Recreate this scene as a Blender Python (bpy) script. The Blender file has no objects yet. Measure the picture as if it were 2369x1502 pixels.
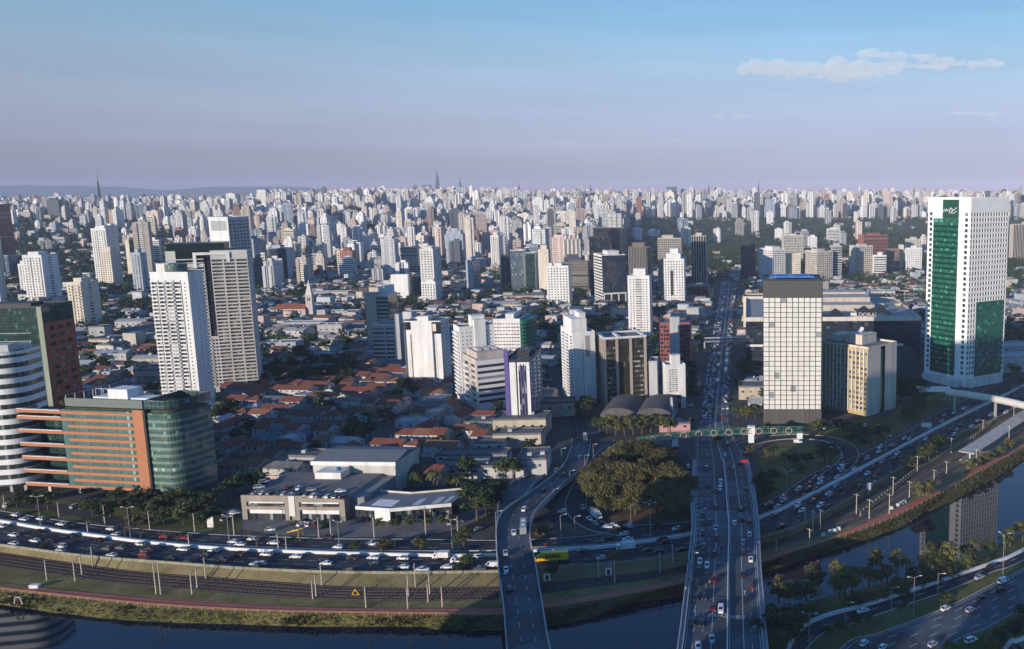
import bpy, math, random
import numpy as np
from mathutils import Vector, Matrix, noise
R = math.radians
rnd = random.Random(7)
# ---------------------------------------------------------------- camera, sky, sun, exposure
SC = bpy.context.scene
COL = SC.collection
FP, X0, Y0, HOR, CH = 2000.0, 1800.0, 751.0, 450.0, 138.0     # focal length and centre in photo pixels, camera height
PIT = math.atan((Y0 - HOR) / FP)
cam = bpy.data.cameras.new('camera'); cam_o = bpy.data.objects.new('camera', cam); COL.objects.link(cam_o)
cam_o.location = (0, 0, CH); cam_o.rotation_euler = (R(90) - PIT, 0, 0)
cam.sensor_width = 36.0; cam.lens = 36.0 * FP / 2369.0
cam.shift_x = -(X0 - 1184.5) / 2369.0
cam.clip_start = 1.0; cam.clip_end = 90000
SC.camera = cam_o
SUN_AZ, SUN_EL = R(33), R(10.5)        # light travels forward and to the right
world = bpy.data.worlds.new('World'); SC.world = world; world.use_nodes = True
wn = world.node_tree.nodes; wl = world.node_tree.links
bgn = wn['Background']; sky = wn.new('ShaderNodeTexSky'); sky.sky_type = 'NISHITA'; sky.sun_disc = False
sky.sun_elevation = SUN_EL; sky.sun_rotation = math.pi + SUN_AZ
sky.altitude = 750; sky.air_density = 1.0; sky.dust_density = 0.6; sky.ozone_density = 2.5
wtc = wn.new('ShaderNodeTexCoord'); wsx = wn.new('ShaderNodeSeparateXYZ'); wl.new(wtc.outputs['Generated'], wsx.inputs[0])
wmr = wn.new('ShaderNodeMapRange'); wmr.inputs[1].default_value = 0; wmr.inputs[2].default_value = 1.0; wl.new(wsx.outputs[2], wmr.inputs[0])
wrp = wn.new('ShaderNodeValToRGB'); wl.new(wmr.outputs[0], wrp.inputs[0])      # evening air: the low sky is lavender rather than yellow
SKYT = [(0.0, (0.251, 0.199, 0.403)), (0.01, (0.251, 0.199, 0.403)), (0.0272, (0.299, 0.258, 0.449)), (0.0541, (0.405, 0.331, 0.494)), (0.0894, (0.53, 0.42, 0.506)), (0.1327, (0.601, 0.511, 0.533)), (0.1705, (0.579, 0.581, 0.593)), (0.193, (0.525, 0.57, 0.594)), (0.25, (0.5, 0.6, 0.68)), (0.42, (0.42, 0.73, 1.0)), (1.0, (0.36, 0.77, 1.18))]
for i, (p_, c_) in enumerate(SKYT):
    el = wrp.color_ramp.elements[0] if i == 0 else wrp.color_ramp.elements[-1] if i == len(SKYT) - 1 else wrp.color_ramp.elements.new(p_)
    el.position = p_; el.color = (*c_, 1)
wmul = wn.new('ShaderNodeMix'); wmul.data_type = 'RGBA'; wmul.blend_type = 'MULTIPLY'; wmul.inputs[0].default_value = 1
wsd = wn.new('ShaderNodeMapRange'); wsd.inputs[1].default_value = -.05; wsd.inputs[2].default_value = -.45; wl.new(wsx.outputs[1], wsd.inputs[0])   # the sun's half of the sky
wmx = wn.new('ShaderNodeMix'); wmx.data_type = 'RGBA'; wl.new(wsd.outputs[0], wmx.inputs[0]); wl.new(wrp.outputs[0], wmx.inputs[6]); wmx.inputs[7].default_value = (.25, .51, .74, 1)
wmp = wn.new('ShaderNodeMapping'); wmp.inputs['Scale'].default_value = (2.2, 2.2, 26); wl.new(wtc.outputs['Generated'], wmp.inputs[0])                # thin uneven veils
wnz = wn.new('ShaderNodeTexNoise'); wnz.inputs['Scale'].default_value = 1.6; wnz.inputs['Detail'].default_value = 6; wl.new(wmp.outputs[0], wnz.inputs[0])
wvr = wn.new('ShaderNodeMapRange'); wvr.inputs[1].default_value = .3; wvr.inputs[2].default_value = .7; wvr.inputs[3].default_value = .95; wvr.inputs[4].default_value = 1.06; wl.new(wnz.outputs[0], wvr.inputs[0])
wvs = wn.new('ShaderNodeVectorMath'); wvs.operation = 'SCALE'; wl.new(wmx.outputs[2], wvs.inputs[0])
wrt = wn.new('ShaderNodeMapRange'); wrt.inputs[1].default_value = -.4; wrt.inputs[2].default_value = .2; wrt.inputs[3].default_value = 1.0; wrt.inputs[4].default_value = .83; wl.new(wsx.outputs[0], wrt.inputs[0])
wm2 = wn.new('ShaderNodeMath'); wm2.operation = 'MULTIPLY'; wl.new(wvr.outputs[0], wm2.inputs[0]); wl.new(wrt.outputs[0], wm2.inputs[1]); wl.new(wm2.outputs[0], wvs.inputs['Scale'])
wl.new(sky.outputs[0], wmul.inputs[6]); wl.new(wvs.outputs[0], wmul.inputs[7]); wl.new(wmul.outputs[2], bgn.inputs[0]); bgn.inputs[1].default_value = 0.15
sun = bpy.data.lights.new('sun', 'SUN'); sun.energy = 2.9; sun.angle = R(0.5); sun.color = (1.0, 0.855, 0.715)
sun_o = bpy.data.objects.new('sun', sun); COL.objects.link(sun_o)
ld = Vector((math.sin(SUN_AZ) * math.cos(SUN_EL), math.cos(SUN_AZ) * math.cos(SUN_EL), -math.sin(SUN_EL)))
sun_o.rotation_euler = ld.to_track_quat('-Z', 'Y').to_euler()
SC.view_settings.view_transform = 'Standard'; SC.view_settings.look = 'None'; SC.view_settings.gamma = 1.0
SC.view_settings.exposure = 0.92
SC.render.engine = 'CYCLES'
SC.cycles.use_denoising = True
SC.cycles.max_bounces = 5; SC.cycles.diffuse_bounces = 2; SC.cycles.glossy_bounces = 3; SC.cycles.transparent_max_bounces = 6
SC.cycles.volume_bounces = 0; SC.cycles.caustics_reflective = False

# ---------------------------------------------------------------- picture <-> place
cp, sp = math.cos(PIT), math.sin(PIT)
def sstep(a, b, v):
    t = min(1, max(0, (v - a) / (b - a))); return t * t * (3 - 2 * t)
def terr(x, y):
    z = 62 * sstep(1900, 4200, y) - 50 * sstep(5200, 8000, y)
    z += 34 * sstep(1300, 2700, y) * sstep(-600, -1700, x) * (1 - sstep(2700, 4600, y))
    z += 20 * math.exp(-((x + .4 * y) / (.13 * y + 1)) ** 2) * sstep(2600, 4200, y) * (1 - sstep(5200, 8000, y))
    return z
def ray(px, py):
    a = (px - X0) / FP; b = (Y0 - py) / FP
    return (a, cp + b * sp, b * cp - sp)
def G(px, py, z=0.0):
    d = ray(px, py); t = (z - CH) / d[2]
    return Vector((d[0] * t, d[1] * t, z))
def T(px, py):                                  # the point of the terrain seen at a pixel
    z = 0
    for _ in range(14):
        p = G(px, py, z); z = 0.5 * z + 0.5 * terr(p.x, p.y)
    return Vector((p.x, p.y, terr(p.x, p.y)))
def P(x, y, z):
    dz = z - CH; dep = y * cp - dz * sp; up = y * sp + dz * cp
    return (X0 + FP * x / dep, Y0 - FP * up / dep)
def ztop(x, y, py):                             # height above which a vertical at (x, y) shows pixel row py
    b = (Y0 - py) / FP; d1, d2 = cp + b * sp, b * cp - sp
    return CH + y / d1 * d2
# ---------------------------------------------------------------- objects
def link(o, parent=None):
    COL.objects.link(o)
    if parent: o.parent = parent
    return o
def empty(name, loc, rz=0.0, label=None, cat=None, group=None):
    o = bpy.data.objects.new(name, None); o.location = loc; o.rotation_euler = (0, 0, rz)
    o.empty_display_size = 1
    COL.objects.link(o); tag(o, label, cat, group); return o
def tag(o, label=None, cat=None, group=None, kind=None):
    if label: o['label'] = label
    if cat: o['category'] = cat
    if group: o['group'] = group
    if kind: o['kind'] = kind
    return o
class MB:
    """collects faces and makes one mesh"""
    def __init__(s): s.v = []; s.f = []; s.m = []; s.uv = []; s.c = []
    def quad(s, a, b, c, d, m=0, uv=None, col=None):
        n = len(s.v); s.v += [tuple(a), tuple(b), tuple(c), tuple(d)]; s.f.append((n, n+1, n+2, n+3)); s.m.append(m)
        s.uv.append(uv); s.c.append(col)
    def poly(s, pts, m=0, col=None):
        n = len(s.v); s.v += [tuple(p) for p in pts]; s.f.append(tuple(range(n, n + len(pts)))); s.m.append(m); s.uv.append(None); s.c.append(col)
    def box(s, x0, x1, y0, y1, z0, z1, m=0, col=None, top=None, bottom=True):
        A = [(x0,y0,z0),(x1,y0,z0),(x1,y1,z0),(x0,y1,z0),(x0,y0,z1),(x1,y0,z1),(x1,y1,z1),(x0,y1,z1)]
        for q in ((0,1,5,4),(1,2,6,5),(2,3,7,6),(3,0,4,7)): s.quad(*[A[i] for i in q], m=m, col=col)
        s.quad(*[A[i] for i in (4,5,6,7)], m=m if top is None else top, col=col)
        if bottom: s.quad(*[A[i] for i in (3,2,1,0)], m=m, col=col)
    def bar(s, p, q, w, h=None, m=0):            # square bar from p to q
        p, q = Vector(p), Vector(q); h = h or w; d = (q - p)
        if d.length < 1e-6: return
        d.normalize(); r = d.cross(Vector((0, 0, 1)))
        r = Vector((1, 0, 0)) if r.length < 1e-3 else r.normalized(); u = r.cross(d)
        c = [r * w / 2 + u * h / 2, r * -w / 2 + u * h / 2, r * -w / 2 - u * h / 2, r * w / 2 - u * h / 2]
        A = [p + k for k in c]; B = [q + k for k in c]
        for i in range(4): s.quad(A[i], A[(i+1) % 4], B[(i+1) % 4], B[i], m=m)
        s.quad(*A, m=m); s.quad(*B[::-1], m=m)
    def tube(s, pts, rads, n=8, m=0, cap=True):
        rings = []
        for i, p in enumerate(pts):
            p = Vector(p); a = Vector(pts[max(0, i-1)]); b = Vector(pts[min(len(pts)-1, i+1)]); d = (b - a).normalized()
            r = d.cross(Vector((0, 1, 0)) if abs(d.y) < .9 else Vector((1, 0, 0))).normalized(); u = r.cross(d)
            rings.append([p + (r * math.cos(6.2832*k/n) + u * math.sin(6.2832*k/n)) * rads[i] for k in range(n)])
        for A, B in zip(rings, rings[1:]):
            for k in range(n): s.quad(A[k], A[(k+1) % n], B[(k+1) % n], B[k], m=m)
        if cap: s.poly(rings[-1], m=m); s.poly(rings[0][::-1], m=m)
    def prism(s, pts, z0, z1, m=0, top=None, col=None):
        n = len(pts)
        for i in range(n):
            a, b = pts[i], pts[(i+1) % n]
            s.quad((a[0],a[1],z0),(b[0],b[1],z0),(b[0],b[1],z1),(a[0],a[1],z1), m=m, col=col)
        s.poly([(p[0],p[1],z1) for p in pts], m=m if top is None else top, col=col)
        s.poly([(p[0],p[1],z0) for p in pts][::-1], m=m, col=col)
    def mesh(s, name, mats, smooth=False):
        me = bpy.data.meshes.new(name); me.from_pydata(s.v, [], s.f)
        for mt in (mats if isinstance(mats, (list, tuple)) else [mats]): me.materials.append(mt)
        if any(s.m): me.polygons.foreach_set('material_index', s.m)
        if smooth: me.polygons.foreach_set('use_smooth', [True] * len(s.f))
        if any(u is not None for u in s.uv):
            l = me.uv_layers.new(name='UVMap'); arr = []
            for f, u in zip(s.f, s.uv):
                for k in range(len(f)): arr += list(u[k]) if u is not None else [0.02, 0.02]
            l.data.foreach_set('uv', arr)
        if any(c is not None for c in s.c):
            a = me.color_attributes.new('Col', 'FLOAT_COLOR', 'CORNER'); arr = []
            for f, c in zip(s.f, s.c):
                c = c or (.5, .5, .5, .5)
                arr += (list(c) + [1.0] * (4 - len(c))) * len(f)
            a.data.foreach_set('color', arr)
        me.update(); return me
    def build(s, name, mats, parent=None, smooth=False):
        return link(bpy.data.objects.new(name, s.mesh(name, mats, smooth)), parent)

# ---------------------------------------------------------------- materials
def newmat(name):
    m = bpy.data.materials.new(name); m.use_nodes = True; nt = m.node_tree
    return m, nt.nodes, nt.links, nt.nodes['Principled BSDF']
MC = {}
def mat(name, col, rough=.8, metal=0.0, var=.18, scale=.35, streak=False, spec=.3, bump=0.0, bscale=4.0):
    if name in MC: return MC[name]
    m, n, l, b = newmat(name)
    b.inputs['Roughness'].default_value = rough; b.inputs['Metallic'].default_value = metal; b.inputs['Specular IOR Level'].default_value = spec
    tc = n.new('ShaderNodeTexCoord'); mp = n.new('ShaderNodeMapping')
    mp.inputs['Scale'].default_value = (scale, scale, scale * (.12 if streak else 1))
    nz = n.new('ShaderNodeTexNoise'); nz.inputs['Scale'].default_value = 1.0; nz.inputs['Detail'].default_value = 6; nz.inputs['Roughness'].default_value = .65
    l.new(tc.outputs['Object'], mp.inputs[0]); l.new(mp.outputs[0], nz.inputs[0])
    mr = n.new('ShaderNodeMapRange'); mr.inputs[1].default_value = .3; mr.inputs[2].default_value = .7
    mr.inputs[3].default_value = 1 - var; mr.inputs[4].default_value = 1 + var * .6
    l.new(nz.outputs[0], mr.inputs[0])
    mx = n.new('ShaderNodeVectorMath'); mx.operation = 'SCALE'; mx.inputs[0].default_value = col[:3]
    l.new(mr.outputs[0], mx.inputs['Scale']); l.new(mx.outputs[0], b.inputs['Base Color'])
    if bump:
        nb = n.new('ShaderNodeTexNoise'); nb.inputs['Scale'].default_value = bscale; nb.inputs['Detail'].default_value = 4
        bp = n.new('ShaderNodeBump'); bp.inputs['Strength'].default_value = bump; bp.inputs['Distance'].default_value = .3
        l.new(tc.outputs['Object'], nb.inputs[0]); l.new(nb.outputs[0], bp.inputs['Height']); l.new(bp.outputs[0], b.inputs['Normal'])
    MC[name] = m; return m
def worn(m, dark=.6):
    """patches and long tyre stains over a road surface"""
    n, l = m.node_tree.nodes, m.node_tree.links; b = n['Principled BSDF']; src = b.inputs['Base Color'].links[0].from_socket
    tc = n.new('ShaderNodeTexCoord'); v = n.new('ShaderNodeTexVoronoi'); v.inputs['Scale'].default_value = .045; l.new(tc.outputs['Object'], v.inputs[0])
    nz = n.new('ShaderNodeTexNoise'); nz.inputs['Scale'].default_value = .7; nz.inputs['Detail'].default_value = 8; nz.inputs['Roughness'].default_value = .8; l.new(tc.outputs['Object'], nz.inputs[0])
    sx = n.new('ShaderNodeSeparateColor'); l.new(v.outputs['Color'], sx.inputs[0])
    mr = n.new('ShaderNodeMapRange'); mr.inputs[3].default_value = dark; mr.inputs[4].default_value = 1.3; l.new(sx.outputs[0], mr.inputs[0])
    m2 = n.new('ShaderNodeMapRange'); m2.inputs[1].default_value = .3; m2.inputs[2].default_value = .7; m2.inputs[3].default_value = .7; m2.inputs[4].default_value = 1.25; l.new(nz.outputs[0], m2.inputs[0])
    mu = n.new('ShaderNodeMath'); mu.operation = 'MULTIPLY'; l.new(mr.outputs[0], mu.inputs[0]); l.new(m2.outputs[0], mu.inputs[1])
    sc = n.new('ShaderNodeVectorMath'); sc.operation = 'SCALE'; l.new(src, sc.inputs[0]); l.new(mu.outputs[0], sc.inputs['Scale']); l.new(sc.outputs[0], b.inputs['Base Color'])
def wall(col): return mat('wall_%d_%d_%d' % tuple(int(c * 100) for c in col), col, .82, var=.24, scale=.22, streak=True)
def cell_rand(n, l, size):
    g = n.new('ShaderNodeTexCoord'); s = n.new('ShaderNodeVectorMath'); s.operation = 'DIVIDE'; s.inputs[1].default_value = size
    fl = n.new('ShaderNodeVectorMath'); fl.operation = 'FLOOR'; w = n.new('ShaderNodeTexWhiteNoise')
    l.new(g.outputs['Object'], s.inputs[0]); l.new(s.outputs[0], fl.inputs[0]); l.new(fl.outputs[0], w.inputs[0]); return w
def glass(name, c1, c2, rough=.08, light=.12, lightcol=(.35, .36, .34), size=(1.3, 1.3, 3.3), metal=0.0):
    """window glass: panes vary, some have blinds drawn"""
    if name in MC: return MC[name]
    m, n, l, b = newmat(name); w = cell_rand(n, l, size)
    oi = n.new('ShaderNodeObjectInfo'); ad = n.new('ShaderNodeMath'); ad.operation = 'ADD'; fr = n.new('ShaderNodeMath'); fr.operation = 'FRACT'
    l.new(w.outputs[0], ad.inputs[0]); l.new(oi.outputs['Random'], ad.inputs[1]); l.new(ad.outputs[0], fr.inputs[0])
    r = n.new('ShaderNodeValToRGB'); e = r.color_ramp.elements
    e[0].position = 0; e[0].color = (*c1, 1); e[1].position = 1 - light - .02; e[1].color = (*c2, 1)
    q = e.new(1 - light); q.color = (*lightcol, 1)
    l.new(fr.outputs[0], r.inputs[0]); l.new(r.outputs[0], b.inputs['Base Color'])
    b.inputs['Roughness'].default_value = rough; b.inputs['Specular IOR Level'].default_value = .6; b.inputs['Metallic'].default_value = metal
    MC[name] = m; return m
def curtain(name, c1, c2, frame, bu=1.5, bv=1.8, lw=.1, rough=.07, light=.03, spec=.6):
    """curtain wall: a grid of mullions over glass panes, by facade metres (UV)"""
    if name in MC: return MC[name]
    m, n, l, b = newmat(name); uv = n.new('ShaderNodeUVMap'); sx = n.new('ShaderNodeSeparateXYZ'); l.new(uv.outputs[0], sx.inputs[0])
    outs = []; fls = []
    for k, s in ((0, bu), (1, bv)):
        dv = n.new('ShaderNodeMath'); dv.operation = 'DIVIDE'; dv.inputs[1].default_value = s; l.new(sx.outputs[k], dv.inputs[0])
        fr = n.new('ShaderNodeMath'); fr.operation = 'FRACT'; l.new(dv.outputs[0], fr.inputs[0])
        lt = n.new('ShaderNodeMath'); lt.operation = 'LESS_THAN'; lt.inputs[1].default_value = lw / s; l.new(fr.outputs[0], lt.inputs[0]); outs.append(lt)
        fl = n.new('ShaderNodeMath'); fl.operation = 'FLOOR'; l.new(dv.outputs[0], fl.inputs[0]); fls.append(fl)
    mx = n.new('ShaderNodeMath'); mx.operation = 'MAXIMUM'; l.new(outs[0].outputs[0], mx.inputs[0]); l.new(outs[1].outputs[0], mx.inputs[1])
    cb = n.new('ShaderNodeCombineXYZ'); l.new(fls[0].outputs[0], cb.inputs[0]); l.new(fls[1].outputs[0], cb.inputs[1])
    w = n.new('ShaderNodeTexWhiteNoise'); l.new(cb.outputs[0], w.inputs[0])
    r = n.new('ShaderNodeValToRGB'); e = r.color_ramp.elements
    e[0].color = (*c1, 1); e[1].position = 1 - light - .01; e[1].color = (*c2, 1); q = e.new(1 - light + .001); q.color = tuple(min(.5, c * 2.5) for c in c2) + (1,)
    l.new(w.outputs[0], r.inputs[0])
    mm = n.new('ShaderNodeMix'); mm.data_type = 'RGBA'; l.new(mx.outputs[0], mm.inputs[0]); l.new(r.outputs[0], mm.inputs[6]); mm.inputs[7].default_value = (*frame, 1)
    l.new(mm.outputs[2], b.inputs['Base Color'])
    rr = n.new('ShaderNodeMapRange'); rr.inputs[3].default_value = rough; rr.inputs[4].default_value = .6; l.new(mx.outputs[0], rr.inputs[0]); l.new(rr.outputs[0], b.inputs['Roughness'])
    b.inputs['Specular IOR Level'].default_value = spec
    MC[name] = m; return m
def attr_mat(name, rough=.8, var=.2, windows=False):
    """colour per building from the mesh; with windows: a storey grid by facade metres, style in the alpha channel"""
    m, n, l, b = newmat(name); a = n.new('ShaderNodeVertexColor'); a.layer_name = 'Col'
    tc = n.new('ShaderNodeTexCoord'); nz = n.new('ShaderNodeTexNoise'); nz.inputs['Scale'].default_value = .15; nz.inputs['Detail'].default_value = 5
    l.new(tc.outputs['Object'], nz.inputs[0])
    mr = n.new('ShaderNodeMapRange'); mr.inputs[1].default_value = .3; mr.inputs[2].default_value = .7; mr.inputs[3].default_value = 1 - var; mr.inputs[4].default_value = 1 + var * .5
    l.new(nz.outputs[0], mr.inputs[0])
    sc = n.new('ShaderNodeVectorMath'); sc.operation = 'SCALE'; l.new(a.outputs[0], sc.inputs[0]); l.new(mr.outputs[0], sc.inputs['Scale'])
    b.inputs['Roughness'].default_value = rough; b.inputs['Specular IOR Level'].default_value = .25
    if not windows:
        l.new(sc.outputs[0], b.inputs['Base Color']); return m
    def M(op, x, y=None):
        q = n.new('ShaderNodeMath'); q.operation = op
        for i, v in enumerate((x, y)):
            if v is None: continue
            if isinstance(v, (int, float)): q.inputs[i].default_value = v
            else: l.new(v, q.inputs[i])
        return q.outputs[0]
    uv = n.new('ShaderNodeUVMap'); sx = n.new('ShaderNodeSeparateXYZ'); l.new(uv.outputs[0], sx.inputs[0])
    al = a.outputs[1]
    fu = M('FRACT', M('DIVIDE', sx.outputs[0], M('ADD', 2.4, M('MULTIPLY', al, 2.2)))); fv = M('FRACT', M('DIVIDE', sx.outputs[1], 3.1))
    u0 = M('MULTIPLY', M('FRACT', M('MULTIPLY', al, 7.3)), .42)
    wu = M('MULTIPLY', M('GREATER_THAN', fu, u0), M('GREATER_THAN', fu, .12))
    wv = M('MULTIPLY', M('GREATER_THAN', fv, .34), M('LESS_THAN', fv, M('ADD', .66, M('MULTIPLY', M('FRACT', M('MULTIPLY', al, 3.7)), .25))))
    # blank pier between window columns, wider every third bay
    g = M('GREATER_THAN', M('FRACT', M('DIVIDE', sx.outputs[0], M('ADD', 7, M('MULTIPLY', al, 6)))), .36)
    hb = M('LESS_THAN', M('FRACT', M('MULTIPLY', al, 13.1)), .26); vb = M('GREATER_THAN', M('FRACT', M('MULTIPLY', al, 17.7)), .84)
    wm = M('MULTIPLY', M('MULTIPLY', M('MAXIMUM', wu, hb), M('MAXIMUM', wv, vb)), M('MAXIMUM', g, M('MULTIPLY', hb, .999)))
    tone = M('MULTIPLY', M('LESS_THAN', M('FRACT', M('DIVIDE', sx.outputs[0], M('ADD', 6, M('MULTIPLY', al, 7)))), .22), M('GREATER_THAN', M('FRACT', M('MULTIPLY', al, 5.1)), .45))
    tk = n.new('ShaderNodeVectorMath'); tk.operation = 'SCALE'; l.new(sc.outputs[0], tk.inputs[0]); l.new(M('SUBTRACT', 1, M('MULTIPLY', tone, .45)), tk.inputs['Scale']); sc = tk
    mm = n.new('ShaderNodeMix'); mm.data_type = 'RGBA'; l.new(wm, mm.inputs[0]); l.new(sc.outputs[0], mm.inputs[6]); mm.inputs[7].default_value = (.10, .115, .135, 1)
    l.new(mm.outputs[2], b.inputs['Base Color'])
    rr = n.new('ShaderNodeMapRange'); rr.inputs[3].default_value = rough; rr.inputs[4].default_value = .15; l.new(wm, rr.inputs[0]); l.new(rr.outputs[0], b.inputs['Roughness'])
    return m
def foliage(name, c1, c2, c3):
    m, n, l, b = newmat(name); tc = n.new('ShaderNodeTexCoord'); oi = n.new('ShaderNodeObjectInfo')
    nz = n.new('ShaderNodeTexNoise'); nz.inputs['Scale'].default_value = .55; nz.inputs['Detail'].default_value = 5; nz.inputs['Roughness'].default_value = .75
    l.new(tc.outputs['Object'], nz.inputs[0])
    ad = n.new('ShaderNodeMath'); ad.operation = 'MULTIPLY_ADD'; ad.inputs[1].default_value = .34; l.new(oi.outputs['Random'], ad.inputs[0]); 
    sb = n.new('ShaderNodeMath'); sb.operation = 'SUBTRACT'; sb.inputs[1].default_value = .17; l.new(nz.outputs[0], sb.inputs[0]); l.new(sb.outputs[0], ad.inputs[2])
    r = n.new('ShaderNodeValToRGB'); e = r.color_ramp.elements
    e[0].position = .32; e[0].color = (*c1, 1); e[1].position = .72; e[1].color = (*c3, 1); q = e.new(.52); q.color = (*c2, 1)
    l.new(ad.outputs[0], r.inputs[0]); l.new(r.outputs[0], b.inputs['Base Color'])
    b.inputs['Roughness'].default_value = .7; b.inputs['Specular IOR Level'].default_value = .2
    MC[name] = m; return m
M_ASPH = mat('asphalt', (.036, .040, .048), .85, var=.3, scale=.09)
M_DECK = mat('worn_deck_asphalt', (.088, .10, .112), .85, var=.35, scale=.12)
worn(M_ASPH); worn(M_DECK)
M_CONC = mat('concrete', (.36, .35, .33), .85, var=.3, scale=.3, streak=True)
M_WHITE = mat('white_paint', (.72, .71, .70), .6, var=.14, scale=.3)
M_MARK = mat('road_paint', (.62, .62, .60), .6, var=.35, scale=.8)
M_KERB = mat('kerb_stone', (.42, .41, .39), .85, var=.25, scale=.6)
M_PAVE = mat('paving', (.17, .16, .155), .9, var=.3, scale=.25)
M_GRASS = mat('dry_grass', (.17, .145, .065), .95, var=.45, scale=.16, bump=.6, bscale=1.2)
M_GREEN = mat('green_grass', (.085, .10, .04), .95, var=.5, scale=.18, bump=.6, bscale=1.2)
def meadow(name, c1, c2, c3):
    """rough grass: worn, dry and green patches"""
    m, n, l, b = newmat(name); tc = n.new('ShaderNodeTexCoord'); a = n.new('ShaderNodeTexNoise'); a.inputs['Scale'].default_value = .09; a.inputs['Detail'].default_value = 8; a.inputs['Roughness'].default_value = .72
    c = n.new('ShaderNodeTexNoise'); c.inputs['Scale'].default_value = 1.3; c.inputs['Detail'].default_value = 6; c.inputs['Roughness'].default_value = .8
    for q in (a, c): l.new(tc.outputs['Object'], q.inputs[0])
    mx = n.new('ShaderNodeMix'); mx.inputs[0].default_value = .42; l.new(a.outputs[0], mx.inputs[2]); l.new(c.outputs[0], mx.inputs[3])
    r = n.new('ShaderNodeValToRGB'); e = r.color_ramp.elements; e[0].position = .38; e[0].color = (*c1, 1); e[1].position = .63; e[1].color = (*c3, 1); q = e.new(.5); q.color = (*c2, 1)
    l.new(mx.outputs[0], r.inputs[0]); l.new(r.outputs[0], b.inputs['Base Color']); b.inputs['Roughness'].default_value = .95; b.inputs['Specular IOR Level'].default_value = .1
    bp = n.new('ShaderNodeBump'); bp.inputs['Strength'].default_value = .8; bp.inputs['Distance'].default_value = .4; l.new(c.outputs[0], bp.inputs['Height']); l.new(bp.outputs[0], b.inputs['Normal']); return m
M_GRASS = meadow('dry_meadow', (.09, .085, .03), (.20, .17, .065), (.31, .24, .115)); M_GREEN = meadow('green_meadow', (.05, .062, .02), (.115, .125, .042), (.20, .175, .075))
M_EARTH = mat('bare_earth', (.14, .095, .06), .95, var=.4, scale=.2, bump=.5)
M_BALL = mat('track_ballast', (.15, .12, .10), .95, var=.4, scale=.5, bump=.7, bscale=3)
M_BIKE = mat('red_cycle_path', (.50, .14, .105), .85, var=.22, scale=.2)
M_RAIL = mat('rail_steel', (.12, .08, .065), .5, metal=.6, var=.3, scale=1)
M_DARK = mat('dark_metal', (.03, .032, .035), .5, var=.2)
M_STEEL = mat('galvanised_steel', (.30, .31, .32), .5, metal=.3, var=.15)
M_CITY = attr_mat('city_facade', windows=True)
M_ATTR = attr_mat('painted_surface')
M_ROOFG = mat('roof_grey', (.20, .20, .20), .9, var=.35, scale=.25)
G_DARK = glass('window_dark', (.012, .016, .02), (.06, .07, .075), light=.2, lightcol=(.28, .28, .27))
G_GREEN = glass('window_green', (.01, .03, .028), (.04, .085, .075), light=.06, lightcol=(.2, .28, .25))
F_GREEN = foliage('leaves_green', (.028, .044, .014), (.06, .083, .026), (.11, .125, .042))
F_DARK = foliage('leaves_dark', (.018, .031, .014), (.038, .057, .022), (.065, .085, .033))
F_BROWN = foliage('leaves_russet', (.052, .048, .02), (.095, .083, .033), (.145, .118, .05))
F_OLIVE = foliage('leaves_olive', (.05, .052, .018), (.105, .10, .032), (.16, .14, .05))
M_BARK = mat('bark', (.11, .085, .065), .95, var=.3, scale=1.5, streak=True)
# ---------------------------------------------------------------- occupied ground
OX, OY, OS = -1800.0, 180.0, 3.0
OCC = np.zeros((1000, 1100), bool)          # [iy, ix]
_gx = OX + (np.arange(1100) + .5) * OS; _gy = OY + (np.arange(1000) + .5) * OS
def occupy(poly, grow=0.0):
    p = np.array([(q[0], q[1]) for q in poly], float); c = p.mean(0)
    if grow: d = p - c; p = c + d * (1 + grow / np.maximum(1e-6, np.hypot(d[:, 0], d[:, 1])))[:, None]
    x0, y0 = p.min(0); x1, y1 = p.max(0)
    i0, i1 = max(0, int((x0 - OX) / OS)), min(1100, int((x1 - OX) / OS) + 2); j0, j1 = max(0, int((y0 - OY) / OS)), min(1000, int((y1 - OY) / OS) + 2)
    if i1 <= i0 or j1 <= j0: return
    X, Y = np.meshgrid(_gx[i0:i1], _gy[j0:j1]); ins = np.zeros(X.shape, bool); n = len(p)
    for k in range(n):
        (ax, ay), (bx, by) = p[k], p[(k + 1) % n]
        if ay == by: continue
        ins ^= ((ay > Y) != (by > Y)) & (X < (bx - ax) * (Y - ay) / (by - ay) + ax)
    OCC[j0:j1, i0:i1] |= ins
def free(poly, grow=0.0):
    for (x, y) in poly:
        i, j = int((x - OX) / OS), int((y - OY) / OS)
        if 0 <= i < 1100 and 0 <= j < 1000 and OCC[j, i]: return False
    return True
def rect(x, y, a, b, th):                    # corners of an a x b rectangle centred at x, y
    c, s = math.cos(th), math.sin(th)
    return [(x + c * u - s * v, y + s * u + c * v) for u, v in ((-a/2,-b/2),(a/2,-b/2),(a/2,b/2),(-a/2,b/2))]
# ================================================================ SETTING
def smooth(pts, sub=8):
    pts = [Vector(p) for p in pts]; out = []
    for i in range(len(pts) - 1):
        p0 = pts[max(0, i-1)]; p1, p2 = pts[i], pts[i+1]; p3 = pts[min(len(pts)-1, i+2)]
        for k in range(sub):
            t = k / sub
            out.append(.5 * ((2*p1) + (p2-p0)*t + (2*p0-5*p1+4*p2-p3)*t*t + (3*p1-p0-3*p2+p3)*t**3))
    out.append(pts[-1]); return out
def resamp(pts, n):
    L = [0]
    for a, b in zip(pts, pts[1:]): L.append(L[-1] + (b - a).length)
    out = []; j = 0
    for k in range(n):
        s = L[-1] * k / (n - 1)
        while j < len(L) - 2 and L[j+1] < s: j += 1
        out.append(pts[j].lerp(pts[j+1], (s - L[j]) / max(1e-9, L[j+1] - L[j])))
    return out
def px(pts, z=0.0, sub=6): return smooth([G(x, y, z) for x, y in pts], sub)
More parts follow.
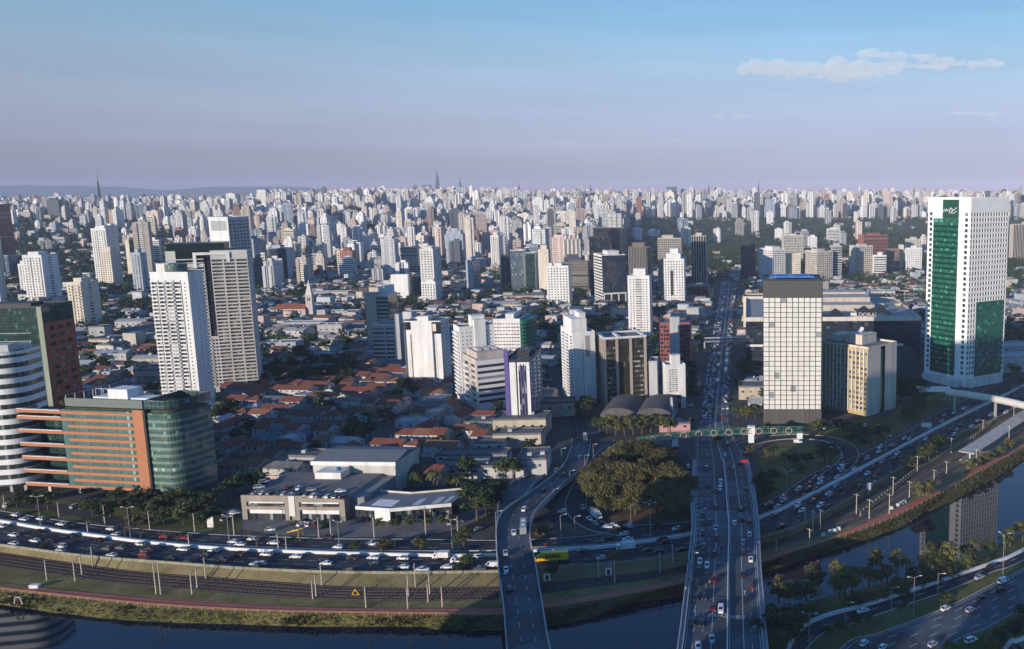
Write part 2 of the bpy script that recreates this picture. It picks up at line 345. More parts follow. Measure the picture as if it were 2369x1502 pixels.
def strip(name, A, B, m, n=240, dz=0.0, kind='structure', parent=None):
    A, B = resamp(A, n), resamp(B, n); mb = MB(); u = Vector((0, 0, dz))
    for i in range(n - 1): mb.quad(A[i]+u, A[i+1]+u, B[i+1]+u, B[i]+u)
    o = mb.build(name, m, parent)
    if kind: tag(o, kind=kind)
    return o
def offset(line, d):                          # parallel line, d > 0 to the left of travel
    out = []
    for i, p in enumerate(line):
        t = (line[min(len(line)-1, i+1)] - line[max(0, i-1)]); t.z = 0; t.normalize()
        out.append(p + Vector((-t.y, t.x, 0)) * d)
    return out
def ribbon(mb, line, w, dz=0.0, m=0):
    A, B = offset(line, w/2), offset(line, -w/2); u = Vector((0, 0, dz))
    for i in range(len(line) - 1): mb.quad(A[i]+u, B[i]+u, B[i+1]+u, A[i+1]+u, m=m)
def rwall(mb, line, w, h, m=0, z0=-.3):         # low wall along a line
    A, B = offset(line, w/2), offset(line, -w/2); lo, hi = Vector((0,0,z0)), Vector((0,0,h))
    for i in range(len(line) - 1):
        mb.quad(A[i]+lo, A[i+1]+lo, A[i+1]+hi, A[i]+hi, m=m); mb.quad(B[i+1]+lo, B[i]+lo, B[i]+hi, B[i+1]+hi, m=m)
        mb.quad(A[i]+hi, A[i+1]+hi, B[i+1]+hi, B[i]+hi, m=m)
    for i in (0, -1): mb.quad(A[i]+lo, B[i]+lo, B[i]+hi, A[i]+hi, m=m)
def dashes(mb, line, on, off, w, dz, m=0):
    L = 0; N = resamp(line, max(2, int(sum((b-a).length for a, b in zip(line, line[1:])) / 1.0)))
    k = 0; step = int(on + off)
    while k + on < len(N): 
        seg = [N[k], N[k + int(on/2)], N[k + int(on)]]; ribbon(mb, seg, w, dz, m); k += step
RZ, WZ = -2.5, -6.0
HL = px([(-700,1130),(-400,1205),(-150,1246),(0,1264),(203,1290),(405,1306),(600,1320),(853,1328),(1152,1325),(1240,1318),(1453,1303),(1587,1283),(1700,1258),(1837,1223),(1972,1152),(2083,1086),(2140,1048),(2199,1012),(2313,966),(2400,918),(2600,820),(3000,690)])
RU = px([(-700,1145),(-400,1221),(-150,1260),(0,1278),(152,1300),(329,1323),(600,1343),(853,1359),(1155,1357),(1250,1349),(1352,1338),(1582,1311),(1769,1257),(1837,1238),(1972,1166),(2083,1098),(2140,1060),(2199,1023),(2313,976),(2400,927),(2600,830),(3000,697)], RZ)
RL = px([(-700,1190),(-400,1252),(-150,1290),(0,1311),(152,1333),(253,1348),(456,1366),(600,1379),(853,1390),(1157,1387),(1250,1374),(1428,1351),(1582,1328),(1769,1275),(1896,1241),(2022,1198),(2149,1130),(2260,1068),(2369,1008),(2600,880),(3000,730)], RZ)
BU = px([(-700,1215),(-400,1295),(-150,1335),(0,1354),(228,1374),(600,1399),(853,1409),(1161,1406),(1254,1395),(1582,1338),(1794,1279),(1934,1238),(2149,1144),(2260,1084),(2369,1023),(2600,893),(3000,738)], RZ)
BL = px([(-700,1222),(-400,1304),(-150,1345),(0,1365),(215,1389),(380,1404),(600,1416),(853,1421),(1161,1422),(1254,1407),(1377,1389),(1582,1349),(1769,1300),(1870,1265),(1997,1224),(2098,1182),(2276,1086),(2369,1033),(2600,902),(3000,744)], RZ)
WL = px([(-700,1250),(-400,1335),(-150,1383),(0,1399),(152,1420),(329,1437),(600,1446),(752,1450),(970,1450),(1030,1459),(1165,1459),(1266,1450),(1377,1427),(1453,1397),(1580,1379),(1769,1323),(1896,1283),(2080,1222),(2136,1187),(2200,1162),(2313,1099),(2369,1064),(2600,930),(3000,770)], WZ)
MD = px([(-700,1082),(-400,1150),(-150,1190),(0,1208),(101,1225),(253,1246),(380,1261),(600,1276),(980,1287),(1150,1287),(1230,1276),(1377,1270),(1587,1241),(1769,1197),(1890,1140),(1997,1084),(2144,1005),(2225,964),(2300,928),(2600,790),(3000,665)])
VL = px([(-700,1076),(-400,1144),(-150,1184),(0,1202),(253,1240),(380,1253),(600,1267),(879,1276),(1147,1275),(1230,1268),(1377,1262),(1587,1234),(1769,1190),(1997,1078),(2144,1000),(2225,958),(2300,922),(2600,786),(3000,662)])
KL = px([(-700,1050),(-400,1115),(-150,1160),(0,1182),(127,1203),(253,1218),(481,1236),(600,1241),(777,1247),(955,1248),(1150,1251),(1228,1249),(1387,1238),(1440,1217),(1595,1208),(1769,1165),(1883,1094),(1989,1053),(2108,994),(2146,968),(2245,920),(2330,878),(2600,745),(3000,640)])
# ground sheet: from the wall of the express lanes to the horizon
mb = MB(); C = resamp(HL, 120); ts = [0, 12, 30, 60, 110, 180, 280, 420, 600, 850, 1150, 1400, 1600, 1800, 2000, 2250, 2500, 2800, 3100, 3500, 3900, 4300, 5000, 5800, 7000, 9000, 13000, 19000]
X0s = [C[0] + Vector((-9000, 2500, 0)), C[0] + Vector((-2500, 700, 0))] + C + [C[-1] + Vector((3000, 2500, 0)), C[-1] + Vector((12000, 6000, 0))]
rows = [[Vector((p.x, p.y + t, terr(p.x, p.y + t))) for p in X0s] for t in ts]
for a, b in zip(rows, rows[1:]):
    for i in range(len(X0s) - 1): mb.quad(a[i], a[i+1], b[i+1], b[i])
M_CG = mat('city_ground', (.075, .074, .07), .95, var=.4, scale=.03)
tag(mb.build('ground', M_CG, smooth=True), kind='structure')
M_EMB = meadow('embankment_grass', (.10, .085, .04), (.20, .165, .085), (.27, .215, .12))
tag(strip('embankment', HL, RU, M_EMB, dz=-.02), kind='structure')
strip('rail_bed', RU, RL, M_BALL)
strip('riverside_verge', RL, BU, M_GRASS)
strip('cycle_path', BU, BL, M_BIKE)
# rough river bank: rows from the path down under the water
mb = MB(); n = 420; A, B = resamp(BL, n), resamp(WL, n); rowsb = []
for k, t in enumerate((0, .2, .4, .6, .8, 1.0, 1.25)):
    row = []
    for i in range(n):
        p = A[i].lerp(B[i], min(t, 1)) if t <= 1 else B[i] + (B[i] - A[i]) * (t - 1)
        z = RZ + (WZ - RZ) * (t ** 1.35) if t <= 1 else WZ - 2
        if 0 < t <= 1: z += (noise.noise(Vector((p.x * .22, p.y * .22, 0))) + .6 * noise.noise(Vector((p.x * .6, p.y * .6, 3)))) * .8
        row.append(Vector((p.x, p.y, z)))
    rowsb.append(row)
for a, b in zip(rowsb, rowsb[1:]):
    for i in range(n - 1): mb.quad(a[i], a[i+1], b[i+1], b[i])
tag(mb.build('river_bank', meadow('bank_growth', (.04, .045, .015), (.11, .105, .038), (.22, .18, .085)), smooth=True), kind='structure')
m, nn, l, b = newmat('river_water'); b.inputs['Base Color'].default_value = (.004, .012, .024, 1); b.inputs['Roughness'].default_value = .03; b.inputs['IOR'].default_value = 1.33
tc = nn.new('ShaderNodeTexCoord'); nz = nn.new('ShaderNodeTexNoise'); nz.inputs['Scale'].default_value = .35; nz.inputs['Detail'].default_value = 3
bp = nn.new('ShaderNodeBump'); bp.inputs['Strength'].default_value = .002; bp.inputs['Distance'].default_value = .5
l.new(tc.outputs['Object'], nz.inputs[0]); l.new(nz.outputs[0], bp.inputs['Height']); l.new(bp.outputs[0], b.inputs['Normal'])
mb = MB(); mb.quad((-4000, -500, WZ), (5000, -500, WZ), (5000, 4300, WZ), (-4000, 4300, WZ))
tag(mb.build('river', m), kind='structure')
# near side of the river
NW = px([(1500,1640),(1640,1500),(1769,1432),(1890,1387),(1989,1363),(2124,1326),(2200,1300),(2300,1262),(2369,1232),(2600,1110),(3000,950)], WZ)
NB = px([(1560,1700),(1690,1520),(1790,1450),(1890,1412),(1989,1384),(2124,1343),(2200,1316),(2300,1278),(2369,1247),(2600,1125),(3000,962)], -1.0)
NQ = px([(1700,1700),(1800,1560),(1860,1450),(2022,1397),(2169,1349),(2301,1303),(2369,1274),(2600,1150),(3000,980)])
strip('near_bank', NW, NB, M_GREEN, 160); strip('near_verge', NB, NQ, M_GREEN, 160)
NR2 = px([(1790,1600),(1896,1470),(1990,1437),(2090,1402),(2200,1364),(2300,1322),(2369,1296),(2600,1172),(3000,1000)])
NR3 = px([(1830,1720),(1946,1500),(2040,1463),(2174,1412),(2250,1376),(2315,1342),(2369,1316),(2600,1192),(3000,1016)])
NR4 = px([(2050,1700),(2199,1498),(2285,1455),(2369,1409),(2600,1290),(3000,1090)])
NR5 = px([(2100,1800),(2326,1502),(2369,1480),(2600,1370),(3000,1150)])
strip('near_slip_road', NQ, NR2, M_ASPH, 160); strip('near_median_grass', NR2, NR3, M_GREEN, 160)
strip('near_highway', NR3, NR4, M_DECK, 160); strip('near_roadside_grass', NR4, NR5, M_GREEN, 160)
mb = MB(); E5 = resamp(NR5, 60)
for i in range(59):
    mb.quad(E5[i], E5[i+1], E5[i+1] + Vector((260, -700, 0)), E5[i] + Vector((-60, -700, 0)))
mb.poly([Vector((-900, 150, 0)), Vector((-900, -600, 0)), Vector((60, -600, 0)), NW[0] + Vector((-15, -25, 6)), Vector((-260, 150, 0))])
tag(mb.build('near_ground', M_PAVE), kind='structure')
def barrier(name, line, w, h, m, label, cat='barrier', group=None, z0=-.3):
    mb = MB(); rwall(mb, resamp(line, 200), w, h, z0=z0); return tag(mb.build(name, m), label, cat, group)
# roads on the far side
strip('express_lanes', HL, MD, M_ASPH, dz=.03); strip('local_lanes', VL, KL, M_ASPH, dz=.03); strip('lane_verge', MD, VL, M_GREEN, dz=.05)
barrier('concrete_barrier', MD, .9, 1.1, M_WHITE, 'long white concrete barrier between the express lanes and the local lanes')
barrier('retaining_wall', offset(HL, .2), .4, 1.0, mat('mossy_concrete', (.27, .25, .18), .9, var=.45, scale=.5, streak=True), 'weathered low concrete wall between the express lanes and the railway embankment', 'wall')
barrier('kerb_wall', VL, .4, .5, M_KERB, 'low pale kerb wall along the river side of the local lanes', 'wall')
barrier('road_kerb', KL, .3, .16, M_KERB, 'pale kerb along the city side of the local lanes', 'kerb')
barrier('concrete_barrier', NQ, .8, 1.1, M_WHITE, 'white concrete barrier between the riverside trees and the near slip road')
barrier('concrete_barrier', NR5, .8, 1.2, M_WHITE, 'white concrete barrier at the outer edge of the near highway')
barrier('road_kerb', NR2, .3, .16, M_KERB, 'kerb between the near slip road and the grass strip beside the highway', 'kerb')
barrier('road_kerb', NR3, .3, .16, M_KERB, 'kerb between the near highway and the grass strip beside it', 'kerb')
mk = MB()
def between(A, B, t, n=200):
    A, B = resamp(A, n), resamp(B, n); return [a.lerp(b, t) for a, b in zip(A, B)]
for t in (.2, .4, .6, .8): dashes(mk, between(HL, MD, t, 300), 4, 8, .18, .06)
ribbon(mk, between(HL, MD, .05, 300), .15, .06); ribbon(mk, between(HL, MD, .95, 300), .15, .06)
for t in (.34, .67): dashes(mk, between(VL, KL, t, 300), 4, 8, .16, .06)
for t in (.2, .4, .6, .8): dashes(mk, between(NR3, NR4, t, 200), 4, 6, .2, .05)
dashes(mk, between(NQ, NR2, .5, 200), 4, 6, .2, .05)
for k in (.06, .96): ribbon(mk, between(NQ, NR2, k), .16, .05); ribbon(mk, between(NR3, NR4, k), .16, .05)
tag(mk.build('road_markings', M_MARK), kind='structure')
# rails: four tracks with sleepers
sl = MB(); rl = MB()
for t in (.16, .4, .62, .86):
    c = between(RU, RL, t, 700)
    for o_ in (-.8, .8): rwall(rl, offset(c, o_), .14, .22, z0=0)
    c2 = resamp(c, 900)
    for i in range(0, 899):
        a = c2[i]; d = (c2[i+1] - a).normalized(); s = Vector((-d.y, d.x, 0)) * 1.3
        sl.bar(a - s + Vector((0,0,.05)), a + s + Vector((0,0,.05)), .3, .12)
tag(rl.build('rails', M_RAIL), kind='structure'); tag(sl.build('rail_sleepers', mat('old_sleepers', (.06, .05, .045), .9)), kind='structure')
# cycle path: railing and centre line
fr = empty('cycle_path_railing', BL[0], 0, 'long yellow timber railing between the red cycle path and the river', 'railing')
mb = MB(); bl = offset(BL, -.3); L3 = resamp(bl, 500)
for h in (.55, 1.0): rwall(mb, [p + Vector((0, 0, h)) for p in L3], .08, .1, z0=0)
def rel(o, loc): o.location = -Vector(loc); return o
M_YEL = mat('yellow_timber', (.42, .30, .10), .8)
o = mb.build('handrail', M_YEL, fr); rel(o, BL[0])
pm = MB(); pm.box(-.09, .09, -.09, .09, -.3, 1.1); pme = pm.mesh('post', M_YEL)
vis = [p for p in resamp(bl, 330) if -60 < P(p.x, p.y, p.z)[0] < 2430]
for p in vis[:100]:
    o = link(bpy.data.objects.new('post', pme), fr); o.location = p - BL[0]
pr = MB()
for p in vis[100:]: pr.box(p.x-.09, p.x+.09, p.y-.09, p.y+.09, p.z-.3, p.z+1.1)
o = pr.build('further_posts', M_YEL, fr); o['kind'] = 'stuff'; rel(o, BL[0])
# track fence beside the station
fe = MB(); FL = px([(1990,1190),(2060,1135),(2111,1094),(2160,1064),(2210,1033),(2260,1006),(2300,975),(2369,932),(2450,890)], -1.2)
fn = empty('trackside_fence', FL[0], 0, 'yellowish slatted concrete fence between the highway and the station tracks', 'fence')
rwall(fe, resamp(FL, 120), .12, .9, z0=-.6); o = fe.build('panel', M_YEL, fn); rel(o, FL[0])
ps = MB(); ps.box(-.15, .15, -.15, .15, -1, 1.5); psm = ps.mesh('post', M_CONC)
for p in resamp(FL, 90)[:90]:
    o = link(bpy.data.objects.new('post', psm), fn); o.location = p - FL[0]
# ---------------------------------------------------------------- avenue and its river bridge
AV = [(1525,1805,1760,7),(1567,1777,1502,7),(1580,1768,1400,7),(1592,1760,1300,7),(1600,1757,1222,7),(1598,1750,1160,5.6),(1600,1742,1114,3.6),(1603,1730,1065,1.2),(1606,1708,1020,.1),(1613,1692,985,.08),(1620,1687,960,.08),(1630,1690,890,.08),(1643,1694,800,.08),(1656,1698,731,.08),(1662,1702,690,.08),(1667,1706,650,.08)]
AL = smooth([G(a, y, z) for a, b, y, z in AV], 8); AR = smooth([G(b, y, z) for a, b, y, z in AV], 8)
def aat(t):                                     # line across the avenue, t from 0 (west edge) to 1
    return [a.lerp(b, t) for a, b in zip(AL, AR)]
NBR = 8 * 7                                     # samples up to the end of the ramp
def avz(y):
    c = aat(.5)
    for a, b in zip(c, c[1:]):
        if a.y <= y <= b.y: return a.z + (b.z - a.z) * (y - a.y) / max(1e-6, b.y - a.y)
    return 7.0 if y < c[0].y else 0.08
def strip2(name, A, B, m, dz=0.0, parent=None, kind=None):
    mb = MB(); u = Vector((0, 0, dz))
    for i in range(len(A) - 1): mb.quad(A[i]+u, B[i]+u, B[i+1]+u, A[i+1]+u)
    o = mb.build(name, m, parent)
    if kind: tag(o, kind=kind)
    return o
br = empty('wide_road_bridge', (0, 0, 0), 0, 'wide blue-grey river bridge carrying the avenue, with footways and a white median', 'bridge')
mb = MB()
for i in range(NBR):
    lo = Vector((0, 0, -1.6))
    a, b, c, d = AL[i], AR[i], AR[i+1], AL[i+1]
    mb.quad(a, b, c, d); mb.quad(a+lo, d+lo, c+lo, b+lo); mb.quad(a, d, d+lo, a+lo); mb.quad(b, b+lo, c+lo, c)
mb.build('deck', M_DECK, br)
strip2('avenue', [p for p in AL[NBR:]], [p for p in AR[NBR:]], M_DECK, .02, kind='structure')
def part_wall(parent, name, line, w, h, m, z0=0.0):
    mb = MB(); rwall(mb, line, w, h, z0=z0); return mb.build(name, m, parent)
nb = NBR + 1
M_CONB = mat('pale_concrete', (.42, .42, .41), .85, var=.25, scale=.3, streak=True)
part_wall(br, 'parapet', offset(AL[:nb], -.1), .3, 1.1, M_CONB, -1.4); part_wall(br, 'parapet', offset(AR[:nb], .1), .3, 1.1, M_CONB, -1.4)
ribL = aat(.055); ribR = aat(.945)
strip2('footway', [p + Vector((0,0,.14)) for p in AL[:nb]], [p + Vector((0,0,.14)) for p in ribL[:nb]], M_CONB, 0, br)
strip2('footway', [p + Vector((0,0,.14)) for p in ribR[:nb]], [p + Vector((0,0,.14)) for p in AR[:nb]], M_CONB, 0, br)
part_wall(br, 'guard_barrier', ribL[:nb], .3, .8, M_CONB); part_wall(br, 'guard_barrier', ribR[:nb], .3, .8, M_CONB)
part_wall(br, 'median_barrier', aat(.55)[:nb], .35, .8, M_WHITE)
for yy in (1330, 1420):                          # piers stand in the river and beside the tracks
    for tt in (.2, .5, .8):
        a = G(1585, yy, 7); b_ = G(1765, yy, 7); q = a.lerp(b_, tt); mb = MB(); mb.box(q.x-1.1, q.x+1.1, q.y-.7, q.y+.7, WZ-2, 5.45); mb.build('pier', M_CONC, br)
for tt in (.2, .5, .8):
    a = G(1600, 1215, 7); b_ = G(1757, 1215, 7); q = a.lerp(b_, tt); mb = MB(); mb.box(q.x-1.1, q.x+1.1, q.y-.6, q.y+.6, -.5, 5.45); mb.build('pier', M_CONC, br)
mk = MB(); U = .05
ribbon(mk, aat(.37)[:-8], .18, U); ribbon(mk, aat(.735)[:-8], .22, U); ribbon(mk, aat(.575), .15, U); ribbon(mk, aat(.525)[NBR:], .4, U)
ribbon(mk, aat(.08), .15, U); ribbon(mk, aat(.92), .15, U)
for t in (.16, .265, .83): dashes(mk, aat(t), 3, 7, .16, U)
for i, p in enumerate(resamp(AL[26:NBR], 24)):    # hatched gore beside the avenue
    q = p + Vector((3.4, 2.2, 0)); ribbon(mk, [p + Vector((1.4, 0, .0)), q], .3, U)
tag(mk.build('avenue_markings', M_MARK), kind='structure')
def road_text(body, at, size, flip, label):
    cu = bpy.data.curves.new('road_lettering', 'FONT'); cu.body = body; cu.size = size; cu.align_x = 'CENTER'
    ob = bpy.data.objects.new('road_lettering', cu); COL.objects.link(ob)
    dg = bpy.context.evaluated_depsgraph_get(); me = bpy.data.meshes.new_from_object(ob.evaluated_get(dg)); bpy.data.objects.remove(ob)
    me.materials.clear(); me.materials.append(M_MARK)
    o = link(bpy.data.objects.new('road_lettering', me)); o.location = at; o.rotation_euler = (0, 0, math.pi if flip else 0); o.scale = (1, 1.7, 1)
    return tag(o, label, 'road lettering')
p = G(1658, 1424, 7); road_text('ÔNIBUS', p + Vector((0, 1.0, .06)), 1.7, True, 'white ÔNIBUS lettering upside down on the inbound bus lane of the wide bridge')
p = G(1702, 1428, 7); road_text('ÔNIBUS', p + Vector((0, -1.0, .06)), 1.7, False, 'white ÔNIBUS lettering on the outbound bus lane of the wide bridge')
def arrow(at, flip, label):
    mb = MB(); s = -1 if flip else 1
    mb.quad((-.12, 0, 0), (.12, 0, 0), (.12, 3*s, 0), (-.12, 3*s, 0)); mb.poly([(-.5, 3*s, 0), (.5, 3*s, 0), (0, 4.6*s, 0)])
    o = mb.build('lane_arrow', M_MARK); o.location = at + Vector((0, 0, .07)); tag(o, label, 'road arrow')
arrow(G(1722, 1380, 7), False, 'straight white lane arrow on the outbound side of the wide bridge')
arrow(G(1740, 1372, 7), False, 'white lane arrow nearer the parapet on the outbound side of the wide bridge')
arrow(G(1609, 1402, 7), True, 'white lane arrow on the inbound side of the wide bridge')
jt = MB()
for L1, L2 in ((AL, AR),):
    A_, B_ = resamp(L1[:NBR+1], 16), resamp(L2[:NBR+1], 16)
    for a, b in zip(A_[1:-1], B_[1:-1]): ribbon(jt, [a.lerp(b, .07), a.lerp(b, .93)], .5, .035)
tag(jt.build('expansion_joints', mat('joint_tar', (.02, .02, .022), .8)), kind='structure')
# ---------------------------------------------------------------- curved bridge at the left
CBW = [(1186,1310,1640,7),(1172,1273,1502,7),(1164,1255,1400,7),(1152,1240,1310,7),(1147,1226,1236,7),(1160,1236,1190,6.3),(1205,1268,1155,5.2),(1258,1308,1118,3.8),(1297,1350,1085,2.2),(1316,1362,1052,.9),(1324,1366,1018,.1),(1318,1355,975,.08),(1306,1340,935,.08),(1300,1331,890,.08)]
CL = smooth([G(a, y, z) for a, b, y, z in CBW], 8); CR = smooth([G(b, y, z) for a, b, y, z in CBW], 8)
cb = empty('curved_road_bridge', (0, 0, 0), 0, 'narrow curved concrete bridge over the highway, curving down into a city street', 'bridge')
NC = 8 * 10; mb = MB()
for i in range(NC):
    lo = Vector((0, 0, -1.5)); a, b, c, d = CL[i], CR[i], CR[i+1], CL[i+1]
    mb.quad(a, b, c, d); mb.quad(a+lo, d+lo, c+lo, b+lo); mb.quad(a, d, d+lo, a+lo); mb.quad(b, b+lo, c+lo, c)
mb.build('deck', M_DECK, cb)
part_wall(cb, 'parapet', offset(CL[:NC+1], -.1), .35, 1.0, M_CONB, -1.4); part_wall(cb, 'parapet', offset(CR[:NC+1], .1), .35, 1.0, M_CONB, -1.4)
strip2('side_street', CL[NC:], CR[NC:], M_ASPH, .03, kind='structure')
FK = [(1149,1185,1212,6.8),(1151,1192,1188,6.2),(1155,1206,1160,5.0),(1166,1224,1135,3.4),(1190,1240,1114,1.6),(1222,1262,1100,.2)]
FL_, FR_ = smooth([G(a, y, z + .02) for a, b, y, z in FK], 6), smooth([G(b, y, z + .02) for a, b, y, z in FK], 6); mb = MB()
for i in range(len(FL_) - 1):
    lo = Vector((0, 0, -1.3)); a, b, c, d = FL_[i], FR_[i], FR_[i+1], FL_[i+1]; mb.quad(a, b, c, d); mb.quad(a, d, d+lo, a+lo); mb.quad(b, b+lo, c+lo, c)
mb.build('branch_deck', M_DECK, cb); part_wall(cb, 'parapet', offset(FL_, -.1), .35, 1.0, M_CONB, -1.2); part_wall(cb, 'parapet', offset(FR_[14:], .1), .35, 1.0, M_CONB, -1.2)
for yy in (1385, 1330, 1262, 1232):
    a = G(1160, yy, 7); b_ = G(1238, yy, 7); q = a.lerp(b_, .5); mb = MB(); mb.box(q.x-2.2, q.x+2.2, q.y-.7, q.y+.7, WZ-2 if yy > 1370 else -3, 5.55); mb.build('pier', M_CONC, cb)
mk = MB(); cc = [a.lerp(b, .5) for a, b in zip(CL, CR)]; dashes(mk, [a.lerp(b, .36) for a, b in zip(CL, CR)], 3, 6, .15, .05); dashes(mk, [a.lerp(b, .68) for a, b in zip(CL, CR)], 3, 6, .15, .05)
tag(mk.build('bridge_markings', M_MARK), kind='structure')
def cbz(x, y):
    best = min(cc, key=lambda p: (p.x - x) ** 2 + (p.y - y) ** 2); return best.z
ROADS = {}
def road(name, pts, w, m=M_ASPH, dz=.05, z=0.0, mark=True):
    line = px(pts, z, 8); mb = MB(); ribbon(mb, line, w, dz); tag(mb.build(name, m), kind='structure'); ROADS[name] = line
    for a, b in zip(line, line[1:]):
        t = (b - a).normalized(); s = Vector((-t.y, t.x, 0)) * (w / 2 + 1.5); occupy([a + s, b + s, b - s, a - s])
    return line
LOOP = road('loop_road', [(1440,1020),(1405,1045),(1375,1085),(1345,1128),(1332,1165),(1345,1195),(1385,1220),(1450,1232)], 9, dz=.09)
RLOOP = road('cloverleaf_ramp', [(1700,1050),(1735,1026),(1790,1014),(1860,1011),(1920,1018),(1958,1034),(1966,1055),(1950,1078),(1918,1102)], 9, dz=.09)
TREEQ = road('queue_ramp', [(1570,1045),(1590,1080),(1610,1110),(1620,1150)], 8, dz=.07)
DEAL = road('dealership_slip', [(955,1250),(1056,1236),(1120,1212),(1160,1185)], 9, dz=.09)
FORK = road('dealership_street', [(1230,1128),(1190,1118),(1140,1108),(1080,1095),(1000,1080),(900,1072)], 9, dz=.09)
UNDER = road('underpass_lane', [(1330,1205),(1300,1196),(1270,1205),(1235,1232)], 7, dz=.11)
SIDE = road('office_driveway', [(0,1168),(110,1172),(210,1190),(300,1222)], 8, dz=.09)
for ln, w, nm in ((LOOP, 9, 'inner'), (RLOOP, 9, 'clover')):
    for s in (-1, 1):
        barrier('road_kerb', offset(ln, s * w / 2), .35, .35, M_KERB, 'pale kerb along the %s side of the %s' % ('outer' if s < 0 else 'inner', 'loop road round the big russet trees' if nm == 'inner' else 'cloverleaf ramp by the palms'), 'kerb')
# occupied: everything on the river side of the local lanes, the avenue, the bridges
kk = resamp(KL, 60); occupy([(p.x, p.y + 5) for p in kk] + [(kk[-1].x, 100), (kk[0].x, 100)])
for A, B, g in ((AL, AR, 4), (CL, CR, 3)):
    for i in range(len(A) - 1):
        t = (A[i+1] - A[i]).normalized(); s = Vector((-t.y, t.x, 0)) * g; occupy([A[i] + s, A[i+1] + s, B[i+1] - s, B[i] - s])
# grass islands
def island(name, pts, m, dz=.1, z=0.0):
    mb = MB(); q = [G(x, y, z) for x, y in pts]; mb.poly([p + Vector((0, 0, dz)) for p in q]); tag(mb.build(name, m), kind='structure'); return q
isl = island('tree_island', [(1425,1030),(1560,1055),(1600,1120),(1596,1200),(1440,1208),(1385,1200),(1360,1165),(1380,1110)], M_EARTH, .06); occupy(isl)
isl2 = island('sloped_island', [(1228,1230),(1250,1205),(1320,1212),(1385,1232),(1240,1247)], M_EARTH, .07)
cl = island('clover_island', [(1750,1045),(1800,1026),(1880,1024),(1935,1040),(1940,1065),(1880,1090),(1790,1150),(1757,1170)], M_GREEN, .06); occupy(cl)
vg = island('office_verge', [(-20,1178),(120,1196),(250,1213),(470,1231),(560,1228),(560,1195),(480,1165),(350,1165),(200,1160),(0,1150)], M_GREEN, .05); occupy(vg)
mvg = island('roadside_park', [(1905,1010),(2000,1042),(2100,990),(2180,940),(2260,905),(2180,905),(2120,925),(2060,960),(1960,975),(1890,985)], M_GREEN, .05)
occupy([G(x, y) for x, y in ((1700,1045),(1700,960),(1900,985),(2075,970),(2130,890),(2420,870),(2420,900),(2130,1000),(1990,1060))]); occupy([G(x, y) for x, y in ((2075,960),(2075,830),(2135,830),(2135,960))])
occupy([G(1600,1010), G(1400,1030), G(1380,1000), G(1600,985)])
dl = island('dealership_forecourt', [(560,1225),(640,1238),(780,1243),(950,1243),(1050,1226),(1140,1190),(1090,1150),(1040,1200),(800,1205),(560,1200)], M_PAVE, .06); occupy(dl)
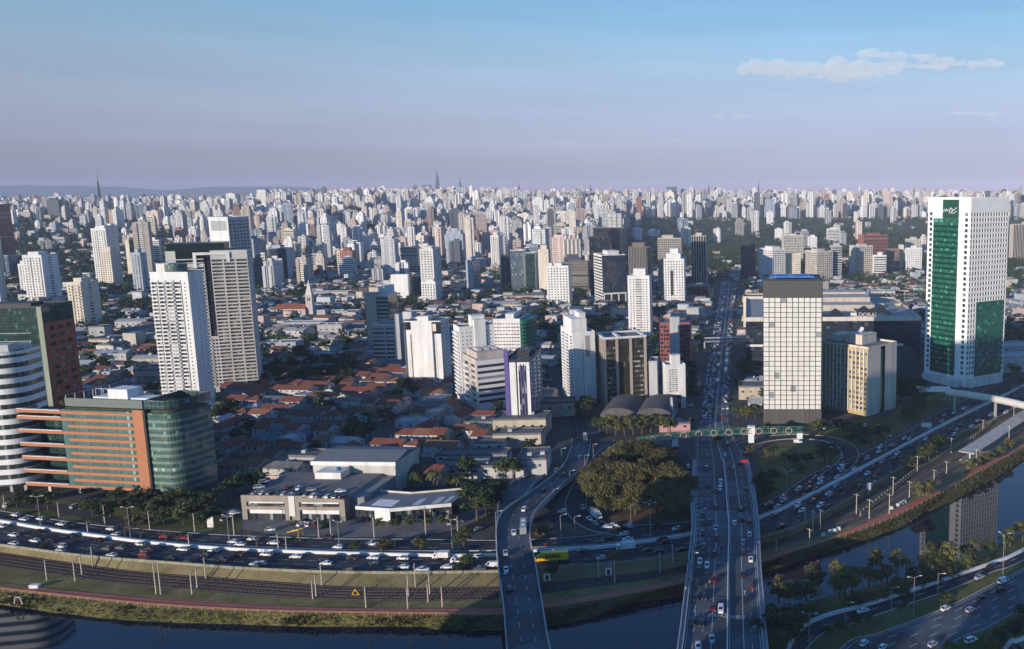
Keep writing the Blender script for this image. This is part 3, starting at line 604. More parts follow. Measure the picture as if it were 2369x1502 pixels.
# ================================================================ BUILDINGS
_paneme = {}
def pane_mesh(m):
    if m.name not in _paneme:
        q = MB(); q.quad((0,0,0),(1,0,0),(1,0,1),(0,0,1)); _paneme[m.name] = q.mesh('window', m)
    return _paneme[m.name]
PANE_PX = 2.1                                   # windows smaller than this in the photo stay one sheet of glazing
class Bld:
    """a rectangular tower: local x runs along its front, local y away from the viewer"""
    def __init__(s, name, label, cat, xl, xc, xr, yb, yt, th=0.0, side=None, deep=None, group=None, terrain=False, grow=4):
        th = R(th); c, sn = math.cos(th), math.sin(th); C = (T if terrain or yb < 640 else G)(xc, yb)
        side = side or ('right' if xr > xc + 1 and xc > xl + 1 and xc < X0 else 'left' if xl < xc - 1 else 'none')
        def hit(target, dx, dy):                 # length along (dx, dy) from C until the picture column is reached
            lo, hi = 0.0, 160.0
            f = lambda t: P(C.x + dx * t, C.y + dy * t, C.z)[0]
            sgn = 1 if f(1.0) > f(0) else -1
            if (target - f(0)) * sgn <= 0: return 3.0
            for _ in range(40):
                mid = (lo + hi) / 2
                if (f(mid) - target) * sgn < 0: lo = mid
                else: hi = mid
            return lo
        if side == 'right':
            w = hit(xl, -c, -sn); d = hit(xr, -sn, c); O = C + Vector((-c, -sn, 0)) * w
        elif side == 'left':
            w = hit(xr, c, sn); d = hit(xl, -sn, c); O = C.copy()
        else:
            xc = xl; C = (T if terrain or yb < 640 else G)(xl, yb); w = hit(xr, c, sn); d = w * .7; O = C.copy()
        if deep: d = deep
        d = min(max(d, 6.0), deep or 42.0)
        s.h = ztop(C.x, C.y, yt) - C.z; s.w, s.d = w, d; s.name = name
        s.e = empty(name, O, th, label, cat, group); s.O = O; s.th = th
        s.wall = MB(); s.mats = []; s.pal = {}; s.win = []; s.scale = FP / max(50, C.y * cp - (O.z - CH) * sp)
        s.fp = [O + Vector((c*u - sn*v, sn*u + c*v, 0)) for u, v in ((0,0),(w,0),(w,d),(0,d))]
        occupy(s.fp, grow); ALL.append(s)
    def mi(s, m):
        if m.name not in s.pal: s.pal[m.name] = len(s.mats); s.mats.append(m)
        return s.pal[m.name]
    def pt(s, face, u, v, o=0.0):
        if face == 'front': return (u, -o, v)
        if face == 'right': return (s.w + o, u, v)
        if face == 'left': return (-o, s.d - u, v)
        return (s.w - u, s.d + o, v)             # back
    def flen(s, face): return s.w if face in ('front', 'back') else s.d
    def plain(s, face, m, z0=0, z1=None, u0=0, u1=None, o=0.0):
        z1 = s.h if z1 is None else z1; u1 = s.flen(face) if u1 is None else u1
        q = [s.pt(face, u0, z0, o), s.pt(face, u1, z0, o), s.pt(face, u1, z1, o), s.pt(face, u0, z1, o)]
        s.wall.quad(*q, m=s.mi(m), uv=[(u0, z0), (u1, z0), (u1, z1), (u0, z1)])
    def grid(s, face, m, us, vs, glassm, dep=.3, z0=0, z1=None, u0=0, u1=None, o=0.0, name='window', skip=None):
        """wall with recessed openings at every us x vs interval"""
        z1 = s.h if z1 is None else z1; u1 = s.flen(face) if u1 is None else u1; k = s.mi(m)
        ub = [u0] + [x for a in us for x in a] + [u1]; vb = [z0] + [x for a in vs for x in a] + [z1]
        for j in range(len(vb) - 1):
            if vb[j+1] - vb[j] < 1e-4: continue
            if j % 2 == 0:
                s.wall.quad(*[s.pt(face, u, v, o) for u, v in ((u0, vb[j]), (u1, vb[j]), (u1, vb[j+1]), (u0, vb[j+1]))], m=k); continue
            for i in range(len(ub) - 1):
                a, b, c, d = ub[i], ub[i+1], vb[j], vb[j+1]
                if b - a < 1e-4: continue
                if i % 2 == 0 or (skip and skip(i // 2, j // 2)):
                    s.wall.quad(*[s.pt(face, u, v, o) for u, v in ((a, c), (b, c), (b, d), (a, d))], m=k); continue
                R4 = [(a, c), (b, c), (b, d), (a, d)]
                for (p, q) in ((0,1),(1,2),(2,3),(3,0)):
                    s.wall.quad(s.pt(face, *R4[p], o), s.pt(face, *R4[q], o), s.pt(face, *R4[q], o-dep), s.pt(face, *R4[p], o-dep), m=k)
                s.win.append((face, a, c, b - a, d - c, o - dep, glassm, name))
    def punch(s, face, m, g, nb, nf, ww=.5, wh=.5, z0=3.5, z1=None, u0=None, u1=None, dep=.3, name='window', margin=.8, top=1.2, o=0.0, skip=None):
        L = s.flen(face); a0 = (u0 or 0); b0 = L if u1 is None else u1; zt = s.h if z1 is None else z1
        bw = (b0 - a0 - 2 * margin) / nb; fh = (zt - top - z0) / nf
        us = [(a0 + margin + bw * (i + .5 - ww / 2), a0 + margin + bw * (i + .5 + ww / 2)) for i in range(nb)]
        vs = [(z0 + fh * (j + .5 - wh / 2), z0 + fh * (j + .5 + wh / 2)) for j in range(nf)]
        s.grid(face, m, us, vs, g, dep, 0 if u0 is None and z1 is None else z0 if z1 is not None and z0 > 4 else 0, zt, a0, b0, o, name, skip)
    def bands(s, face, m, g, nf, wh=.5, z0=3.5, z1=None, u0=None, u1=None, margin=.0, top=1.0, dep=.35, name='window_band', o=0.0):
        s.punch(face, m, g, 1, nf, 1.0, wh, z0, z1, u0, u1, dep, name, margin, top, o)
    def curtain(s, face, m, z0=0, z1=None, u0=0, u1=None, name='curtain_wall', o=0.0):
        z1 = s.h if z1 is None else z1; u1 = s.flen(face) if u1 is None else u1; mb = MB()
        mb.quad(*[s.pt(face, u, v, o) for u, v in ((u0, z0), (u1, z0), (u1, z1), (u0, z1))], uv=[(u0, z0), (u1, z0), (u1, z1), (u0, z1)])
        return mb.build(name, m, s.e)
    def boxpart(s, name, face, u0, u1, z0, z1, m, out, back=0.0):
        """a block proud of a face"""
        mb = MB(); A = [s.pt(face, u, v, k) for v in (z0, z1) for u, k in ((u0, -back), (u1, -back), (u1, out), (u0, out))]
        for q in ((0,1,5,4),(1,2,6,5),(2,3,7,6),(3,0,4,7),(4,5,6,7),(3,2,1,0)): mb.quad(*[A[i] for i in q])
        return mb.build(name, m, s.e)
    def balconies(s, face, m, u0, u1, nf, z0=3.5, top=1.5, out=1.3, hh=1.0, z1=None, name='balcony', step=1):
        zt = s.h if z1 is None else z1; fh = (zt - top - z0) / nf
        for j in range(0, nf, step): s.boxpart(name, face, u0, u1, z0 + fh * j - .15, z0 + fh * j + hh, m, out)
    def fins(s, face, m, n, w=.5, out=.6, z0=0, z1=None, u0=0, u1=None, name='fin', ends=True):
        z1 = s.h if z1 is None else z1; u1 = s.flen(face) if u1 is None else u1
        for i in range(n):
            u = u0 + (u1 - u0) * (i / (n - 1) if ends else (i + .5) / n)
            s.boxpart(name, face, max(u0, u - w/2), min(u1, u + w/2), z0, z1, m, out)
    def roof(s, m, blocks=(), par=.9, pm=None, mb_m=None):
        """flat roof inside a parapet, with plant rooms (x0, x1, y0, y1 as fractions, height)"""
        k = s.mi(m); s.wall.quad((0,0,s.h-.02),(s.w,0,s.h-.02),(s.w,s.d,s.h-.02),(0,s.d,s.h-.02), m=k)
        pm = pm or m; q = MB(); t = .35
        for x0, x1, y0, y1 in ((0, s.w, 0, t), (0, s.w, s.d - t, s.d), (0, t, t, s.d - t), (s.w - t, s.w, t, s.d - t)): q.box(x0, x1, y0, y1, s.h - .01, s.h + par)
        if par: q.build('parapet', pm, s.e)
        for b in blocks:
            q = MB(); x0, x1, y0, y1 = b[0]*s.w, b[1]*s.w, b[2]*s.d, b[3]*s.d; q.box(x0, x1, y0, y1, s.h, s.h + b[4]); q.box(x0 - .25, x1 + .25, y0 - .25, y1 + .25, s.h + b[4] + .003, s.h + b[4] + .35)
            q.build(b[5] if len(b) > 5 else 'plant_room', mb_m or pm, s.e)
    def done(s, back=None):
        for f in ('front', 'right', 'left', 'back'):
            pass
        s.wall.build('wall', s.mats, s.e)
        rot = {'front': 0, 'right': math.pi/2, 'left': -math.pi/2, 'back': math.pi}
        big = [w for w in s.win if min(w[3], w[4]) * s.scale > PANE_PX and max(w[3], w[4]) * s.scale > 3.2]
        big.sort(key=lambda w: -(w[3] * w[4])); keep = big[:100] if len(s.win) < 900 else big[:100]
        ks = set(id(w) for w in keep)
        for w in keep:
            face, u, v, a, h, o, g, nm = w
            ob = link(bpy.data.objects.new(nm, pane_mesh(g)), s.e)
            ob.location = s.pt(face, u, v, o); ob.rotation_euler = (0, 0, rot[face]); ob.scale = (a, 1, h)
        rest = {}
        for w in s.win:
            if id(w) not in ks: rest.setdefault(w[6].name, []).append(w)
        for k, ws in rest.items():
            q = MB()
            for face, u, v, a, h, o, g, nm in ws: q.quad(*[s.pt(face, x, y, o) for x, y in ((u, v), (u + a, v), (u + a, v + h), (u, v + h))])
            ob = q.build('glazing', ws[0][6], s.e); ob['kind'] = 'stuff'
        return s
ALL = []
def shell(b, m, faces):                          # plain walls where no facade was made
    for f in faces: b.plain(f, m)
W1, W2, W3 = wall((.72,.705,.685)), wall((.68,.66,.62)), wall((.60,.55,.48))
W4, W5, W6 = wall((.42,.42,.43)), wall((.50,.44,.36)), wall((.30,.29,.28))
# ---- A: white and glass striped tower with a rounded corner
def rounded(w, d, r, n=10, which=(0, 1)):
    """outline of a w x d block, corners 0 (front left) 1 (front right) 2 (back right) 3 (back left) rounded"""
    out = []; cs = [((0, 0), (r, r), 180), ((w, 0), (w - r, r), 270), ((w, d), (w - r, d - r), 0), ((0, d), (r, d - r), 90)]
    for i, (c, ce, a0) in enumerate(cs):
        if i in which:
            for k in range(n + 1):
                a = R(a0 + 90 * k / n); out.append((ce[0] + r * math.cos(a), ce[1] + r * math.sin(a)))
        else: out.append(c)
    return out
def inset(pts, d):
    c = (sum(p[0] for p in pts)/len(pts), sum(p[1] for p in pts)/len(pts)); out = []
    for x, y in pts:
        L = math.hypot(x - c[0], y - c[1]); out.append((x - (x - c[0]) / L * d, y - (y - c[1]) / L * d))
    return out
def ring(name, pts, z0, z1, m, parent, uvper=False, top=True):
    mb = MB(); n = len(pts); L = 0
    for i in range(n):
        a, b = pts[i], pts[(i+1) % n]; e = math.hypot(b[0]-a[0], b[1]-a[1])
        mb.quad((a[0],a[1],z0),(b[0],b[1],z0),(b[0],b[1],z1),(a[0],a[1],z1), uv=[(L, z0), (L+e, z0), (L+e, z1), (L, z1)]); L += e
    if top: mb.poly([(p[0], p[1], z1) for p in pts]); mb.poly([(p[0], p[1], z0) for p in pts][::-1])
    return mb.build(name, m, parent)
C_GRN = curtain('green_curtain_wall', (.035, .085, .072), (.07, .135, .115), (.10, .14, .12), 1.25, 1.9, .12, light=.03)
C_PALE = curtain('pale_green_spandrel', (.17, .23, .19), (.21, .27, .22), (.08, .11, .09), 1.25, 1.9, .1, light=0.01, rough=.25)
C_GRND = curtain('dark_green_curtain_wall', (.008, .028, .024), (.018, .05, .043), (.035, .06, .052), 1.4, 1.9, .08, light=.03)
C_DARK = curtain('dark_curtain_wall', (.008, .011, .016), (.022, .028, .036), (.06, .065, .07), 1.6, 3.4, .10)
C_BLUE = curtain('blue_curtain_wall', (.05, .075, .10), (.10, .13, .16), (.16, .18, .2), 1.5, 3.2, .1)
C_STRIP = curtain('strip_glazing', (.02, .03, .028), (.075, .085, .075), (.03, .035, .035), 1.1, 50, .14, light=.1)
BRICK = mat('terracotta_cladding', (.40, .17, .085), .8, var=.12, scale=.15); BRICKD = mat('red_brown_cladding', (.24, .085, .055), .8, var=.12, scale=.15)
WPAN = mat('white_aluminium_panel', (.74, .73, .72), .45, var=.07, scale=.1)
b = Bld('striped_office_tower', 'curved white office tower striped with dark window bands beside the terracotta block', 'office building', -150, 80, 133, 1142, 818, 13, 'right')
pts = rounded(b.w, b.d, min(14, b.d*.48), 12, (1,)); nf = 13; fh = (b.h - 5) / nf
ring('glass_core', inset(pts, .5), 4, b.h - .6, C_STRIP, b.e)
for j in range(nf): ring('white_band', pts, 5 + fh * j, 5 + fh * j + fh * .52, WPAN, b.e)
ring('parapet_band', pts, b.h - .9, b.h + .6, WPAN, b.e, top=False); ring('roof', inset(pts, 1.2), b.h - 1.2, b.h - .5, M_ROOFG, b.e)
q = MB(); q.box(b.w*.45, b.w*.85, b.d*.3, b.d*.7, b.h, b.h + 3.2); q.build('plant_room', W4, b.e)
for k in range(16):
    q = MB(); x = b.w - 20 + k * 1.15; q.box(x, x + .5, b.d - 3, b.d - 2.4, b.h - .4, b.h + 2.6); q.build('roof_screen_post', W2, b.e)
q = MB()
for x in (b.w*.3, b.w*.5, b.w*.7, b.w - 6): q.box(x-.6, x+.6, 5, 6.2, -.5, 4.1)
q.build('ground_columns', W4, b.e)['kind'] = 'stuff'
# ---- B: dark green glass and red brown tower
b = Bld('glass_and_brick_tower', 'dark green glass tower with a red brown side of square windows behind the striped tower', 'office building', -110, 129, 196, 960, 712, 8, 'right')
pts = rounded(b.w, b.d, 9, 8, ())
b.curtain('front', C_GRND, z0=0, z1=b.h); b.plain('left', W6); b.plain('back', W6)
gh = (b.h - 9) / 11
b.punch('right', BRICKD, G_DARK, 3, 11, .66, .5, z0=2, z1=b.h - 10, margin=2.6, dep=.6)
b.curtain('right', C_GRND, z0=b.h - 10, z1=b.h)
b.boxpart('corner_shaft', 'front', b.w - 3.2, b.w - .4, 0, b.h + .4, wall((.30,.32,.24)), .5)
b.roof(mat('roof_moss', (.20, .17, .09), .95, var=.4, scale=.2), [(.35, .8, .3, .7, 1.6)], par=1.0, pm=M_DARK); b.done()
for j in range(4):
    b.boxpart('grey_band', 'front', 0, b.w - 8, b.h - 16 - j * 5.0, b.h - 15.6 - j * 5.0, W4, .25)  # thin grey bands across the dark glass front
# ---- C: terracotta and green glass office block
b = Bld('terracotta_office_block', 'terracotta and green glass office block with long horizontal window slots', 'office building', 62, 352, 482, 1158, 950, -8, 'right', deep=17)
hh = b.h; w, d = b.w, b.d
wl = w * .35                                    # left part is open beams only
nf = 11; fh = (hh - 7) / nf
core = [(wl, .6), (w + .2, .6), (w + .2, d - 2), (wl, d - 2)]
ring('glass_core', core, 4, hh - 1.0, curtain('teal_window_strip', (.05, .12, .11), (.11, .21, .20), (.03, .05, .05), 1.3, 50, .22, light=.04), b.e)
for j in range(nf + 1):
    z = 4.0 + (fh * j); th = fh * .44
    full = (j % 2 == 0) or j == nf
    x0 = 0 if full else wl + 3.5
    q = MB(); q.box(x0, w, 0, 1.1, z, min(hh, z + th)); 
    if full: q.box(0, 1.4, 1.1, 9, z, z + th)
    q.build('terracotta_beam', BRICK, b.e)
    if full:
        q = MB(); q.box(.3, wl, .06, 1.0, z + th, z + th + .25); q.build('beam_coping', W1, b.e)
q = MB(); q.box(w - 5.2, w, -.003, 1.103, 3.99, hh + .01); q.build('terracotta_pier', BRICK, b.e)
q = MB(); q.box(w + .0, w + .8, .2, 2.5, 3.5, hh); q.build('dark_joint', M_DARK, b.e)  # dark metal strip between the terracotta pier and the glass end
ring('side_core', [(0, 10), (wl, 10), (wl, d - 6), (0, d - 6)], 3, hh - 4, C_GRND, b.e)
gw = 15                                        # curved glass end
tp = [(w + .8, 1.2)] + [(w + .8 + gw * .55 + gw * .45 * math.sin(R(a)), 1.2 + 13 - 13 * math.cos(R(a))) for a in range(0, 91, 9)] + [(w + .8 + gw, d + 4), (w + .8, d + 4)]
ring('curved_glass_end', tp, 3.5, hh - 1.5, C_GRN, b.e)
for j in range(nf): ring('pale_spandrel', inset(tp, -.15), 4.2 + fh*j, 4.2 + fh*j + fh*.42, C_PALE, b.e)
ring('curved_glass_crown', inset(tp, -.25), hh + .6, hh + 4.6, curtain('glass_crown', (.02, .05, .045), (.05, .09, .08), (.16, .18, .17), 2.2, 2.2, .14), b.e, top=False)
fl = [(wl + 1, 2)] + [(x, y) for x, y in inset(tp, 1.5)[1:]] + [(wl + 1, d + 2)]
ring('roof_terrace', fl, hh - 1.4, hh - .4, mat('roof_lawn', (.07, .075, .035), .95, var=.4), b.e)
q = MB(); q.box(wl + 2, w - 1, 1.3, 1.7, hh + .4, hh + 4.2); q.build('terrace_glass_screen', curtain('pale_screen', (.10, .17, .14), (.2, .3, .26), (.1, .13, .12), 1.5, 2.0, .12), b.e)
for (x0, x1, y0, y1, z1) in ((wl + 21, wl + 31, 5, 13, 8), (wl + 12, wl + 21, 6, 13, 4), (wl + 31, wl + 41, 6, 13, 4)):
    q = MB(); q.box(x0, x1, y0, y1, hh - .39, hh + z1); q.build('white_roof_house', W1, b.e)
q = MB()
for i in range(9): q.bar((wl + 2 + i * 4.2, d, hh), (wl + 2 + i * 4.2, d, hh + 5), .3); q.bar((wl + 2 + i * 4.2, d, hh + 5), (wl + 2 + i * 4.2 + 4.2, d, hh + 5), .3)
for i in range(6): q.bar((wl + 1, 3 + i * 4.5, hh), (wl + 1, 3 + i * 4.5, hh + 5), .3); q.bar((wl + 1, 3 + i * 4.5, hh + 5), (wl + 1, 7.5 + i * 4.5, hh + 5), .3)
q.build('roof_pergola', M_STEEL, b.e)
for x in (8, 24, 40, w - 8, w + 14):
    q = MB(); q.box(x - .7, x + .7, 4, 5.4, -.4, 4.2); q.build('column', W3, b.e)
q = MB(); q.box(wl * .5, w + 12, 9, d - 8, -.3, 3.9); q.build('recessed_lobby', M_DARK, b.e)
occupy([b.O + Vector((0, -4, 0)), b.fp[1] + Vector((32, -4, 0)), b.fp[2] + Vector((32, 6, 0)), b.fp[3]])
# ---- D: white apartment tower with balconies
b = Bld('balcony_apartment_tower', 'tall white apartment tower with bays of balconies in front of the grey concave tower', 'apartment tower', 380, 466, 499, 948, 634, 3, 'right')
nf = 33; w = b.w; z1 = b.h
bays = [(0.02, .17), (.21, .36), (.42, .58), (.62, .78)]
G_APT = glass('window_apartment', (.02, .025, .03), (.09, .095, .095), light=.3, lightcol=(.42, .42, .40))
us = [(a * w, c * w) for a, c in bays]; fh = (z1 - 5 - 4) / nf
b.grid('front', W1, us, [(4 + fh * j + fh * .34, 4 + fh * j + fh * .93) for j in range(nf)], G_APT, dep=1.1, u1=w * .82, z1=z1)
b.grid('front', W1, [(.87 * w, .91 * w)], [(4 + fh * j + fh * .4, 4 + fh * j + fh * .75) for j in range(nf)], G_DARK, dep=.3, u0=w * .82)
for a, c in bays[:3]: b.balconies('front', W1, a * w - .2, c * w + .2, nf, 4, 5, out=1.1, hh=.75)
b.fins('front', W4, 4, .9, .35, z0=3, z1=z1 - 4, u0=w * .19, u1=w * .8)
b.punch('right', W1, G_DARK, 3, nf, .16, .34, z0=4, top=5, dep=.25); b.plain('left', W1); b.plain('back', W2)
for j in range(3):
    b.boxpart('grey_panel', 'front', .42 * w, .58 * w, 14 + j * 22, 14 + j * 22 + 8, W4, .5)
b.roof(M_ROOFG, [(.1, .42, .2, .8, 6)], par=1.3, pm=W1)
tp = [(w*.5 + (w*.26) * math.cos(R(a)), b.d*.5 + (b.d*.42) * math.sin(R(a))) for a in range(0, 360, 15)]
o = ring('curved_penthouse', tp, z1, z1 + 6, curtain('penthouse_glass', (.03, .055, .055), (.08, .12, .12), (.2, .22, .2), 1.0, 1.5, .15), b.e); b.done()
# ---- E: grey concave tower
b = Bld('concave_apartment_tower', 'broad grey apartment tower full of balconies with a black glass slot down its middle', 'apartment tower', 416, 416, 600, 914, 582, 24, 'none', deep=24)
b.d = 24.0
WG = wall((.53, .51, .49)); nf = 38; w = b.w; fh = (b.h - 8) / nf
def esec(u0, u1, zt, nm): 
    n = max(2, int((u1 - u0) / 6.4)); bw = (u1 - u0) / n
    k = int((zt - 6) / fh)
    b.grid('front', WG, [(u0 + bw * (i + .06), u0 + bw * (i + .94)) for i in range(n)], [(4 + fh * j + fh * .42, 4 + fh * j + fh * .92) for j in range(k)], G_DARK, dep=1.2, u0=u0, u1=u1, z1=zt, z0=0)
esec(0, w * .46, b.h - 9, 'a'); esec(w * .54, w, b.h - 4, 'b')
zs = b.h * .40; ks = int((zs - 6) / fh); b.grid('front', WG, [(w*.465, w*.495), (w*.505, w*.535)], [(4 + fh * j + fh * .42, 4 + fh * j + fh * .92) for j in range(ks)], G_DARK, dep=1.0, u0=w*.46, u1=w*.54, z1=zs)
b.plain('front', WG, z0=b.h - 9, z1=b.h, u0=0, u1=w*.12); b.curtain('front', C_GRND, z0=b.h - 9, z1=b.h, u0=w*.12, u1=w*.46, name='green_glass_top', o=-.5); b.plain('front', WG, z0=b.h-4, u0=w*.54)
b.curtain('front', C_DARK, z0=b.h * .40, z1=b.h - 1, u0=w * .46, u1=w * .54, name='black_glass_slot', o=-.8)
b.e.children[-1].data.materials[0] = mat('black_slot_glass', (.01,.014,.016), .3)
b.punch('right', WG, G_DARK, 5, nf, .5, .5, dep=.4); b.plain('left', W4); b.plain('back', W4)
for j in range(0, nf, 1): b.boxpart('balcony_ledge', 'front', 0, w * .455, 4 + fh * j + fh * .1, 4 + fh * j + fh * .38, WG, .7)
for j in range(0, nf, 1): b.boxpart('balcony_ledge', 'front', w * .545, w, 4 + fh * j + fh * .1, 4 + fh * j + fh * .38, WG, .7)
q = MB(); q.box(w*.01, w*.72, 1.5, b.d - 1, b.h - .5, b.h + 5); q.build('dark_crown', mat('dark_green_crown', (.012,.022,.018), .35), b.e)
q = MB(); q.box(w*.33, w*.78, -.9, .0, b.h - 3, b.h - 1.2); q.box(w*.33, w*.37, -.9, 0, b.h - 12, b.h - 3.003); q.box(w*.74, w*.78, -.9, 0, b.h - 8, b.h - 3.003); q.build('white_portal_frame', W1, b.e)
b.roof(M_ROOFG, par=0); b.done()
b = Bld('framed_apartment_tower', 'slim grey tower topped by a white frame, joined behind the concave tower', 'apartment tower', 516, 560, 604, 862, 505, 4, 'right', deep=30)
b.punch('front', WG, G_DARK, 4, 42, .6, .5, z1=b.h - 17, dep=.5); b.plain('front', W1, z0=b.h - 17); b.punch('right', WG, G_DARK, 6, 44, .55, .5, dep=.5); b.plain('left', W4); b.plain('back', W4)
b.boxpart('roof_opening', 'front', b.w * .12, b.w * .9, b.h - 9.5, b.h - 2, wall((.38,.40,.39)), .1)
for j in range(0, 44, 1): b.boxpart('balcony_ledge', 'right', b.d * .3, b.d * .9, 4 + j * (b.h - 6) / 44, 5 + j * (b.h - 6) / 44, WG, .8)
b.roof(M_ROOFG, par=1, pm=W1); b.done()
# ---- F: white tower with green glass
b = Bld('white_and_green_tower', 'tallest white office tower with a punched window grid and two green glass bays', 'office building', 2130, 2233, 2319, 897, 461, 35, 'left')
G_F = glass('window_teal', (.02, .045, .04), (.06, .11, .095), light=.08, lightcol=(.18, .25, .22))
C_F = curtain('green_bay_glass', (.010, .075, .052), (.03, .155, .11), (.02, .06, .045), 1.6, 2.0, .1, light=.06)
w, d, h = b.w, b.d, b.h; nf = 31; zb = 8; fh = (h - 9 - zb) / nf
WF = mat('white_tower_panel', (.80, .79, .78), .55, var=.08, scale=.12)
nb = 14; bw = w / nb
us = [(bw * (i + .17), bw * (i + .83)) for i in range(nb)]; vs = [(zb + fh * (j + .22), zb + fh * (j + .84)) for j in range(nf)]
gz = zb + fh * 14.1; gx0, gx1 = bw * 3, bw * 13
def skp(i, j): return (3 <= i <= 12 and j < 14)
b.grid('front', WF, us, vs, G_F, dep=.45, skip=skp)
b.grid('front', WF, [(bw * (i + .3), bw * (i + .75)) for i in range(5, 11)], [(h - 7.5, h - 5)], G_DARK, dep=.3, z0=h - 8.4, z1=h - 4, u0=bw * 4.5, u1=bw * 11.5, o=.02)
o = b.boxpart('green_glass_bay', 'front', gx0, gx1, zb - 1, gz, mat('bay_reveal', (.03, .07, .055), .3), .5); b.curtain('front', C_F, zb - 1, gz, gx0, gx1, 'green_bay_glazing', .53)
# left face: corner columns of windows and a tall green bay
u_ = d
cw = [(d * .04, d * .11), (d * .87, d * .94)]
b.grid('left', WF, cw, vs, G_F, dep=.45)
b.boxpart('green_glass_bay', 'left', d * .16, d * .73, 7, h - 14, mat('bay_reveal', (.03, .07, .055), .3), .9); b.curtain('left', C_F, 7, h - 14, d * .16, d * .73, 'green_bay_glazing', .93)
for j in range(29):
    b.boxpart('dark_green_spandrel', 'left', d * .16, d * .73, 8 + fh * j, 8 + fh * j + fh * .42, mat('green_spandrel', (.005, .045, .03), .25), 1.05, back=-.94)
b.boxpart('sign_panel', 'left', d * .36, d * .73, h - 13.9, h - .4, mat('sign_green', (.015, .075, .045), .5), .4)
q = MB()                                        # the pale emblem, a bird-like flourish, and a block of cursive strokes
def stroke(pts, wd=.35):
    for a, c in zip(pts, pts[1:]):
        A = b.pt('left', d * .36 + a[0] * d * .34, h - 11.5 + a[1] * 7, .46); Bq = b.pt('left', d * .36 + c[0] * d * .34, h - 11.5 + c[1] * 7, .46); q.bar(A, Bq, wd)
stroke([(.05, .3), (.12, .62), (.2, .35), (.27, .66), (.33, .4), (.42, .62)]); stroke([(.45, .2), (.55, .75), (.7, .6), (.62, .35), (.8, .55), (.98, .8)], .5); stroke([(.55, .25), (.75, .2), (.98, .42)], .45)
q.build('sign_emblem', W1, b.e)
b.plain('right', WF); b.plain('back', WF)
b.roof(M_ROOFG, par=1.2, pm=WF)
q = MB(); q.box(w*.05, w*.9, -3, -.5, -.3, 6); q.build('entrance_podium', W2, b.e); q = MB(); q.box(-6, -1, d*.1, d*.9, -.3, 5); q.build('entrance_podium', W2, b.e); b.done()
# ---- G: white grid tower with a blue helipad
b = Bld('gridded_office_tower', 'white office tower gridded by dark mullions with a blue helipad on its dark top storey', 'office building', 1766, 1768, 1899, 981, 650, 0, 'none')
w, h = b.w, b.h; b.d = d = 31.0
nbx, nfl = 10, 23; zb = 9.0; zt = h - 10; bw = w / nbx; fh = (zt - zb) / nfl
b.grid('front', M_DARK, [(bw * i + .16, bw * (i + 1) - .16) for i in range(nbx)], [(zb + fh * j + .16, zb + fh * (j + 1) - .16) for j in range(nfl)], glass('bright_panel', (.60, .58, .54), (.67, .65, .61), rough=.45, light=.008, lightcol=(.25, .25, .25), size=(3.3, 9, 4.0)), dep=.22, z0=zb - .3, z1=zt + .3, name='pale_panel')
b.curtain('front', curtain('ribbed_base', (.10, .09, .08), (.14, .13, .12), (.04, .04, .04), .9, 20, .3), 0, zb - .3, name='ribbed_base')
b.plain('front', mat('dark_top_storey', (.075, .072, .068), .6, var=.08), zt + .3, h); b.plain('right', M_DARK); b.plain('left', M_DARK); b.plain('back', M_DARK)
b.fins('right', M_DARK, 9, .5, .5); b.roof(W4, par=1.0, pm=M_DARK)
q = MB(); q.box(w*.12, w*.88, d*.2, d*.85, h + 1.2, h + 1.8); hp = q.build('helipad', mat('helipad_blue', (.02, .16, .50), .6, var=.1), b.e)
q = MB()
for x0, x1, y0, y1 in ((.13, .87, .22, .245), (.13, .87, .805, .83), (.2, .21, .245, .805), (.78, .79, .245, .805)): q.box(w*x0, w*x1, d*y0, d*y1, h + 1.803, h + 1.83)
q.bar((w*.44, d*.7, h+1.85), (w*.5, d*.4, h+1.85), .5, .06); q.bar((w*.5, d*.4, h+1.85), (w*.56, d*.7, h+1.85), .5, .06)
o = q.build('helipad_marking', M_WHITE, hp); b.done()
# ---- H: cream block beside it
b = Bld('cream_slab_block', 'cream slab block with gold ribbed front and blank white end, behind the gridded tower', 'office building', 1886, 2007, 2072, 964, 808, -42, 'right')
CRM = wall((.62, .56, .47)); GOLD = wall((.46, .36, .19)); w, d, h = b.w, b.d, b.h
b.punch('front', GOLD, G_APT, 14, 12, .62, .55, z0=3, dep=.35, margin=.6, top=2)
b.fins('front', wall((.70,.66,.58)), 15, .7, .9, z0=2, z1=h - .5)
b.plain('right', CRM, u1=d * .42); b.plain('right', CRM, u0=d * .58); b.plain('right', M_DARK, u0=d * .42, u1=d * .58, o=-1.2); b.plain('back', CRM); b.plain('left', CRM)
b.boxpart('stair_slot', 'right', d * .44, d * .5, 2, h - 2, GOLD, -.4, back=1.15)
b.roof(M_ROOFG, [(.42, .72, .3, .8, 6), (.1, .3, .35, .8, 4)], par=1.2, pm=CRM)
q = MB(); q.tube([(w*.6, d*.5, h+6), (w*.6, d*.5, h+8)], [.15, .15]); q.tube([(w*.6, d*.5, h+8), (w*.6, d*.5 - .4, h+8.4), (w*.6, d*.5 - .9, h+8.9)], [.3, 1.6, 2.2], 14); q.build('satellite_dish', W1, b.e); b.done()
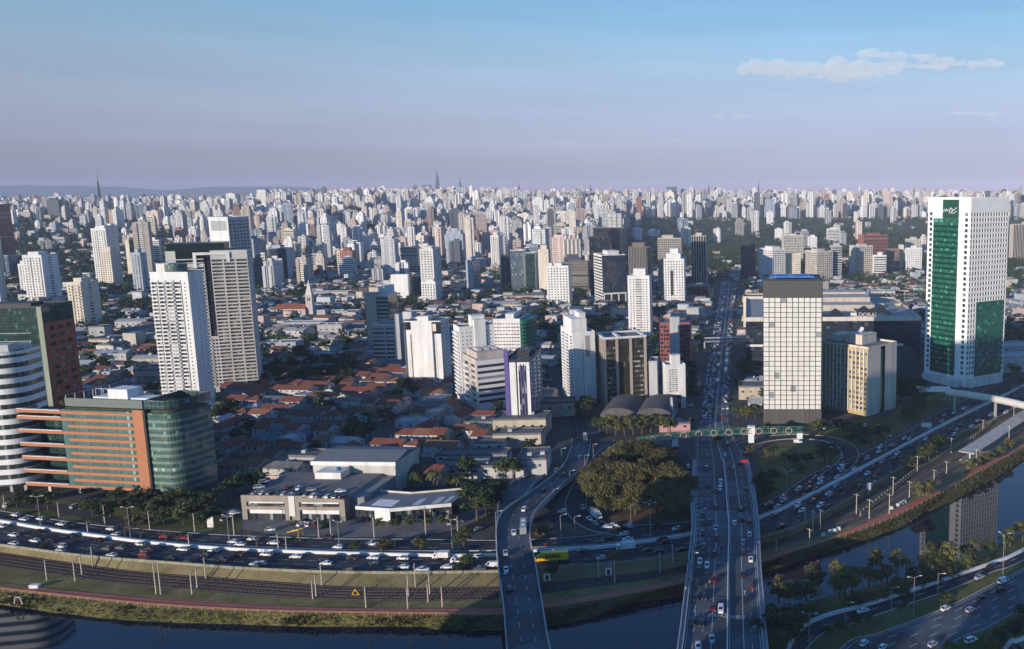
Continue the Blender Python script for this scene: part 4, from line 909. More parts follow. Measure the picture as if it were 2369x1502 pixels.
# ---- I: dark shopping centre
b = Bld('dark_shopping_mall', 'long low dark glass shopping centre with pyramid skylights on a cluttered roof', 'shopping centre', 1726, 1730, 2128, 860, 738, 2, 'none', deep=130)
w, d, h = b.w, b.d, b.h; C_M = curtain('mall_glass', (.012, .016, .024), (.03, .04, .055), (.02, .025, .03), 3, 2.4, .12)
b.plain('front', M_DARK, 0, h * .25); b.curtain('front', C_M, h * .25, h * .95); b.plain('right', M_DARK); b.plain('left', W3); b.plain('back', W3); b.plain('front', W3, h * .95, h)
b.boxpart('pale_ledge', 'front', 0, w * .9, h * .48, h * .52, W2, 1.6); b.boxpart('white_strip', 'front', w * .3, w * .72, h * .55, h * .6, W1, .3)  # pale ledge with a plain white strip above it
q = MB(); P_ = [(w*.66, -9, 0), (w*1.02, -4, 0), (w*.82, 0, h*.62), (w*.93, 2, h*.66)]
q.poly([P_[0], P_[1], P_[3], P_[2]]); q.poly([P_[0], P_[2], (w*.66, 0, 0)]); q.poly([P_[1], P_[3], (w*1.02, 0, 0)]); q.build('slanted_glass_entrance', curtain('teal_slant', (.02, .06, .08), (.04, .09, .11), (.02, .04, .05), 3, 3, .12), b.e)
b.roof(wall((.36,.33,.29)), par=1.2, pm=W3)
for (fx, fy) in ((.40, .10), (.52, .10), (.70, .22), (.80, .22)):
    q = MB(); x, y, s_ = w*fx, d*fy, 8.5; A = [(x-s_, y-s_, h), (x+s_, y-s_, h), (x+s_, y+s_, h), (x-s_, y+s_, h)]
    for k in range(4): q.poly([A[k], A[(k+1)%4], (x, y, h + 6.5)])
    q.build('pyramid_skylight', C_M, b.e)
for k in range(26):
    x, y = rnd.uniform(.32, .98)*w, rnd.uniform(.02, .95)*d
    q = MB(); a_, b_, c_ = rnd.uniform(1.5, 7), rnd.uniform(1.5, 6), rnd.uniform(1, 3.2); q.box(x, x+a_, y, y+b_, h, h+c_); q.build('roof_unit', rnd.choice([W2, W3, W4, W5]), b.e)
for (y0, y1, zz) in ((.34, .5, 5), (.55, .75, 8), (.8, .98, 9)):
    q = MB(); q.box(w*.3, w*.78, d*y0, d*y1, h, h + zz); q.build('upper_roof_level', wall((.48,.43,.37)), b.e)
cu = bpy.data.curves.new('mall_sign', 'FONT'); cu.body = 'ELDORADO'; cu.size = 4.5; cu.extrude = .25; cu.align_x = 'CENTER'
ob = bpy.data.objects.new('mall_sign', cu); COL.objects.link(ob); me = bpy.data.meshes.new_from_object(ob.evaluated_get(bpy.context.evaluated_depsgraph_get())); bpy.data.objects.remove(ob)
me.materials.clear(); me.materials.append(W3); o = link(bpy.data.objects.new('standing_sign_letters', me), b.e); o.location = (w * .70, 3, h + .9); o.rotation_euler = (R(90), 0, 0)
b.done()
# ---- J: purple edged tower, K banded white office, others near it
b = Bld('purple_edged_tower', 'tall white tower with purple edges and dark glass strips beside the banded office', 'office building', 1174, 1231, 1262, 998, 838, 6, 'right')
PUR = mat('purple_cladding', (.11, .08, .27), .6, var=.1); w, d, h = b.w, b.d, b.h
b.plain('front', W1); b.boxpart('purple_fin', 'front', 0, w*.17, 0, h + 8, PUR, .5); b.boxpart('dark_glass_strip', 'front', w*.45, w*.5, 0, h, M_DARK, .15)
for u in (.56, .68, .80): b.boxpart('dark_glass_strip', 'front', w*u, w*u + w*.06, 0, h - 2, G_DARK, .2)
b.boxpart('purple_strip', 'front', w*.63, w*.66, 0, h - 1, PUR, .3); b.boxpart('purple_strip', 'front', w*.75, w*.78, 0, h - 1, PUR, .3)
b.punch('right', W4, G_DARK, 3, 15, .7, .6, dep=.3); b.plain('left', PUR); b.plain('back', W4)
b.boxpart('purple_strip', 'right', 0, d*.08, 0, h, PUR, .2); b.roof(M_ROOFG, [(.3, .8, .4, .8, 3)], par=1.4, pm=M_DARK)
q = MB()
for k in range(5): q.bar((w*(.3+.1*k), d*.5, h+3), (w*(.3+.1*k), d*.5, h+6.5), .12)
q.build('antenna', M_STEEL, b.e); b.done()
b = Bld('banded_office_block', 'white and taupe office block with long dark window bands and a setback roof storey', 'office building', 1077, 1107, 1177, 952, 836, 36, 'left')
TAU = wall((.50,.44,.39)); w, d, h = b.w, b.d, b.h
b.bands('front', WPAN, G_DARK, 7, .48, z0=4, top=2, margin=.8, dep=.5); b.plain('right', TAU); b.plain('back', TAU)
b.punch('left', TAU, G_DARK, 2, 7, .6, .5, z0=4, top=2); b.balconies('left', W1, d*.1, d*.55, 7, 4, 2)
q = MB(); q.box(w*.08, w*.98, d*.1, d*.9, h, h + 5); q.build('setback_storey', TAU, b.e); b.roof(M_ROOFG, par=1, pm=TAU)
for k in range(3):
    q = MB(); q.box(w*(.2+.25*k), w*(.36+.25*k), d*.35, d*.65, h + 5, h + 6.2); q.build('roof_unit', W3, b.e)
b.done()
b = Bld('stepped_apartment_block', 'white apartment block with small paired windows and rounded balconies behind the banded office', 'apartment tower', 1058, 1072, 1150, 930, 760, 34, 'left')
w, d, h = b.w, b.d, b.h; b.punch('front', W1, G_DARK, 8, 17, .3, .35, top=2); b.plain('right', W1); b.plain('back', W1); b.punch('left', W1, G_DARK, 3, 17, .5, .5, top=2); b.balconies('left', W1, 1, d - 1, 17, 3.5, 2)
b.boxpart('projecting_bay', 'front', w*.42, w*.75, 0, h + 5, W1, 1.2, back=3)
b.roof(M_ROOFG, [(.4, .78, .2, .7, 7)], par=1, pm=W1)
q = MB()
for k in range(7): q.bar((w*.42+k*1.6, d*.4, h+7), (w*.42+k*1.6, d*.4, h+9+rnd.random()*3), .18)
q.build('antenna', M_STEEL, b.e); b.done()
b = Bld('green_ended_hotel', 'white block with rows of slit windows and a rounded green end', 'hotel', 1143, 1206, 1228, 820, 740, 3, 'right')
w, d, h = b.w, b.d, b.h; b.punch('front', W1, G_DARK, 9, 9, .72, .3, z0=1, top=2); b.plain('left', W1); b.plain('back', W1); GR = mat('bright_green_cladding', (.02, .19, .12), .6, var=.12)
b.bands('right', GR, G_DARK, 9, .4, z0=1, top=2); b.roof(M_ROOFG, [(.4, .7, .2, .8, 4)], par=1, pm=W1)
tp = [(w + d*.5*math.cos(R(a))*.5, d*.5 + d*.5*math.sin(R(a))) for a in range(-90, 91, 15)]; ring('green_rounded_end', tp, 0, h - .5, GR, b.e)
for j in range(8): ring('dark_band', [(x + (.12 if abs(y - d/2) < d*.49 else 0), y) for x, y in tp], 3 + j*(h-5)/8, 4.3 + j*(h-5)/8, M_DARK, b.e)
b.done()
# ---- L: blank white slab; banded neighbour; tan and dark tower
b = Bld('blank_white_slab', 'blank white slab tower with a narrow dark slit on each side', 'apartment tower', 942, 1027, 1032, 888, 745, 2, 'right', deep=18)
w, d, h = b.w, b.d, b.h; b.plain('front', W1, u0=w*.2, u1=w*.76); b.plain('left', W1); b.plain('back', W1); b.punch('right', W2, G_DARK, 4, 14, .4, .4)
b.plain('front', W1, u1=w*.2, z1=h-6, o=-1.5); b.plain('front', W1, u0=w*.76, z1=h-9, o=-1.5); b.plain('front', M_DARK, u0=w*.15, u1=w*.2, z1=h-9, o=-1.3); b.punch('front', W2, G_DARK, 1, 13, .8, .5, z0=3, z1=h - 10, u0=w*.78, u1=w*.84, o=-1.3, margin=.1)
b.boxpart('slab_front', 'front', w*.2, w*.76, 0, h+.3, W1, .2, back=1.6)
b.roof(M_ROOFG, [(.3, .6, .3, .7, 3)], par=.8, pm=W1); b.done()
b = Bld('red_banded_office', 'grey office block with red tinted window bands beside the blank white slab', 'office building', 866, 930, 944, 842, 752, 3, 'right', deep=20)
w, d, h = b.w, b.d, b.h; b.bands('front', wall((.46,.44,.45)), glass('window_reddish', (.03, .018, .022), (.08, .05, .055)), 8, .45, z0=4, top=1.5, u1=w*.78); b.plain('front', W4, u0=w*.78); b.plain('right', W4); b.plain('left', W4); b.plain('back', W4)
b.boxpart('dividing_pier', 'front', w*.44, w*.49, 0, h, W4, .4); b.boxpart('stair_tower', 'front', w*.8, w, 0, h + 9, W4, .3, back=8); b.roof(M_ROOFG, par=.8, pm=W1); b.done()
b = Bld('tan_and_black_tower', 'tan slab with black glass wings and stepped balconies, behind the red banded office', 'office building', 851, 905, 930, 806, 684, 5, 'right', deep=24)
w, d, h = b.w, b.d, b.h; TAN = wall((.50,.44,.35)); b.plain('front', TAN, u0=w*.02, u1=w*.5); b.bands('front', TAN, G_DARK, 13, .62, u0=w*.5, z0=2, dep=1.0); b.curtain('right', C_DARK); b.plain('left', TAN); b.plain('back', TAN)
b.boxpart('tan_slab', 'front', w*.06, w*.5, 0, h + 3, TAN, .6, back=4); b.balconies('left', TAN, 2, d*.8, 13, 2, 1, out=1.5)
b.roof(M_ROOFG, [(.5, .8, .3, .7, 5), (.8, .98, .2, .8, 8)], par=1, pm=W1); b.done()
# ---- N, O, P, Q, R: the group left of the avenue
b = Bld('tall_white_tower', 'tall plain white apartment tower with one grey panel, beside the bronze glass block', 'apartment tower', 1303, 1331, 1381, 938, 772, 27, 'left')
w, d, h = b.w, b.d, b.h; b.plain('front', W1); b.plain('right', W2); b.plain('back', W2); b.punch('left', W1, G_DARK, 3, 20, .6, .5, top=2); b.balconies('left', W1, d*.1, d*.5, 20, 3.5, 2, out=.9)
b.boxpart('grey_panel', 'front', w*.55, w*.75, h - 16, h - 2, W6, .15)
for j in range(18): b.boxpart('slot_window', 'front', w*.42, w*.46, 6 + j*(h-12)/18, 6.9 + j*(h-12)/18, G_DARK, .03)
q = MB(); q.box(w*.02, w*.7, d*.1, d*.8, h, h + 9); q.build('roof_storey', W1, b.e); q = MB(); q.box(w*.45, w*.72, d*.2, d*.6, h + 9, h + 12.5); q.build('plant_room', W2, b.e); b.roof(M_ROOFG, par=.8, pm=W1); b.done()
b = Bld('bronze_glass_block', 'bronze glass office block with tan vertical piers and a white roof frame', 'office building', 1384, 1400, 1498, 940, 787, 22, 'left')
w, d, h = b.w, b.d, b.h; C_BR = curtain('bronze_glass', (.018, .017, .015), (.045, .042, .036), (.03, .028, .025), 1.6, 3.6, .09, light=.05)
b.curtain('front', C_BR); b.plain('left', wall((.26,.23,.2))); b.plain('right', W6); b.plain('back', W6)
for u in (0, .28, .6, .94): b.boxpart('tan_pier', 'front', w*u, w*(u + .06), 0, h, wall((.38,.32,.27)), .7)
b.fins('left', wall((.38,.32,.27)), 5, .7, .5)
for j in range(0, 11):
    for u0, u1 in ((.07, .27), (.67, .93)): b.boxpart('pale_blind_row', 'front', w*u0, w*u1, 5 + j*(h-8)/11, 6.1 + j*(h-8)/11, glass('blinds', (.03, .03, .028), (.12, .11, .09), light=.35, lightcol=(.36, .33, .27), size=(1.6, 9, 9)), .04)
b.roof(M_ROOFG, par=.6, pm=W4); q = MB()
for x0, x1, y0, y1 in ((-.3, w+.3, -.3, 1.6), (-.3, w+.3, d-1.6, d+.3), (-.3, 1.6, 1.6, d-1.6), (w-1.6, w+.3, 1.6, d-1.6), (w*.35, w*.42, 1.6, d-1.6)): q.box(x0, x1, y0, y1, h + .62, h + 1.5)
q.build('roof_frame', W1, b.e); b.done()
b = Bld('small_white_hotel', 'narrow white hotel with a blank pier and a column of bay windows by the avenue', 'hotel', 1533, 1543, 1587, 947, 848, 20, 'left')
w, d, h = b.w, b.d, b.h; b.punch('front', W1, G_APT, 3, 11, .8, .45, z0=11, top=2, margin=1.5, u1=w*.74); b.plain('front', W1, u0=w*.74); b.plain('right', W1); b.plain('back', W1); b.punch('left', W2, G_DARK, 3, 11, .5, .5, z0=8)
b.boxpart('glass_lobby', 'front', w*.15, w*.75, 0, 9, G_DARK, .2); b.roof(M_ROOFG, [(.35, .8, .3, .7, 6)], par=1, pm=W1); b.done()
b = Bld('grey_rear_block', 'plain grey block joined to the left side of the narrow white hotel', 'office building', 1503, 1522, 1536, 942, 838, 4, 'right', deep=16)
b.plain('front', wall((.46,.46,.47))); b.punch('right', W4, G_DARK, 2, 11, .5, .5); b.plain('left', W4); b.plain('back', W4); b.roof(M_ROOFG, par=.8, pm=W4); b.done()
b = Bld('red_office_building', 'dark red block with a plain grey shaft up the middle of its window grid', 'office building', 1528, 1597, 1602, 850, 748, 2, 'right', deep=22)
RED = wall((.26,.095,.085)); w, d, h = b.w, b.d, b.h
b.punch('front', RED, G_DARK, 3, 10, .75, .62, z0=2, u1=w*.34, margin=.4, dep=.7); b.punch('front', RED, G_DARK, 3, 10, .75, .62, z0=2, u0=w*.66, margin=.4, dep=.7); b.boxpart('grey_shaft', 'front', w*.34, w*.66, 0, h + 5, W4, .8, back=6); b.plain('right', RED); b.plain('left', RED); b.plain('back', RED); b.roof(M_ROOFG, par=.8, pm=RED); b.done()
b = Bld('balconied_white_tower', 'slim bright white apartment tower with balconies down its centre', 'apartment tower', 1455, 1505, 1507, 778, 640, 1, 'right', deep=18)
w, d, h = b.w, b.d, b.h; nf = 23
fhh = (h - 5) / nf
b.grid('front', W1, [(w*.1, w*.16), (w*.24, w*.3), (w*.36, w*.52), (w*.53, w*.64), (w*.70, w*.76), (w*.84, w*.9)], [(3 + fhh*j + fhh*.3, 3 + fhh*j + fhh*.72) for j in range(nf)], G_DARK, dep=.5); b.plain('right', W2); b.plain('left', W1); b.plain('back', W1)
b.balconies('front', W1, w*.35, w*.65, nf, 3, 2, out=.6, hh=.6); b.roof(M_ROOFG, [(.25, .8, .2, .8, 7)], par=1, pm=W1); b.done()
# ================================================================ TOWERS OF THE MIDDLE DISTANCE
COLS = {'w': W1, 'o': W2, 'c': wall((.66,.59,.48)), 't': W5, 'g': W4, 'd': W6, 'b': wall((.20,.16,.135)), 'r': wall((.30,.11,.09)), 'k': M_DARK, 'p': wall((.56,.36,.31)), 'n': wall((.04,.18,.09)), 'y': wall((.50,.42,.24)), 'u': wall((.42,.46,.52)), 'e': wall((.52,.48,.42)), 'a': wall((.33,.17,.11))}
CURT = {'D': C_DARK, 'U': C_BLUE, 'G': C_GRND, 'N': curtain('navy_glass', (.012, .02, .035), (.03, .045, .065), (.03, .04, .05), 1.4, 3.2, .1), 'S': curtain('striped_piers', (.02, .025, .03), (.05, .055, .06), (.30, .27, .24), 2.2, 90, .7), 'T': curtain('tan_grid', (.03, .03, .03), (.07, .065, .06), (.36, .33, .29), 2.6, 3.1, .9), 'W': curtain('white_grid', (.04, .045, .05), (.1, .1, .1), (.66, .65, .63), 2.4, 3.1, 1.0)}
def style(b, face, code, m):
    """P punched, B bands, L balconies over punched windows, C curtain wall, X blank, S blank with a window strip; numbers are bays and storeys"""
    k = code[0]; L = b.flen(face); nf = max(3, int((b.h - 4) / 3.2)); nb = max(2, int(L / 3.4))
    if k == 'P': b.punch(face, m, G_DARK, nb, nf, .45, .45, z0=3, top=1.5)
    elif k == 'Q': b.punch(face, m, G_DARK, nb, nf, .7, .6, z0=3, top=1.5, dep=.6)
    elif k == 'V': b.punch(face, m, G_DARK, max(2, nb // 2), nf, .25, .4, z0=3, top=1.5)
    elif k == 'B': b.bands(face, m, G_DARK, int((b.h - 4) / 3.7), .52, z0=3, dep=.5)
    elif k == 'L':
        b.punch(face, m, G_DARK, nb, nf, .5, .5, z0=3, top=1.5); n = 2 if L > 13 else 1
        for i in range(n):
            u0 = L * (i + .18) / n; u1 = L * (i + .82) / n
            b.balconies(face, m, u0, u1, nf, 3, 1.5, out=1.2, hh=.8)
    elif k == 'C': b.curtain(face, CURT[code[1]]); 
    elif k == 'X': b.plain(face, m)
    elif k == 'S': b.punch(face, m, G_DARK, 1, nf, .22, .5, z0=3, top=1.5)
    elif k == 'F': b.curtain(face, C_DARK, z1=b.h); b.fins(face, m, nb + 1, .9, .6)
MIDT = []
def mid(label, cat, xl, xc, xr, yb, yt, th, side, front, other, col, roofs=1, par=.9, deep=None):
    b = Bld(cat.replace(' ', '_'), label, cat, xl, xc, xr, yb, yt, th, None if side == '-' else {'r': 'right', 'l': 'left', 'n': 'none'}[side], deep=deep, grow=3)
    m = COLS[col]; o = 'left' if side == 'l' else 'right'
    style(b, 'front', front, m); style(b, o, other, m); b.plain('right' if o == 'left' else 'left', m); b.plain('back', m)
    rr = random.Random(xl * 7 + yt)
    bl = [(.25 + rr.uniform(-.1, .1), .7 + rr.uniform(-.1, .15), .2, .75, rr.uniform(3, 6))] if roofs else []
    if roofs == 2: bl.append((.05, .22, .3, .7, 3))
    b.roof(M_ROOFG, bl, par=par, pm=m); b.done(); MIDT.append(b); return b
A, O, Hh = 'apartment tower', 'office building', 'house'
mid('dark red ribbed tower cut by the photo edge, above a blue glass base', O, -24, 12, 43, 632, 474, 6, 'r', 'CG', 'B', 'r', 0)
mid('low blue and white glass block under the dark red ribbed tower', O, 15, 24, 50, 642, 592, 4, 'r', 'CU', 'CU', 'u', 0)
mid('grey slab tower cut by the photo edge, standing before the dark red ribbed tower', A, -40, 2, 18, 700, 548, 5, 'r', 'P', 'P', 'g')
mid('white tower cut by the photo edge above the glass and brick tower', A, -40, 5, 14, 720, 612, 5, 'r', 'L', 'P', 'w')
mid('white apartment tower with a tall recessed dark slot in its shaded side', A, 65, 109, 146, 702, 592, 5, 'r', 'L', 'S', 'w', 2)
mid('narrow white wing with balconies joined to the slotted white tower', A, 49, 66, 72, 676, 612, 5, 'r', 'L', 'V', 'w')
mid('cream balcony tower with a dark window column on its shaded side', A, 166, 198, 239, 757, 655, 5, 'r', 'L', 'S', 'c')
b = mid('white stepped tower with balconies rising behind the slender blue grey tower', A, 224, 258, 286, 656, 530, 5, 'r', 'L', 'P', 'w', 2)
mid('cream lower tower standing against the white stepped tower', A, 240, 264, 287, 663, 580, 5, 'r', 'P', 'P', 'c')
mid('slender blue grey tower with one bright balcony column', A, 311, 333, 348, 676, 586, 5, 'r', 'L', 'S', 'u')
mid('grey office block with white bands and an arched top storey', O, 340, 373, 379, 616, 556, 4, 'r', 'B', 'B', 'o')
mid('dark slab with a pale tan edge between the stepped tower and the banded office', O, 298, 307, 325, 642, 556, 5, 'r', 'X', 'CG', 'c')
mid('glass office with white bands and a white vertical slab beside the church', O, 627, 668, 680, 652, 575, 4, 'r', 'CN', 'X', 'u')
mid('cream banded office with open floors just left of the glass office by the church', O, 588, 618, 624, 658, 586, 4, 'r', 'B', 'B', 'c')
mid('cream tower with red edges rising over the glass office by the church', A, 661, 684, 690, 600, 532, 4, 'r', 'B', 'P', 'c')
mid('narrow cream apartment tower at the right shoulder of the glass office', A, 672, 697, 700, 624, 563, 4, 'r', 'B', 'X', 'c')
mid('teal banded office above the church spire', O, 712, 732, 741, 624, 588, 4, 'r', 'B', 'CG', 'u', 0)
mid('cream concrete grid tower standing alone in the low rise district', A, 783, 812, 814, 644, 582, 4, 'r', 'Q', 'P', 'c')
mid('brown block beside the tree lined street', O, 813, 836, 842, 606, 568, 4, 'r', 'Q', 'P', 'a')
mid('small white banded tower with a bowed top, left of the cream grid tower', A, 710, 725, 729, 588, 558, 4, 'r', 'B', 'P', 'o')
mid('grey block of stacked balconies above the cream grid tower', A, 729, 750, 757, 597, 561, 4, 'r', 'Q', 'P', 'e')
mid('white block with a dish shaped roof ornament above the brown block', O, 786, 815, 820, 570, 548, 4, 'r', 'P', 'P', 'w')
mid('dark tower with a bright white stripe above the tree lined street', O, 838, 858, 867, 562, 520, 4, 'r', 'CN', 'CD', 'k', 0)
mid('bright green slab tower in the far dense district', A, 830, 838, 845, 538, 494, 4, 'r', 'X', 'P', 'n', 0)
mid('broad white triple tower with window columns, largest of the far dense district', A, 762, 798, 804, 533, 474, 4, 'r', 'P', 'P', 'w', 2)
mid('cream slab tower left of the broad white triple tower', A, 680, 704, 712, 508, 468, 4, 'r', 'P', 'P', 'e')
mid('white office of stacked balconies at the head of the tree lined street', O, 866, 900, 910, 582, 548, 4, 'r', 'B', 'P', 'w')
mid('pale glass office with window bands behind the small white slab', O, 928, 968, 976, 640, 572, 4, 'r', 'B', 'CU', 'e', 0)
mid('white office top with black window rows beside the broad grey apartment slab', O, 975, 1000, 1004, 620, 570, 4, 'r', 'B', 'P', 'w')
mid('broad grey apartment slab with a white windowed end', A, 977, 1008, 1081, 694, 577, 8, 'r', 'P', 'Q', 'o', 2)
mid('small blank white slab with a grey centre stripe', O, 907, 946, 950, 690, 637, 4, 'r', 'X', 'P', 'w', 0)
mid('dark glass block between the small blank white slab and the little white apartment block', O, 947, 976, 980, 684, 640, 4, 'r', 'CN', 'X', 'k', 0)
mid('little white apartment block with a dark roof in front of the broad grey slab', A, 977, 1010, 1020, 704, 653, 4, 'r', 'L', 'P', 'w')
mid('pale office with a tall white stair edge right of the broad grey slab', O, 1081, 1096, 1118, 676, 604, 4, 'r', 'X', 'B', 'u')
mid('slim white tower with a dark balcony column, rising over the pale rooftops', A, 1138, 1157, 1167, 632, 546, 4, 'r', 'L', 'P', 'w')
mid('pink topped slab behind the slim white tower', A, 1132, 1158, 1163, 580, 536, 4, 'r', 'P', 'P', 'p')
mid('wide cream block of small windows left of the slim white tower', A, 1061, 1098, 1106, 592, 557, 4, 'r', 'P', 'P', 'c')
mid('black glass tower with a pale blue glass front beside it', O, 1162, 1183, 1188, 672, 592, 4, 'r', 'CN', 'CD', 'k', 0)
mid('pale blue glass tower edged by a white slab', O, 1184, 1214, 1222, 674, 580, 4, 'r', 'CU', 'X', 'w', 0)
mid('dark green glass tower squeezed between two white slabs', O, 1219, 1240, 1248, 676, 586, 4, 'r', 'CG', 'X', 'o', 0)
mid('blank cream slab tower right of the dark green glass tower', O, 1248, 1272, 1277, 676, 578, 4, 'r', 'X', 'P', 'c')
mid('cream apartment tower with three ranks of small windows', A, 1267, 1318, 1325, 708, 616, 4, 'r', 'P', 'P', 'w', 2)
mid('low dark office with window strips behind the cream three rank tower', O, 1308, 1362, 1368, 678, 607, 4, 'r', 'B', 'X', 'b', 0)
mid('tan tower with many balcony rows above the dark office', A, 1283, 1312, 1320, 588, 521, 4, 'r', 'B', 'P', 't')
mid('grey tower with curved balconies left of the black glass tower', O, 1335, 1352, 1367, 602, 562, 4, 'r', 'CN', 'B', 'e')
mid('broad dark brown tower with a pale frame along its top', O, 1368, 1446, 1453, 600, 528, 3, 'r', 'CD', 'X', 'b', 0)
mid('black glass tower with a small white box on its front', O, 1367, 1415, 1418, 692, 549, 3, 'r', 'CD', 'CD', 'k', 0)
b = mid('dark glass office on tall white legs with a banded white left face', O, 1375, 1396, 1450, 710, 592, 26, 'l', 'CN', 'B', 'o')
for u in (.02, .33, .64, .94): b.boxpart('tall_leg', 'front', b.w*u, b.w*(u+.05), 0, b.h*.24, W2, .6)
b.boxpart('white_beam', 'front', 0, b.w, b.h*.24, b.h*.27, W2, .62); b.boxpart('dark_portico', 'front', b.w*.07, b.w*.94, .1, b.h*.235, M_DARK, .08)
mid('dark tower with close vertical ribs behind the dark office on white legs', O, 1456, 1506, 1517, 672, 572, 4, 'r', 'CS', 'CS', 'b')
mid('large beige tower with a ribbed upper front', O, 1524, 1578, 1606, 684, 552, 3, 'r', 'CT', 'CD', 't')
mid('tall tower striped in tan and dark lines beside the avenue', O, 1601, 1634, 1643, 668, 547, 2, 'r', 'F', 'L', 'e')
mid('low dark podium at the foot of the tall striped tower', O, 1590, 1638, 1644, 690, 664, 2, 'r', 'CD', 'X', 'd', 0)
b = mid('cream stepped apartment tower with one dark vertical strip', A, 1537, 1584, 1588, 704, 600, 3, 'r', 'P', 'P', 'w')
b.boxpart('dark_vertical_strip', 'front', b.w*.32, b.w*.46, b.h*.2, b.h*.75, M_DARK, .1)
q = MB(); q.box(b.w*.12, b.w*.82, b.d*.1, b.d*.9, b.h, b.h + 7); q.box(b.w*.3, b.w*.7, b.d*.2, b.d*.8, b.h + 7.003, b.h + 13); q.build('stepped_top', W1, b.e)
mid('white box like block in the park edge trees', A, 1465, 1482, 1487, 560, 530, 3, 'r', 'V', 'P', 'w')
mid('small white block right of the box like block in the park edge trees', A, 1499, 1524, 1528, 553, 534, 3, 'r', 'P', 'P', 'w')
mid('dark blue glass tower across the avenue from the tall striped tower', O, 1714, 1744, 1748, 646, 568, 2, 'n', 'CN', 'CN', 'k')
mid('white hotel of egg crate windows, its left face in blue shade', 'hotel', 1747, 1787, 1817, 652, 578, 32, 'l', 'Q', 'Q', 'w')
mid('grey tower with black window groups above the egg crate hotel', O, 1808, 1812, 1858, 606, 545, 8, 'l', 'Q', 'P', 'e', 2)
mid('cream grid block right of the egg crate hotel', O, 1815, 1818, 1852, 648, 588, 8, 'l', 'P', 'P', 'c', 0)
mid('grey concrete grid block with a shaded banded wing', O, 1863, 1890, 1926, 652, 583, 30, 'l', 'Q', 'Q', 'e')
mid('tall shaded block with white bands beside the grey concrete grid block', O, 1922, 1926, 1947, 648, 570, 6, 'l', 'B', 'X', 'g')
mid('white block with domed top in the park edge right of centre', A, 1912, 1914, 1941, 564, 530, 6, 'l', 'B', 'P', 'w')
mid('slim white block at the park edge above the egg crate hotel', A, 1792, 1794, 1811, 560, 531, 6, 'l', 'V', 'P', 'w')
mid('white block with an antenna in the park edge', A, 1868, 1870, 1890, 580, 549, 6, 'l', 'P', 'P', 'w')
mid('cream and grey block with a lit blank left face', A, 1964, 1977, 2018, 640, 570, 22, 'l', 'Q', 'X', 'e')
mid('dark maroon tower with a lit pink left face', O, 1984, 1998, 2054, 600, 545, 20, 'l', 'B', 'X', 'r')
mid('white banded block in front of the dark maroon tower', A, 2018, 2022, 2050, 640, 592, 8, 'l', 'B', 'P', 'w')
mid('dark brown block left of the blank cream pier', O, 2048, 2052, 2080, 630, 577, 8, 'l', 'Q', 'X', 'b', 0)
mid('blank cream pier block beside the white grid block near the tallest tower', O, 2077, 2081, 2090, 628, 568, 8, 'l', 'X', 'X', 'c', 0)
mid('white grid block just left of the tallest white and green tower', A, 2093, 2096, 2132, 632, 575, 8, 'l', 'P', 'P', 'w')
mid('grey block rising behind the white grid block near the tallest tower', A, 2093, 2097, 2131, 590, 554, 8, 'l', 'P', 'P', 'e')
mid('brown ribbed tower cut by the photo edge right of the tallest tower', O, 2333, 2342, 2420, 606, 520, 10, 'l', 'F', 'X', 't')
mid('blank white end block of the shopping centre left of the gridded tower', O, 1720, 1722, 1768, 770, 688, 0, 'n', 'X', 'X', 'c', 0, deep=25)
# background landmarks on the skyline and left hill
mid('pale slab group on the wooded hill, three towers side by side', A, 115, 133, 136, 488, 457, 5, 'r', 'X', 'P', 'w')
mid('bluish slab right of the pale slab on the wooded hill', A, 135, 154, 158, 486, 457, 5, 'r', 'P', 'P', 'u')
mid('grey slab behind the pair of slabs on the wooded hill', A, 155, 170, 175, 484, 452, 5, 'r', 'P', 'P', 'u')
mid('pinkish tower on the hill beside a white and blue one', A, 244, 262, 266, 526, 488, 5, 'r', 'P', 'P', 'p')
mid('white and blue grey tower on the hill beside the pinkish one', A, 263, 272, 290, 528, 486, 5, 'r', 'P', 'X', 'w')
mid('narrow cream tower standing alone above the hill houses', A, 344, 362, 366, 552, 501, 5, 'r', 'B', 'P', 'c')
mid('tall tower on the skyline with a white top, left of the dense district', A, 600, 620, 622, 510, 440, 4, 'r', 'P', 'P', 'o', 0)
mid('pair of white towers on the skyline above the framed tower', A, 526, 547, 558, 492, 449, 4, 'r', 'P', 'P', 'w')
mid('orange and cream tower just left of the framed tower', A, 472, 488, 497, 550, 511, 4, 'r', 'Q', 'P', 'p', 0)
mid('green and white balcony tower left of the orange and cream tower', A, 402, 414, 421, 556, 512, 4, 'r', 'L', 'P', 'u')
mid('white stacked tower above the concave tower roof', A, 451, 464, 471, 552, 508, 4, 'r', 'L', 'P', 'w')
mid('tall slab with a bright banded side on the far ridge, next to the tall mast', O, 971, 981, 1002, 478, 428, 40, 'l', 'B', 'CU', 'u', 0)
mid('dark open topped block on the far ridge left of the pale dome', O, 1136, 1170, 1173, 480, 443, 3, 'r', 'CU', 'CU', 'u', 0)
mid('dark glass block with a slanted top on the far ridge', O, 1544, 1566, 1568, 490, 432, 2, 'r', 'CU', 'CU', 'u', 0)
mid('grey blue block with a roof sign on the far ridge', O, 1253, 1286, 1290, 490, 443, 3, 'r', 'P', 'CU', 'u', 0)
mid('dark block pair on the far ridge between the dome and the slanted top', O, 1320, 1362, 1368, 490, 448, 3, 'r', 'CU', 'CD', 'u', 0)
mid('white framed block on the far ridge to the right', O, 1948, 1950, 1958, 470, 437, 3, 'n', 'X', 'X', 'w', 0)
